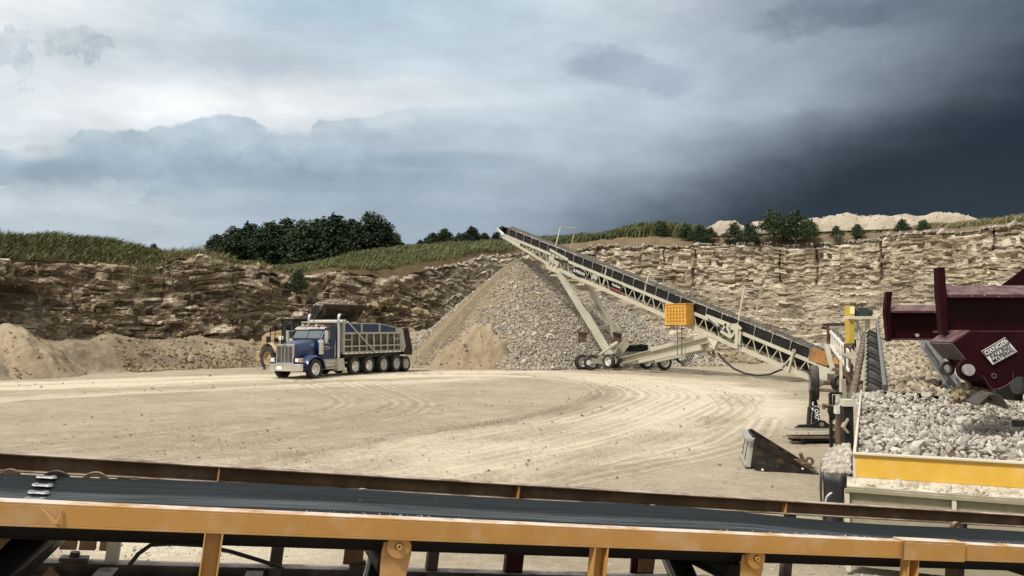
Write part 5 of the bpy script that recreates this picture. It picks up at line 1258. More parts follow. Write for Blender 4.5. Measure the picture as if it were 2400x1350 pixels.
    m = MB(); n_ = (V[5] - V[4]).normalized(); q = V[5] - Vector((0, 1.56, 0)); m.bar(q - n_ * .02, q + Vector((0, 3.12, 0)) - n_ * .02, .30, .07, up=n_.cross(Vector((0, 1, 0)))); b(m, 'cutting_edge', mat('edge_steel', (.07, .05, .04), .6, metal=.3, var=.3), bk)
    m = MB()
    nn = (V[4] - V[3]).cross(Vector((0, 1, 0))).normalized(); 
    for y in (-.62, .62):
        c = (V[3] + V[4]) / 2 + Vector((0, y, 0)); m.bar(c - (V[4] - V[3]) * .30 + nn * -.06, c + (V[4] - V[3]) * .30 + nn * -.06, .75, .05, up=nn)
    b(m, 'wear_plate', M_black, bk)
    # heaped load
    g = np.linspace(-1, 1, 26); u, v = np.meshgrid(g, g); zz = bz + .93 + .38 * (1 - np.abs(u) ** 2.2) * (1 - np.abs(v) ** 2.6) + .05 * fbm(u * 5, v * 7, o=3, seed=4)
    P_ = np.stack([bx + .17 + u * .74, v * 1.42, zz], -1).reshape(-1, 3)
    ld = npobj_local(r, 'bucket_load', P_, [gridfaces(26, 26)], M_fines); ld.parent = bk
    rng = np.random.default_rng(3); q = P_[rng.integers(0, len(P_), 420)] + rng.normal(0, .03, (420, 3)); Vr, Fc, T = scatter_rocks(q, rng.uniform(.03, .10, 420), 1, 4)
    so = bpy.data.objects.new('loose_stones', npmesh('loose_stones', Vr, Fc, M_stone, attrs={'tone': T})); link(so, bk); so['kind'] = 'stuff'
loader()
# ================================================================ the rock hopper and its conveyor at the right
HO = Vector((3.78, 9.0, 0)); HA = Vector((.404, .915, 0)).normalized(); HB = Vector((HA.y, -HA.x, 0)); UPV = Vector((0, 0, 1))
def H(a, b, z): return HO + HA * a + HB * b + UPV * z
M_ywall = mat('hopper_yellow', (.66, .40, .055), .5, var=.08, vscale=3, dust=.85, dustcol=(.62, .56, .46), spots=((.30, .17, .05), 7, .70, .5))
M_tan = mat('dusty_tan_paint', (.27, .245, .17), .65, var=.12, vscale=2, dust=.85, dustcol=(.60, .55, .45), spots=((.16, .13, .09), 3, .66, .5))
M_creamw = mat('chalky_cream_paint', (.56, .52, .41), .7, var=.12, dust=.8, dustcol=(.62, .57, .47), spots=((.30, .20, .10), 6, .66, .5))
M_beltg = mat('grey_belt_rubber', (.055, .065, .075), .5, var=.18, vscale=4, dust=.25)
M_dirtlip = stone_mat('lime_dust', (.48, .44, .36), (.70, .64, .54))
def rock_z(a, b):
    return 1.17 + .05 * np.minimum(a, 2) + .10 * fbm(a * .9, b * .9, o=3, seed=3) + .13 * sstep(a, 4.5, 8) * (1 - 0 * b) - .05 * sstep(a, .5, 0)
def hopper():
    r = thing('rock_hopper', 'low hopper with a yellow front wall over a tan frame, filled with pale rock', 'hopper', H(0, 0, 0))
    L, B = 8.0, 6.5
    m = MB(); m.prism([H(0, 0, 1.02), H(0, B, 1.02), H(0, B, 1.265), H(0, 0, 1.265)], HA * .03); w = m.build('front_wall', M_ywall, r, bevel=.004)
    m = MB(); m.prism([H(-.035, -.03, 1.267), H(-.035, B, 1.267), H(.05, B, 1.267), H(.05, -.03, 1.267)], UPV * .022); m.build('wall_lip', M_creamw, w, bevel=.004)
    m = MB(); m.prism([H(0, -.03, .30), H(L, -.03, .45), H(L, -.03, 1.42), H(0, -.03, 1.266)], HB * .03); m.build('side_wall', M_creamw, r)
    m = MB(); m.prism([H(-.22, -.09, .93), H(-.22, B, .93), H(-.002, B, 1.0), H(-.002, -.09, 1.0)], UPV * .02); m.build('ledge', M_tan, r)
    m = MB(); m.prism([H(-.17, -.06, .10), H(-.17, B, .10), H(-.17, B, .925), H(-.17, -.06, .925)], HA * .03); m.prism([H(-.24, -.11, .895), H(-.24, B, .895), H(-.24, B, .929), H(-.24, -.11, .929)], HA * .03); fp = m.build('frame_panel', M_tan, r)
    m = MB(); m.box(H(-.20, -.09, .48), (.05, .05, .86), Matrix((HB, HA, UPV)).transposed()); m.build('corner_post', M_creamw, r)
    for b in (.93, 2.1, 3.3):
        m = MB(); m.box(H(-.20, b, .50), (.045, .06, .80), Matrix((HB, HA, UPV)).transposed()); m.build('stiffener', M_creamw, r, bevel=.01)
    # dust and small stones on the ledge
    rng = np.random.default_rng(4); n = 420; b = rng.uniform(-.05, 3.2, n); a = -.11 + rng.normal(0, .045, n); a = np.clip(a, -.2, -.03)
    sz = rng.uniform(.008, .026, n) * np.where(rng.uniform(0, 1, n) < .10, 2.0, 1)
    V, Fc, T = scatter_rocks(np.array([H(x, y, .965 + s * .35 + .02 * (x + .2) / .2)[:] for x, y, s in zip(a, b, sz)]), sz, 2, 4)
    o = npobj('stone_spill', V, Fc, M_dirtlip, parent=r, attrs={'tone': T}); o['kind'] = 'stuff'
    g1, g2 = np.meshgrid(np.linspace(0, 1, 12), np.linspace(-.05, 3.4, 160)); zz = .955 + .055 * g1 + .02 * fbm(g2 * 5, g1 * 2, o=4, seed=5)
    V = np.array([H(-.21 + .205 * x, y, z)[:] for x, y, z in zip(g1.ravel(), g2.ravel(), zz.ravel())]); npobj('lime_dust', V, [gridfaces(160, 12)], M_dirtlip, parent=r, smooth=True, attrs={'tone': vn(g2 * 9, g1 * 3).ravel()})['kind'] = 'stuff'
    # bed of rock
    na, nb = 90, 80; ga, gb = np.meshgrid(np.linspace(.03, 8.6, na), np.linspace(-.0, 6.0, nb)); z = rock_z(ga, gb) - .11
    V = np.array([H(x, y, q)[:] for x, y, q in zip(ga.ravel(), gb.ravel(), z.ravel())])
    fill = npobj('rock_fill', V, [gridfaces(nb, na)], M_stoneb, parent=r, smooth=True, attrs={'tone': (ga * 0 + .0).ravel()})
    rng = np.random.default_rng(14)
    # most of the rock as one mass; the 300 largest as things of their own
    N = 8500; a = rng.uniform(.04, 8.4, N) ; b = rng.uniform(.02, 5.6, N); sz = rng.uniform(.018, .048, N); sz *= np.where(rng.uniform(0, 1, N) < .12, 1.35, 1)
    pts = np.array([H(x, y, q)[:] for x, y, q in zip(a, b, rock_z(a, b) + rng.uniform(-.06, .015, N))])
    V, Fc, T = scatter_rocks(pts, sz, 2, 16, shapes=14, el=1.45); so = npobj('loose_stones', V, Fc, M_stonew, parent=r, attrs={'tone': T}); so['kind'] = 'stuff'
    shapes = []
    for k in range(10):
        V0, F0 = rockshape(3, rng, cuts=13, el=rng.uniform(1.1, 1.5)); V0 += (fbm(V0[:, 0] * 5, V0[:, 1] * 5, V0[:, 2] * 5, 3, k) * .05)[:, None] * V0
        shapes.append(npmesh('rock', V0, [F0], M_stonew, attrs={'tone': np.full(len(V0), rng.uniform(.15, 1.0))}))
    used = []; k = 0
    while len(used) < 300 and k < 9000:
        k += 1; a_ = .08 + 7.2 * rng.random() ** 1.5; b_ = rng.uniform(.05, 1.5 + .42 * a_); s_ = rng.uniform(.040, .068) * (1.8 if rng.random() < .10 else 1)
        if any((a_ - x) ** 2 + (b_ - y) ** 2 < (.62 * (s_ + t)) ** 2 for x, y, t in used): continue
        if a_ < s_ * .9: continue
        used.append((a_, b_, s_)); o = bpy.data.objects.new('rock', shapes[k % 10]); COL.objects.link(o)
        o.location = H(a_, b_, float(rock_z(np.array(a_), np.array(b_))) + rng.uniform(-.005, .04)); o.rotation_euler = rng.uniform(0, 6.28, 3); o.scale = (s_,) * 3
        tag(o, 'pale angular limestone rock lying among many like it in the yellow fronted hopper', 'rock', 'larger rocks heaped in the hopper')
hopper()

def feed():
    """troughed conveyor that carries the stone away from the hopper"""
    d = Vector((.442, 1, .088)).normalized(); o = Vector((7.30, 16.0, 1.20)); v = Vector((d.y, -d.x, 0)).normalized(); n = v.cross(d)
    if n.z < 0: n = -n
    def T(s, w, h): return o + d * s + v * w + n * h
    r = thing('feed_conveyor', 'troughed conveyor carrying tan stone away from the hopper to a yellow belt guard', 'conveyor', (o.x, o.y, 0)); LN = 18.6
    prof = [(.0, .30), (.03, .31), (.30, .06), (.98, .06), (1.38, .30), (1.42, .31), (1.40, .275), (.99, .035), (.35, .035), (.0, .27), (.0, .30)]
    def sheet(name, pr, s0, s1, nseg, m):
        V = [T(s, w, h)[:] for s in np.linspace(s0, s1, nseg) for w, h in pr]
        return npobj(name, np.array(V), [gridfaces(nseg, len(pr))], m, parent=r, smooth=True)
    sheet('carry_belt', prof, -.6, LN, 60, M_beltg)
    m = MB(); m.channel(T(-.5, 1.24, .34), T(8.5, 1.20, .34), .05, .22, .02, up=n); m.build('skirt_seal', M_beltg, r); m = MB(); m.bar(T(-.5, -.01, .34), T(LN, -.01, .34), .02, .16, n); m.bar(T(-.5, .01, .42), T(LN, .01, .42), .07, .015, n); m.build('skirt_strip', mat('grey_skirt_rubber', (.12, .13, .14), .5, var=.15, dust=.2), r)
    # stone on it
    ga, gb = np.meshgrid(np.linspace(-.5, LN, 120), np.linspace(.06, 1.10, 16)); z = .20 - .05 * sstep(gb, .3, 1.1) + .10 * np.sin((gb - .06) / 1.04 * np.pi) + .06 * fbm(ga * 1.6, gb * 3, o=3, seed=3)
    V = np.array([T(a, b, h)[:] for a, b, h in zip(ga.ravel(), gb.ravel(), z.ravel())]); f = npobj('carried_fill', V, [gridfaces(16, 120)], M_fines, parent=r, smooth=True, attrs={'tone': (ga * 0 + .5).ravel()})
    rng = np.random.default_rng(5); N = 2300; a = rng.uniform(-.4, LN, N); b = rng.uniform(.06, 1.10, N); h = .20 - .05 * sstep(b, .3, 1.1) + .10 * np.sin((b - .06) / 1.04 * np.pi) + rng.uniform(-.05, .05, N)
    Vr, Fc, Tt = scatter_rocks(np.array([T(x, y, q)[:] for x, y, q in zip(a, b, h)]), rng.uniform(.035, .115, N), 2, 7, el=1.7); so = npobj('carried_stone', Vr, Fc, M_sandst, parent=r, attrs={'tone': Tt}); so['kind'] = 'stuff'
    s = .25; M_roll = mat('worn_roller_steel', (.10, .10, .10), .32, metal=.6, var=.2, dust=.15)
    for k in range(15):
        m = MB(); m.tube(T(s, -.30, .26), T(s, .26, -.04), .10, 16); m.tube(T(s, .38, -.05), T(s, .96, -.05), .09, 12); m.tube(T(s, 1.0, -.04), T(s, 1.42, .21), .09, 12); i = m.build('idler', M_black if k % 3 else M_roll, r, smooth=True)
        m = MB(); m.path([T(s - .10, -.10, -.22), T(s - .10, -.36, -.02), T(s - .02, -.36, .24), T(s, -.31, .27)], .022, 6); m.bar(T(s - .12, -.05, -.2), T(s - .12, 1.5, -.2), .08, .05, n); m.build('idler_bracket', M_creamd, i)
        s += .62 + .05 * k
    m = MB()
    for w in (-.16, 1.52): m.channel(T(.2, w, -.32), T(LN, w, -.32), .08, .22, .02, up=n, side=-1)
    m.build('frame', M_creamd, r)
    m = MB(); m.prism([T(-.55, -.28, .05), T(.55, -.18, .05), T(1.2, .0, -.1), T(-.2, .05, -.3)], n * .03); m.build('deflector_plate', M_alu, r)
    m = MB(); m.tube(T(LN, -.02, .0), T(LN, 1.42, .0), .2, 18); m.build('head_pulley', M_black, r, smooth=True)
    for sL in (4.0, 9.5, 15.5):
        for w in (1.52,):
            q = T(sL, w, -.4); m = MB(); m.bar(q, (q.x, q.y, .02), .12, .12); m.build('support_leg', M_creamd, r)
    # drive at the far end
    D = 32.0; g = P(1992, 805, D)
    m = MB(); t1 = P(1992, 717, D); m.box2((g.x - .125, D - .18, g.z), (g.x + .125, D + .18, t1.z)); gd = m.build('belt_guard', mat('guard_yellow', (.50, .36, .055), .5, var=.1, dust=.3), r, bevel=.02)
    m = MB(); a_, b_ = P(1987, 719, D), P(1998, 736, D); m.box2((a_.x, D - .20, b_.z), (b_.x, D - .184, a_.z)); m.build('guard_end_plate', mat('pale_yellow', (.80, .76, .42), .5, var=.05), gd)
    m = MB(); c0, c1 = P(2004, 731.5, D), P(2042, 731.5, D); m.tube(c0, c1, .155, 20); m.tube(c0 + Vector((-.05, 0, 0)), c0, .08, 12); m.box((c0 + c1) / 2 + Vector((-.06, -.15, .0)), (.34, .10, .30)); m.box((c0 + c1) / 2 + Vector((-.06, 0, .14)), (.38, .25, .07))
    mo = m.build('motor', mat('motor_dark_green', (.02, .035, .033), .4, var=.2, dust=.2), r, smooth=True); m = MB(); q = (c0 + c1) / 2 + Vector((-.05, 0, .20)); m.ring(q + Vector((0, 0, .03)), (0, 1, 0), .025, .05, .02, 12); m.build('lifting_eye', M_black, mo)
    m = MB(); a_, b_ = P(1983, 741.5, D), P(2050, 748, D); m.box2((a_.x, D - .3, b_.z), (b_.x, D + .3, a_.z)); a_, b_ = P(2029, 748, D), P(2038, 800, D); m.box2((a_.x, D - .08, b_.z), (b_.x, D + .08, a_.z)); m.bar(P(2010, 749, D), P(2013, 800, D), .07, .07); m.bar(P(2004, 749, D), P(2022, 778, D), .05, .05); m.bar(P(2013, 766, D), P(2026, 800, D), .06, .06)
    m.build('motor_stand', M_creamw, r)
    m = MB(); m.box(P(2015, 806, D), (.42, .4, .35)); m.build('gearbox', M_black, r, bevel=.03)
    m = MB(); a_, b_ = P(2008, 797, D - 1), P(2023, 850, D - 1); m.box2((a_.x, D - 1.05, b_.z), (b_.x, D - .95, a_.z)); m.build('bearing_plate', M_creamw, r)
    m = MB(); m.bar(P(1984, 809, D), P(2008, 810, D), .1, .08); m.bar(P(1990, 809, D - .2), P(1990, 880, D - .2), .10, .10); m.build('guard_bracket', M_creamd, r)
    # ribbed take-up tube leaning along the near side
    m = MB(); p, q = P(1998, 930, 17.5), P(2028, 782, 28.5); m.tube(p, q, .085, 16, .08); ru = m.build('take_up_tube', mat('rust_brown_tube', (.085, .055, .04), .7, var=.3, vscale=5, dust=.3, bump=.003), r, smooth=True)
    for k in range(16):
        m = MB(); c = p.lerp(q, (k + .5) / 16); dd = (q - p).normalized(); m.ring(c, dd, .07, .098, .02, 18); m.build('band', M_rust, ru)
M_sandst = stone_mat('tan_stone', (.24, .195, .13), (.56, .495, .385))
feed()

def transfer():
    """short open conveyor that drops the stone into the tail of the stacker"""
    r = thing('transfer_conveyor', 'short conveyor with a white railed side delivering stone onto the long conveyor tail', 'conveyor', (13.6, 34.5, 0))
    n0, f0 = P(1989, 824, 31.0), P(1943, 774, 38.0); n1, f1 = P(1989, 868, 31.0), P(1943, 806, 38.0); off = Vector((1.25, -.35, 0))
    m = MB()
    for a, b in ((n0, f0), (n1, f1)): m.bar(a, b, .07, .11)
    for t in np.linspace(.06, .98, 8): m.bar(n1.lerp(f1, t), n0.lerp(f0, t), .05, .06)
    m.build('side_rail', M_white, r)
    m = MB()
    for a, b in ((n0, f0), (n1, f1)): m.bar(a + off, b + off, .07, .11)
    for t in np.linspace(.06, .98, 6): m.bar(n1.lerp(f1, t) + off, n0.lerp(f0, t) + off, .05, .06)
    m.build('side_rail', M_creamd, r)
    V = [(p + off * k + Vector((0, 0, h)))[:] for p in (n0, n0.lerp(f0, .5), f0) for k, h in ((.04, .12), (.07, .13), (.3, -.12), (.7, -.12), (.93, .13), (.96, .12))]
    npobj('carry_belt', np.array(V), [gridfaces(3, 6)], M_belt, parent=r, smooth=True)
    rng = np.random.default_rng(3); N = 700; t = rng.uniform(0, 1, N); k = rng.uniform(.28, .75, N); pts = np.array([(n0.lerp(f0, a) + off * b + Vector((0, 0, -.05 + .10 * math.sin((b - .28) / .47 * 3.14) + c)))[:] for a, b, c in zip(t, k, rng.uniform(-.05, .05, N))])
    Vr, Fc, T = scatter_rocks(pts, rng.uniform(.05, .13, N), 1, 3); so = npobj('carried_stone', Vr, Fc, M_stone, parent=r, attrs={'tone': T}); so['kind'] = 'stuff'
    m = MB(); D = 37.6
    m.bar(P(1942, 764, D), P(1942, 812, D), .14, .14); m.build('head_post', M_rust, r)
    m = MB(); m.bar(P(1930, 761, D), P(1982, 760, D), .2, .14); m.bar(P(1926, 767, D - .3), P(1938, 770, D - .3), .1, .12); m.build('head_beam', mat('maroon_brown', (.05, .022, .02), .6, var=.3, dust=.3), r)
    m = MB(); m.bar(P(1944, 767, D - .1), P(2022, 768, D - .1), .12, .12); m.build('tie_beam', M_creamd, r)
    m = MB(); m.bar(P(1936, 808, D - 1), P(1952, 868, 36), .16, .16); m.build('brace', M_cream, r)
    m = MB()
    for x, D2, zt in ((1960, 35.2, 852), (1966, 34.8, 852), (1978, 32.5, 850)): p = P(x, zt, D2); m.bar(p, (p.x, p.y, .05), .09, .09)
    p = P(1984, 806, 31.6); m.bar(p, (p.x, p.y, .05), .16, .16); p = P(1991, 830, 31.2); m.bar(p, (p.x, p.y, .05), .07, .07); m.build('legs_frame', M_rust, r)
    m = MB(); m.prism([P(1953, 838, 35.5), P(1972, 850, 34.5), P(1970, 856, 34.5), P(1953, 852, 35.5)], (.5, .3, 0)); m.build('chute', M_amber, r)
    m = MB(); p = P(1955, 862, 34.8); q = P(1990, 862, 32.5); m.bar((p.x, p.y, .9), (q.x, q.y, .9), .14, .14); m.bar((p.x - .6, p.y, .06), (q.x + .6, q.y, .06), .5, .10); m.box((q.x, q.y + .5, .45), (.7, .7, .6)); m.build('base_frame', M_rust, r)
    m = MB(); m.prism([P(1972, 830, 30.6), P(2008, 823, 29.5), P(2003, 845, 29.5), P(1978, 838, 30.6)], (0, .04, 0)); m.build('gusset_plate', M_creamd, r)
transfer()

# ================================================================ maroon crusher feeder
M_maroon = mat('maroon_paint', (.019, .0016, .004), .45, var=.25, vscale=3, spec=.10, dust=.03, dustcol=(.42, .30, .27), spots=((.07, .02, .025), 5, .70, .4))
M_maroond = mat('dusty_maroon_paint', (.062, .013, .02), .55, var=.25, vscale=4, dust=.35, dustcol=(.30, .22, .21), spots=((.55, .48, .46), 26, .60, .75))
M_worn = mat('worn_grey_plate', (.085, .070, .065), .5, metal=.4, var=.3, vscale=4, dust=.2, spots=((.30, .28, .27), 14, .64, .6))
def feeder():
    r = thing('crusher_feeder', 'dark maroon crusher feeder on heavy beams with a danger sign above the rock', 'crusher feeder', (8.0, 11.5, 0))
    for D, xl, xe, ytop, ystr, yb, yp, lean in ((11.0, 2198, 3200, 672, 690, 780, 628, 0), (15.8, 2073, 2900, 718, 728, 797, 684, 5)):
        A = lambda x, y, dd=0: P(x, y, D) + Vector((0, dd, 0))
        m = MB(); z0, z1, z2 = A(xl, ytop).z, A(xl, ystr).z, A(xl, yb).z; x0, x1 = A(xl, 700).x, A(xe, 700).x
        m.box2((x0 + .06, D + .10, z2 + .02), (x1, D + .13, z1)); bm_ = m.build('beam', M_maroon, r)
        m = MB(); m.prism([Vector((x0 + .08, D - .10, z1 - .005)), Vector((x0 + .08, D + .25, z0 + .03)), Vector((x0 + .08, D + .25, z0 - .01)), Vector((x0 + .08, D - .10, z1 - .045))], (x1 - x0, 0, 0)); m.build('top_flange', M_maroond, bm_)
        m = MB(); m.box2((x0 + .05, D - .10, z2), (x1, D + .25, z2 + .028)); m.build('bottom_flange', M_maroond, bm_)
        m = MB(); t = A(xl, yp); b_ = A(xl, yb + 3); m.prism([Vector((x0 - .05 + lean * .01, D - .12, t.z)), Vector((x0 + .045 + lean * .012, D - .12, t.z)), Vector((x0 + .06, D - .12, z1 + (.0 if lean else .0))), Vector((x0 + .06, D - .12, b_.z)), Vector((x0 - .01, D - .12, b_.z)), Vector((x0 - .05, D - .12, z1))], (0, .12, 0)); m.build('end_post', M_maroon, bm_, bevel=.006)
        m = MB(); m.tube(A(2153, 786, .04), A(2153, 786, .09), .035, 10); m.build('bolt', M_alu, bm_) if D > 15 else None
    m = MB(); D = 12.4; m.prism([P(2338, 674, D), P(2405, 624, D), P(2700, 560, D), P(2700, 674, D)], (.9, .35, 0)); m.build('hopper_wing', M_maroon, r, bevel=.01)
    # chute body
    D = 10.55
    pl = [(2235, 803), (2274, 777), (2600, 777), (2600, 880), (2384, 883), (2374, 893), (2358, 903), (2345, 909), (2328, 912), (2316, 897), (2305, 880), (2267, 842)]
    m = MB(); m.prism([P(x, y, D) for x, y in pl], (0, .55, 0)); bd = m.build('chute_body', M_maroon, r, bevel=.012)
    m = MB(); m.prism([P(2236, 804, D + .02), P(2266, 841, D + .02), P(2272, 836, D + .02), P(2246, 800, D + .02)], (0, .52, 0)); 
    m = MB(); q = [P(2233, 804, D + .01), P(2266, 842, D + .01)]; nrm = Vector((q[1].z - q[0].z, 0, -(q[1].x - q[0].x))).normalized(); m.prism([q[0], q[1], q[1] + nrm * .02, q[0] + nrm * .02], (0, .56, 0)); m.build('wear_plate', M_worn, bd)
    m = MB(); q = [P(2233, 804, D + .01), P(2275, 776, D + .01)]; nrm = Vector((-(q[1].z - q[0].z), 0, (q[1].x - q[0].x))).normalized(); m.prism([q[0], q[1], q[1] + nrm * .015, q[0] + nrm * .015], (0, .58, 0)); m.build('top_plate', M_maroond, bd)
    # lugs and pin
    def lug(cx, cy, Dd, r_, r0, mt, arm, nm):
        c = P(cx, cy, Dd); m = MB()
        if r0: m.ring(c, (0, 1, 0), r0, r_, .06, 28)
        else: m.tube(c - Vector((0, .04, 0)), c + Vector((0, .04, 0)), r_, 28)
        if arm: a_ = P(arm[0], arm[1], Dd); b_ = P(arm[2], arm[3], Dd); m.prism([c + (a_ - c).normalized().cross(Vector((0, 1, 0))) * r_ * .9, a_, b_, c - (b_ - c).normalized().cross(Vector((0, 1, 0))) * r_ * .9], (0, .07, 0))
        return m.build(nm, mt, r, smooth=True)
    lug(2219, 864, D + .52, .098, .058, M_worn, None, 'far_lug'); 
    lg = lug(2270, 867, D - .05, .145, 0, M_maroon, (2276, 838, 2306, 866), 'near_lug')
    m = MB(); c = P(2270, 867, D - .12); m.tube(c - Vector((0, .02, 0)), c + Vector((0, .12, 0)), .074, 26); m.build('pin', mat('bare_pin_steel', (.42, .40, .38), .45, metal=.5, var=.25, vscale=20, spots=((.12, .10, .09), 18, .66, .6)), lg, smooth=True)
    m = MB(); c = P(2328, 881, D - .01); m.ring(c - Vector((0, .01, 0)), (0, 1, 0), .018, .036, .02, 16); m.build('bolt', M_worn, bd)
    m = MB(); m.path([P(2302, 878, D - .02), P(2310, 890, D - .02), P(2318, 905, D - .02), P(2330, 913, D - .02), P(2346, 910, D - .02), P(2360, 902, D - .02), P(2374, 892, D - .02), P(2374, 872, D - .02)], .007, 5); m.build('edge_bead', M_maroond, bd)
    # sign
    a_, b_, c_, d_ = [P(x, y, D - .035) for x, y in ((2300, 823), (2356, 790.5), (2384, 824), (2327, 855))]
    m = MB(); m.prism([a_, b_, c_, d_], (0, .008, 0)); sg = m.build('danger_sign', mat('sign_silver', (.60, .60, .60), .45, var=.05), r)
    ex = (b_ - a_); ey = (a_ - d_); off = Vector((0, -.006, 0))
    def at(u, v, k=1): return d_ + ex * u + ey * v + off * k
    m = MB(); m.prism([at(.015, .60), at(.985, .60), at(.985, .975), at(.015, .975)], off * .5); m.build('sign_header', M_black, sg)
    n = 24; ov = [at(.5 + (.40 if math.cos(t) > 0 else -.40) + .055 * math.cos(t), .785 + .125 * math.sin(t), 1.7) for t in [2 * math.pi * i / n for i in range(n)]]
    m = MB(); m.path(ov + [ov[0]], .0022, 5); m.build('header_border', M_white, sg)
    w = ex.length
    for body, u, v, sz, mt, sx, k in (('DANGER', .5, .785, .068, M_white, 1.25, 2.2), ('FALLING', .52, .42, .074, M_black, 1.05, 1.4), ('MATERIAL', .52, .16, .074, M_black, .98, 1.4)): text('lettering', body, sz, frame(at(u, v, k), ex, ey), mt, sg, sx=sx, ext=.001)
    # dirt packed under the chute, bent liner, roller
    rng = np.random.default_rng(2); N = 520; t = rng.uniform(0, 1, (N, 2)); pts = []
    for a2, b2 in t: pts.append((P(2238 + 90 * a2, 936 - 44 * b2 * (.35 + .65 * math.sin(a2 * 3.0)), 10.9 + .5 * b2 + rng.normal(0, .12)))[:])
    V, Fc, T = scatter_rocks(np.array(pts), rng.uniform(.02, .075, N), 2, 3, el=1.6); so = npobj('packed_dirt', V, Fc, M_stoneb, parent=r, attrs={'tone': T}); so['kind'] = 'stuff'
    m = MB(); pr = [(2292, 948), (2306, 934), (2318, 924), (2330, 922), (2344, 926), (2356, 940), (2364, 956)]; q = [P(x, y, 10.1) for x, y in pr]
    for i in range(len(q) - 1): m.prism([q[i], q[i + 1], q[i + 1] + Vector((0, 0, -.02)), q[i] + Vector((0, 0, -.02))], (.25, .9, 0))
    m.build('bent_liner', M_worn, r, smooth=True)
    m = MB(); c = P(2398, 898, 11.3); m.tube(c + Vector((-.10, 0, 0)), c + Vector((1.2, 0, 0)), .155, 24); m.build('return_roller', mat('grey_roller', (.14, .15, .15), .5, var=.2, dust=.3), r, smooth=True)
    m = MB(); a_ = P(2366, 880, 11.6); m.box2((a_.x, 11.5, a_.z - .35), (a_.x + .12, 12.6, a_.z + .4)); m.box2((P(2375, 930, 10.8).x, 10.75, 1.36), (13, 10.85, 1.44)); m.build('sub_frame', M_black, r)
    for x, y in ((9.6, 11.2), (9.6, 15.9), (12.5, 11.2), (12.5, 15.9)):
        m = MB(); m.box((x, y, 1.3), (.24, .24, 2.55)); m.build('leg', M_maroon, r)
feeder()

# ================================================================ things standing left of the hopper
def pipe_rack():
    r = thing('pipe_rack', 'dark steel posts and bent pipes standing against the left side of the hopper', 'pipe rack', (5.2, 13.2, 0)); D = 13.4
    m = MB(); m.tube(P(1928, 950, D), P(1986, 957, D), .035, 10); m.tube(P(1931, 950, D), P(1931, 959, D), .03, 8); m.build('cross_pipe', M_rust, r, smooth=True)
    m = MB(); m.path([P(1948, 952, D - .1), P(1946, 964, D - .1), P(1950, 972, D - .1), P(1960, 976, D - .1), P(1990, 977, D - .1)], .05, 10); m.build('bent_pipe', M_black, r, smooth=True)
    for x, y0, x1 in ((1946, 921, 1978),):
        m = MB(); p = P(x, y0, D); q = P(x1, y0 + 1, D); m.bar(p, (p.x, p.y, .45), .045, .045); m.bar(p, q, .035, .035); m.bar(P(1955, 926, D), P(1953, 985, D), .03, .03); m.build('frame', M_black, r)
    m = MB(); p = P(1977, 888, D); m.bar(p, (p.x, p.y, 1.0), .06, .06); m.bar(P(1971, 922, D), P(1971, 845, D + 2.5), .05, .05); m.build('upright', M_creamd, r)
    m = MB(); p = P(1969, 968, 12.6); m.box2((p.x - .055, 12.55, .0), (p.x + .055, 12.65, p.z)); po = m.build('brown_post', M_rust, r)
    m = MB(); m.box((p.x - .02, 12.6, p.z + .05), (.11, .12, .12)); m.build('post_cap', M_whiterim, po)
    m = MB(); p = P(1984, 950, 12.2); m.box2((p.x - .06, 12.15, .0), (p.x + .08, 12.3, p.z)); po = m.build('black_post', M_black, r)
    m = MB(); m.box((p.x + .01, 12.2, p.z + .04), (.16, .16, .10)); m.build('post_cap', M_creamw, po)
    m = MB(); z = lambda x, y: P(x, y, 12.1); m.prism([z(1988, 980), z(1976, 1001), z(1987, 1016), z(1991, 1014), z(1981, 1001), z(1990, 984)], (0, .10, 0)); m.build('folded_plate', M_tan, r)
    m = MB(); c = P(1966, 897, 15.5); m.ring(c, (.4, -1, 0), .10, .16, .10, 20); m.tube(c + Vector((0, 0, -.1)), P(1969, 918, 14.5), .03, 8); m.path([P(1964, 905, 15), P(1972, 892, 15.3), P(1982, 890, 15.6), P(1987, 900, 15.8)], .03, 8); m.build('valve_hose', M_black, r, smooth=True)
pipe_rack()
def tyre_stand():
    D = 19.2; b = P(1908, 1000, D); r = thing('tyre_stand', 'tapered black upright lettered in white with a small tyre standing on top', 'tyre stand', (b.x, D, 0))
    m = MB(); q = lambda x, y: P(x, y, D); m.prism([q(1895, 998), q(1923, 998), q(1921, 957), q(1917, 955), q(1917, 945), q(1910, 926), q(1909, 914), q(1901, 914), q(1902, 930), q(1901, 952), q(1898, 956)], (0, .16, 0)); po = m.build('post', M_black, r, bevel=.01)
    m = MB(); m.prism([q(1903, 942), q(1907, 940), q(1906, 950), q(1904, 951)], (0, -.02, 0)); m.prism([q(1901, 956), q(1906, 955), q(1905.5, 963), q(1903.5, 962)], (0, -.02, 0)); m.build('bolt_plate', M_white, po)
    m = MB(); m.bar(q(1903, 964) + Vector((0, -.01, 0)), q(1900, 996) + Vector((0, -.01, 0)), .025, .01); m.build('edge_strip', M_alu, po)
    text('lettering', 'Tokr', .20, frame(P(1915, 965, D) + Vector((0, -.012, 0)), (.06, 0, -1), (1, 0, .06)), M_white, po, shear=.2, sx=.95, ext=.002)
    c = P(1908, 897, D + .1); wheel(r, c, (-.955, .30, 0), .415, .21, name='tyre', rr=.55, hub=True)
    m = MB(); m.tube(c, c + Vector((.18, 0, 0)), .09, 12); m.bar(P(1904, 913, D), P(1911, 913, D), .08, .04); m.build('axle_stub', M_whiterim, r)
    m = MB(); m.box((b.x + .05, D, .03), (.9, .5, .06)); m.build('foot', M_black, r)
tyre_stand()
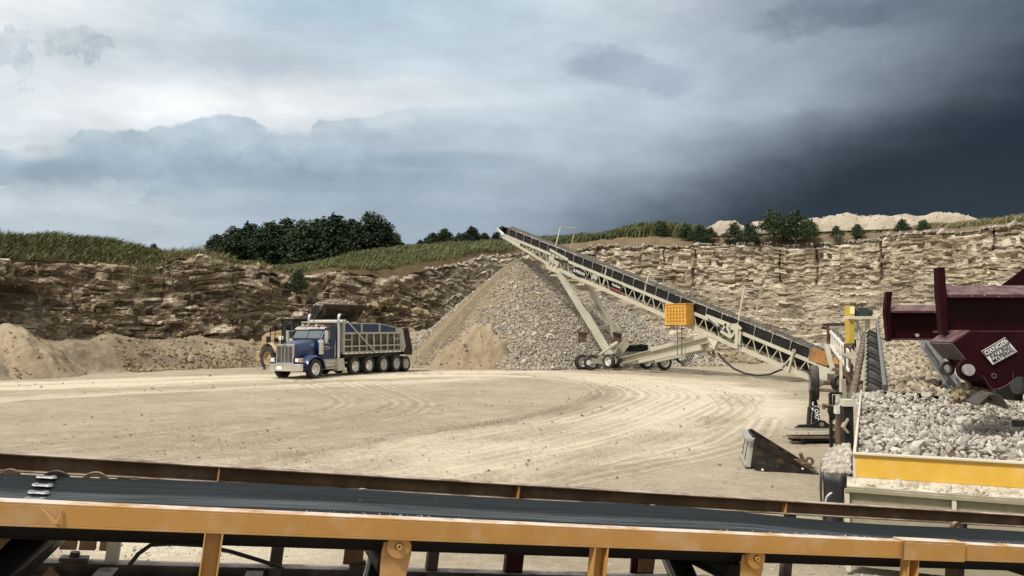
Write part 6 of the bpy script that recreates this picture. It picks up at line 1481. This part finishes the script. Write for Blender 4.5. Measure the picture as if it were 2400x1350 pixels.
def fork_frame():
    D = 18.6; q = lambda x, y, d=0: P(x, y, D) + Vector((0, d, 0)); b = q(1905, 1030); r = thing('fork_frame', 'low black steel fork frame with a holed hump plate beside the hopper', 'fork frame', (b.x, D, 0))
    m = MB(); ax = [(1853, 1006), (1962, 1006), (1962, 1009), (1853, 1009)]; m.prism([q(x, y) for x, y in ax], (0, .45, 0)); m.build('upper_blade', M_alu, r)
    m = MB(); hp = [(1866, 1004), (1878, 997), (1905, 996), (1915, 992), (1922, 988), (1930, 986), (1938, 988), (1946, 995), (1952, 996), (1962, 996), (1962, 1005)]
    m.prism([q(x, y, .12) for x, y in hp], (0, .05, 0)); hm = m.build('hump_plate', M_black, r)
    m = MB(); c = q(1930, 996, .11); m.tube(c, c + Vector((0, -.02, 0)), .05, 14); m.build('plate_hole', M_sand, hm)
    m = MB(); m.prism([q(x, y) for x, y in ((1856, 1024), (1960, 1024), (1960, 1028), (1856, 1028))], (0, .4, 0)); m.build('lower_blade', M_rust, r)
    m = MB(); m.prism([q(x, y, .05) for x, y in ((1856, 1031), (1960, 1031), (1960, 1035), (1860, 1035))], (0, .3, 0)); m.box(q(1881, 1032, .1), (.09, .2, .08)); m.build('ground_rail', M_black, r)
    m = MB(); m.box2((q(1957, 1000).x, D, q(1957, 1036).z), (q(1963, 1000).x, D + .35, q(1957, 1000).z)); m.build('back_plate', M_rust, r)
fork_frame()
def loader_bucket():
    o = P(1758, 1100, 15.2); o.z = 0; e = Vector((.955, -.296, 0)).normalized(); w = Vector((.20, .98, 0)).normalized()
    r = thing('bucket_attachment', 'black skid steer bucket lying on the dirt with its cutting edge to the right', 'bucket', o)
    q = lambda a, z, b=0: o + e * a + w * b + UPV * z; W = 1.42
    pr = [(.02, .10), (.10, .61), (.16, .62), (1.03, .09), (1.17, .015), (.20, .0)]
    for b in (0, W):
        m = MB(); m.prism([q(a, z, b) for a, z in pr], w * .02); s = m.build('side_plate', M_bkt, r)
        if b == 0:
            m = MB(); m.bar(q(.13, .50, -.012), q(.98, .10, -.012), .03, .012); m.build('crease', M_bkt, s)
            for a, z in ((.92, .105), (.22, .045)): m = MB(); m.tube(q(a, z, -.02), q(a, z, .0), .022, 12); m.build('bolt', M_white, s)
    m = MB(); sh = [(1.10, .02), (.22, .012), (.06, .14), (.11, .60)]
    for i in range(len(sh) - 1): m.prism([q(*sh[i], .02), q(*sh[i + 1], .02), q(*sh[i + 1], W), q(*sh[i], W)], (q(*sh[i + 1]) - q(*sh[i])).cross(w).normalized() * .015)
    m.build('shell', M_bkt, r)
    m = MB(); m.bar(q(1.12, .016, -.02), q(1.12, .016, W + .04), .16, .022); m.build('cutting_edge', M_black, r)
    m = MB(); m.prism([q(-.02, .14, .12), q(.055, .53, .12), q(.055, .53, W - .12), q(-.02, .14, W - .12)], e * -.02); ml = m.build('mount_plate', M_alu, r)
    for b in (.10, W * .42, W - .2):
        m = MB(); m.prism([q(-.06, .06, b), q(.04, .60, b), q(.10, .60, b), q(.02, .06, b)], w * .10); m.build('mount_rib', M_black if b > .2 else M_alu, r, bevel=.01)
    m = MB(); m.bar(q(.0, .585, .0), q(.0, .585, W), .12, .05); m.bar(q(-.04, .10, .1), q(-.04, .10, W - .1), .10, .05); m.build('mount_lip', M_alu, r)
M_bkt = mat('rust_black_steel', (.020, .016, .014), .42, metal=.35, var=.4, vscale=3, dust=.15, spots=((.11, .065, .035), 2.6, .55, .6))
loader_bucket()
def tow_hitch():
    D = 15.5; q = lambda x, y: P(x, y, D); r = thing('tow_hitch', 'rusty ring hitch on a short bar behind the bucket tip', 'tow hitch', (q(1890, 1090).x, D, 0))
    m = MB(); m.bar(q(1862, 1081), q(1886, 1081), .07, .07); m.build('bar', M_rust, r)
    m = MB(); m.prism([q(1874, 1064), q(1880, 1061), q(1886, 1075), q(1887, 1092), q(1882, 1092), q(1878, 1076)], (0, .06, 0)); m.build('upright_plate', M_rust, r)
    m = MB(); c = q(1897, 1081); m.ring(c, (0, 1, 0), .045, .082, .06, 22); m.build('ring', M_rust, r, smooth=True)
    m = MB(); b = q(1884, 1092); m.box((b.x, D + .03, .06), (.16, .3, .12)); m.build('foot', M_rust, r)
tow_hitch()
def side_flap():
    D = 9.35; r = thing('rubber_flap', 'black rubber skirt hanging at the left corner of the hopper frame', 'rubber flap', (P(1950, 1150, D).x, D, 0))
    V = []
    for i, (x, y) in enumerate(((1930, 1108), (1948, 1109), (1964, 1109), (1979, 1108))):
        for j, f in enumerate(np.linspace(0, 1, 9)): p = P(x, y, D); V.append((p.x + .02 * math.sin(f * 5 + i) - (.03 * f if i == 0 else 0), p.y + .04 * math.sin(f * 4 + i * 1.7), p.z * (1 - f) + .03 * f))
    o = npobj('flap', np.array(V), [gridfaces(4, 9)], M_rubg, parent=r, smooth=True); s = o.modifiers.new('thickness', 'SOLIDIFY'); s.thickness = .012
    V = []
    for i, (x, y, dd) in enumerate(((1930, 1108, 0), (1926, 1098, .4), (1926, 1084, 1.1))):
        for f in np.linspace(0, 1, 9): p = P(x, y, D + dd); V.append((p.x - .02 * math.sin(f * 6), p.y, p.z * (1 - f) + .03 * f))
    o = npobj('side_flap', np.array(V), [gridfaces(3, 9)], M_rubg, parent=r, smooth=True); s = o.modifiers.new('thickness', 'SOLIDIFY'); s.thickness = .012
    m = MB(); m.path([P(1934, 1178, D - .1), P(1938, 1164, D - .1), P(1944, 1158, D - .1), P(1950, 1155, D - .1)], .012, 6); m.build('cable', M_alu, r, smooth=True)
    # stones spilled behind it
    rng = np.random.default_rng(8); N = 900; t = rng.uniform(0, 1, (N, 2)); pts = []
    for a, b in t: y = 1108 - 52 * b; x0 = 1928 + 14 * b; pts.append(P(x0 + (1990 - x0) * a, y - 14 * a * b, D + .05 + 2.2 * b)[:])
    V, Fc, T = scatter_rocks(np.array(pts), rng.uniform(.02, .062, N), 2, 9); so = npobj('spilled_stones', V, Fc, M_stonew, parent=r, attrs={'tone': T}); so['kind'] = 'stuff'
    g1, g2 = np.meshgrid(np.linspace(0, 1, 8), np.linspace(0, 1, 8)); Vv = []
    for a, b in zip(g1.ravel(), g2.ravel()): y = 1110 - 52 * b; x0 = 1929 + 14 * b; p = P(x0 + (1990 - x0) * a, y - 14 * a * b, D + .07 + 2.2 * b); Vv.append((p.x, p.y, p.z - .03))
    npobj('spill_bed', np.array(Vv), [gridfaces(8, 8)], M_stonew, parent=r, smooth=True, attrs={'tone': np.full(64, .2)})
M_rubg = mat('scuffed_rubber', (.02, .022, .025), .5, var=.4, vscale=6, dust=.2, spots=((.10, .11, .12), 9, .62, .5), stretch=(1, 1, .3))
side_flap()
# stones on the ledge left of the feed conveyor
def ledge_stones():
    rng = np.random.default_rng(12); N = 700; pts = []
    for _ in range(N):
        a = rng.uniform(5.6, 8.6); b = rng.uniform(-.42, .35); pts.append(H(a, b, 1.28 - .10 * max(0, -b) + .05 * rng.random() + .06 * math.sin(a * 2))[:])
    V, Fc, T = scatter_rocks(np.array(pts), rng.uniform(.03, .085, N), 2, 13); o = npobj('stone_heap', V, Fc, M_stonew, attrs={'tone': T * .7}); tag(o, 'heap of tan stones spilled left of the conveyor mouth', 'stone heap')
    m = MB(); m.prism([H(5.5, -.45, 1.17), H(8.7, -.45, 1.17), H(8.7, -.04, 1.24), H(5.5, -.04, 1.22)], (0, 0, -.06)); q = m.build('spill_shelf', M_creamd, o)
ledge_stones()

# ================================================================ near conveyor across the foreground
FA = Vector((-1.94736472, 3.12, 1.99358442)); FBp = Vector((2.99063004, 4.8048, 1.37558987)); FU = (FBp - FA).normalized(); FLEN = (FBp - FA).length
_h = Vector((FU.x, FU.y, 0)).normalized(); FV = Vector((-_h.y, _h.x, 0)); FN = FU.cross(FV)
def C(s, w, h): return FA + FU * s + FV * w + FN * h
def cs(px, w, h): return s_at(px, w, h, C, -1.5, FLEN + 1.5)
M_rail = mat('conveyor_orange', (.43, .225, .056), .55, var=.14, vscale=2.2, dust=.95, dustcol=(.62, .55, .49), spots=((.16, .085, .03), 7, .66, .55), bump=.0008, bscale=60)
M_railin = mat('shaded_conveyor_orange', (.10, .052, .018), .7, var=.25, vscale=3, dust=.7, dustcol=(.50, .43, .36), spots=((.07, .04, .02), 5, .58, .6))  # rail orange darkened: shade of the inner faces put into the colour, under dust
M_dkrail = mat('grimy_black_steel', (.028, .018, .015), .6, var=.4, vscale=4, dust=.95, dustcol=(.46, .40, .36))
def nbelt():
    M = bpy.data.materials.new('near_belt_rubber'); M.use_nodes = True; t = NT(M.node_tree); b = M.node_tree.nodes['Principled BSDF']
    tc = t.n('ShaderNodeTexCoord').outputs['UV']; pos = t.n('ShaderNodeNewGeometry').outputs['Position']
    s1 = t.noise(t.mapping(tc, (.5, 26, 1)), 2.0, 6, .7); s2 = t.noise(t.mapping(tc, (2.2, 60, 1)), 3, 5, .7)
    sep = t.n('ShaderNodeSeparateXYZ'); t.put(sep.inputs[0], tc); v = sep.outputs[1]
    band = t.m('MULTIPLY', t.m('SUBTRACT', t.ss(v, .695, .72), t.ss(v, .78, .84)), t.ss(t.noise(t.mapping(tc, (.45, 40, 1)), 3, 6, .65), .40, .60))
    band2 = t.m('MULTIPLY', t.m('SUBTRACT', t.ss(v, .60, .61), t.ss(v, .62, .64)), t.ss(s2, .5, .6))
    c = t.mix(t.ss(s1, .3, .72), (.007, .009, .010, 1), (.022, .028, .032, 1))
    c = t.mix(t.ss(v, .52, .74), (.006, .007, .009, 1), c); c = t.mix(t.m('MULTIPLY', band, .8), c, (.12, .135, .145, 1)); c = t.mix(t.m('MULTIPLY', band2, .5), c, (.11, .12, .125, 1))  # near side darkened: sheen gradient across the trough put into the colour
    c = t.mix(t.m('MULTIPLY', t.ss(t.noise(pos, 30, 4, .7), .66, .72), .5), c, (.20, .20, .19, 1))
    t.put(b.inputs['Base Color'], c); t.put(b.inputs['Roughness'], t.m('ADD', .40, t.m('MULTIPLY', s2, .25))); b.inputs['Specular IOR Level'].default_value = .13
    bn = t.n('ShaderNodeBump'); bn.inputs['Distance'].default_value = .003; t.put(bn.inputs['Height'], t.noise(t.mapping(tc, (6, 30, 1)), 6, 6, .7)); t.put(b.inputs['Normal'], bn.outputs[0])
    return M
def near_conveyor():
    r = thing('belt_conveyor', 'orange railed belt conveyor with a bare black belt running across the foreground', 'conveyor', (C(FLEN / 2, .6, 0).x, C(FLEN / 2, .6, 0).y, 0)); s0, s1 = -2.2, FLEN + 2.2; HT = .092; W = 1.2
    m = MB(); m.channel(C(s0, .035, -HT / 2), C(s1, .035, -HT / 2), .07, HT, .008, up=FN, side=1); nr_ = m.build('near_rail', M_rail, r, bevel=.002)
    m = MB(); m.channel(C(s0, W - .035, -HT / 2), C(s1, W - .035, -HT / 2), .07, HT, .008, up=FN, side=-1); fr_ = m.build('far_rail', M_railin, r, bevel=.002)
    for px in (512, 1212, 1836, -200, 2600): m = MB(); s = cs(px, W - .03, -.05); m.box(C(s, W - .038, -HT / 2), (.009, .05, HT - .018), Matrix((FU, FV, FN)).transposed()); m.build('stiffener', M_rail, fr_)
    # bolted splice on the near rail, and a bent tab
    a, b = cs(2112, 0, -.05), cs(2257, 0, -.05); m = MB(); m.box(C((a + b) / 2, -.008, -HT / 2 - .002), (b - a, .014, HT * 1.04), Matrix((FU, FV, FN)).transposed()); m.box(C((a + b) / 2, .026, .006), (b - a, .08, .010), Matrix((FU, FV, FN)).transposed()); sp = m.build('splice_plate', M_rail, nr_, bevel=.002)
    m = MB(); m.path([C(a, -.012, .004 - k * .0095) + FU * (.003 * math.sin(k * 2.3)) for k in range(13)], .0055, 6); m.build('weld_bead', mat('weld_rust', (.15, .07, .03), .7, var=.3), sp, smooth=True)
    s = cs(97, 0, -.02); m = MB(); m.prism([C(s, -.004, -.02), C(s + .055, -.012, -.075), C(s + .066, -.012, -.072), C(s + .072, -.004, -.02), C(s + .062, -.006, -.02), C(s + .058, -.010, -.060), C(s + .012, -.004, -.022)], FV * -.004); m.build('bent_tab', M_rail, nr_)
    # belt: shallow trough
    pr = [(.20, -.060), (.26, -.085), (.36, -.120), (.48, -.142), (.62, -.146), (.76, -.130), (.88, -.094), (.985, -.056), (.99, -.064), (.88, -.102), (.76, -.138), (.62, -.154), (.48, -.150), (.36, -.128), (.25, -.093), (.20, -.068)]
    ns = 260; ss = np.linspace(s0, s1, ns); V = []; UV = []
    for s in ss:
        for k, (w, h) in enumerate(pr):
            V.append(C(s, w + .006 * math.sin(s * 1.7 + w * 3), h + .005 * math.sin(s * 2.6 + w * 5) - (.012 * sstep(s, 1.0, 0.0)) - .04 * sstep(s, 3.2, 5.6))[:]); UV.append((s, (w - .2) / .79))
    o = npobj('carry_belt', np.array(V), [gridfaces(ns, len(pr))], nbelt(), parent=r, smooth=True)
    uv = o.data.uv_layers.new(name='UVMap'); li = np.empty(len(o.data.loops), np.int32); o.data.loops.foreach_get('vertex_index', li); uv.data.foreach_set('uv', np.array(UV, np.float32)[li].ravel())
    # plate fasteners of the belt joint, on a slant across it
    M_clip = mat('belt_clip_steel', (.74, .74, .74), .4, metal=.15, var=.15, vscale=20)
    for k in range(6):
        w = .60 + k * .072; pxc = 70 + k * 7.5; s = cs(pxc, w, -.10); hh = float(np.interp(w, [p[0] for p in pr[:8]], [p[1] for p in pr[:8]])) + .004 - .012 * float(sstep(np.array(s), 1.0, 0.0)) + .005 * math.sin(s * 2.6 + w * 5)
        Mx = Matrix((FU, FV, FN)).transposed(); m = MB(); c = C(s, w, hh)
        out = [(.046 * math.cos(t) * (1 if abs(math.cos(t)) > .5 else .8) + 0, .030 * math.sin(t) * (1.0 if abs(math.cos(t)) > .45 else .72)) for t in [2 * math.pi * i / 20 for i in range(20)]]
        m.prism([c + FU * x + FV * y for x, y in out], FN * .005); cl = m.build('fastener_plate', M_clip, o, bevel=.001)
        m = MB()
        for x in (-.030, .030): m.tube(c + FU * x + FN * .005, c + FU * x + FN * .011, .013, 12)
        m.bar(c - FU * .014 + FN * .006, c + FU * .014 + FN * .006, .014, .006, FN); m.build('bolt_heads', mat('clip_bolt', (.35, .35, .35), .4, metal=.3, var=.1), cl)
    s = cs(128, .96, -.05); m = MB(); m.lathe([(-.02, .001), (-.02, .075), (.02, .075), (.02, .001)], C(s, 1.02, -.125), FV, 24); m.build('roller_end', M_black, r, smooth=True)
    s = cs(222, 1.10, -.10); m = MB(); m.ring(C(s, 1.12, -.135), FV, .050, .072, .03, 24); m.build('idler_ring', M_railin, r, smooth=True)
    # return belt; its near-black colour and upright strip stand in for underside shade
    m = MB(); m.prism([C(s0, .12, -.168), C(s1, .12, -.168), C(s1, 1.06, -.168), C(s0, 1.06, -.168)], FN * .009); m.prism([C(s0, .12, -.158), C(s1, .12, -.158), C(s1, .12, -.096), C(s0, .12, -.096)], FV * .01); m.build('return_belt', mat('underside_shade', (.012, .011, .010), .9, var=.2, spec=.1), r)
    # side posts and lower frame
    HL = .575
    for px in (-230, 493, 1406, 2140, 2900):
        s = cs(px, 0, -.2); m = MB(); m.channel(C(s, .03, -HT - .001), C(s, .03, -HL - .1), .06, .074, .007, up=FU, side=-1); m.build('side_post', M_rail, r, bevel=.002)
    for px, mt in ((276, M_alu), (655, M_dkrail), (1016, M_dkrail), (1205, M_maroon), (1838, M_dkrail), (-120, M_dkrail), (2240, M_dkrail)):
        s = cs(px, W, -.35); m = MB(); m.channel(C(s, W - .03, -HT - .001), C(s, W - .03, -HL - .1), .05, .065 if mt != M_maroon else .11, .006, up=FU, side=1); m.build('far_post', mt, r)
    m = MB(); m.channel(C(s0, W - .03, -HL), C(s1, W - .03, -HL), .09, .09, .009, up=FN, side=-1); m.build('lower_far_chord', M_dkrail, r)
    m = MB(); m.prism([C(s0, W - .06, -HL - .06), C(s1, W - .06, -HL - .06), C(s1, W - .06, -HL - .42), C(s0, W - .06, -HL - .42)], FV * .01); m.build('lower_shade_sheet', MATS['underside_shade'], r)  # dark sheet added as painted shade in the space below the chord
    m = MB(); m.channel(C(s0, .03, -HL - .10), C(s1, .03, -HL - .10), .08, .09, .009, up=FN, side=1); m.build('lower_near_chord', M_rail, r)
    for px in (205, 560, 1110, 1620): s = cs(px, 1.0, -.45); m = MB(); m.bar(C(s, .05, -HL + .01), C(s + .10, W - .05, -HL + .01), .09, .04, FN); m.build('cross_member', M_dkrail, r)
    a, b = cs(150, W, -.36), cs(268, W, -.36); 
    for k, px in enumerate((173, 218, 256)): s = cs(px, W + .35, -.36); m = MB(); m.box(C(s, W + .35, -.42), (.085 if k < 2 else .045, .03, .30), Matrix((FU, FV, FN)).transposed()); m.build('guard_panel', M_railin, r, bevel=.004)
    for px in (395, 628): s = cs(px, W + .05, -.36); m = MB(); m.box(C(s, W + .06, -.33), (.16, .03, .12), Matrix((FU, FV, FN)).transposed()); m.build('angle_bracket', M_railin, r)
    for px in (178, 848): s = cs(px, W - .05, -.47); m = MB(); m.box(C(s, W - .06, -HL + .065), (.13, .07, .02), Matrix((FU, FV, FN)).transposed()); m.tube(C(s, W - .06, -HL + .07), C(s, W - .06, -HL + .10), .025, 6); m.build('clamp_bolt', M_dkrail, r)
    m = MB(); m.path([C(cs(px, 1.05, -.4), 1.0, h) for px, h in ((312, -.50), (330, -.44), (355, -.395), (400, -.385), (470, -.388), (540, -.415), (600, -.45), (640, -.475), (668, -.50))], .011, 8); m.build('cable', M_hose, r, smooth=True)
    # return rollers on curved drop brackets
    for k, px in enumerate((-150, 922, 1748, 2560)):
        s = cs(px, .10, -.2); m = MB(); m.tube(C(s, .14, -.245), C(s, 1.06, -.245), .062, 22); ro = m.build('return_roller', M_black, r, smooth=True)
        for w in (.045, 1.12):
            q = [(-.062, -.115), (.062, -.115), (.066, -.16), (.060, -.21), (.050, -.30), (.050, -.50), (-.060, -.50), (-.060, -.30), (-.066, -.21), (-.068, -.16)]
            m = MB(); m.prism([C(s + x, w, h) for x, h in q], FV * .012); br = m.build('drop_bracket', M_rail if w < .5 else M_railin, r, bevel=.002)
            m = MB(); m.ring(C(s, w - .012, -.122), FV, .018, .052, .03, 24); m.ring(C(s, w - .02, -.122), FV, .006, .014, .04, 12); m.build('bearing_cap', M_rail if w < .5 else M_railin, br, smooth=True)
    for px, w in ((12, .35), (70, .62), (888, .55), (1590, .5)):
        s = cs(px, w, -.33); m = MB(); m.tube(C(s - .05, w - .25, -.40), C(s + .07, w + .20, -.27), .075, 22); m.tube(C(s + .065, w + .19, -.275), C(s + .085, w + .25, -.255), .05, 16); m.build('impact_roller', mat('polished_roller', (.05, .05, .05), .22, metal=.7, var=.3), r, smooth=True)
    s = cs(118, .4, -.4); m = MB(); m.prism([C(s - .10, .34, -.62), C(s - .06, .34, -.42), C(s + .0, .34, -.33), C(s + .10, .34, -.43), C(s + .02, .34, -.55), C(s - .03, .34, -.66)], FV * .015); m.build('roller_bracket', M_railin, r, bevel=.003)
    s = cs(1530, W - .1, -.42); m = MB(); m.prism([C(s - .10, W, -.30), C(s + .08, W, -.30), C(s + .07, W, -.55), C(s - .09, W, -.55)], FV * .02); m.build('drop_plate', M_maroon, r)
    # trestles beyond the frame carry it
    for s in (s0 + .3, s1 - .3):
        for w in (.03, W - .03): p = C(s, w, -HL); m = MB(); m.bar(p, (p.x, p.y, .02), .10, .10); m.build('trestle_leg', M_rail, r)
    # grit on the near rail
    rng = np.random.default_rng(9); n = 260; sx_ = rng.uniform(cs(0, 0, 0), cs(2400, 0, 0), n); k = vn(sx_ * 1.3, 0, seed=5) > .45
    V, Fc, T = scatter_rocks(np.array([C(a, .072 + rng.normal(0, .008), .002)[:] for a in sx_[k]]), rng.uniform(.0015, .006, k.sum()), 1, 5); so = npobj('grit', V, Fc, M_stonew, parent=r, attrs={'tone': T}); so['kind'] = 'stuff'
near_conveyor()
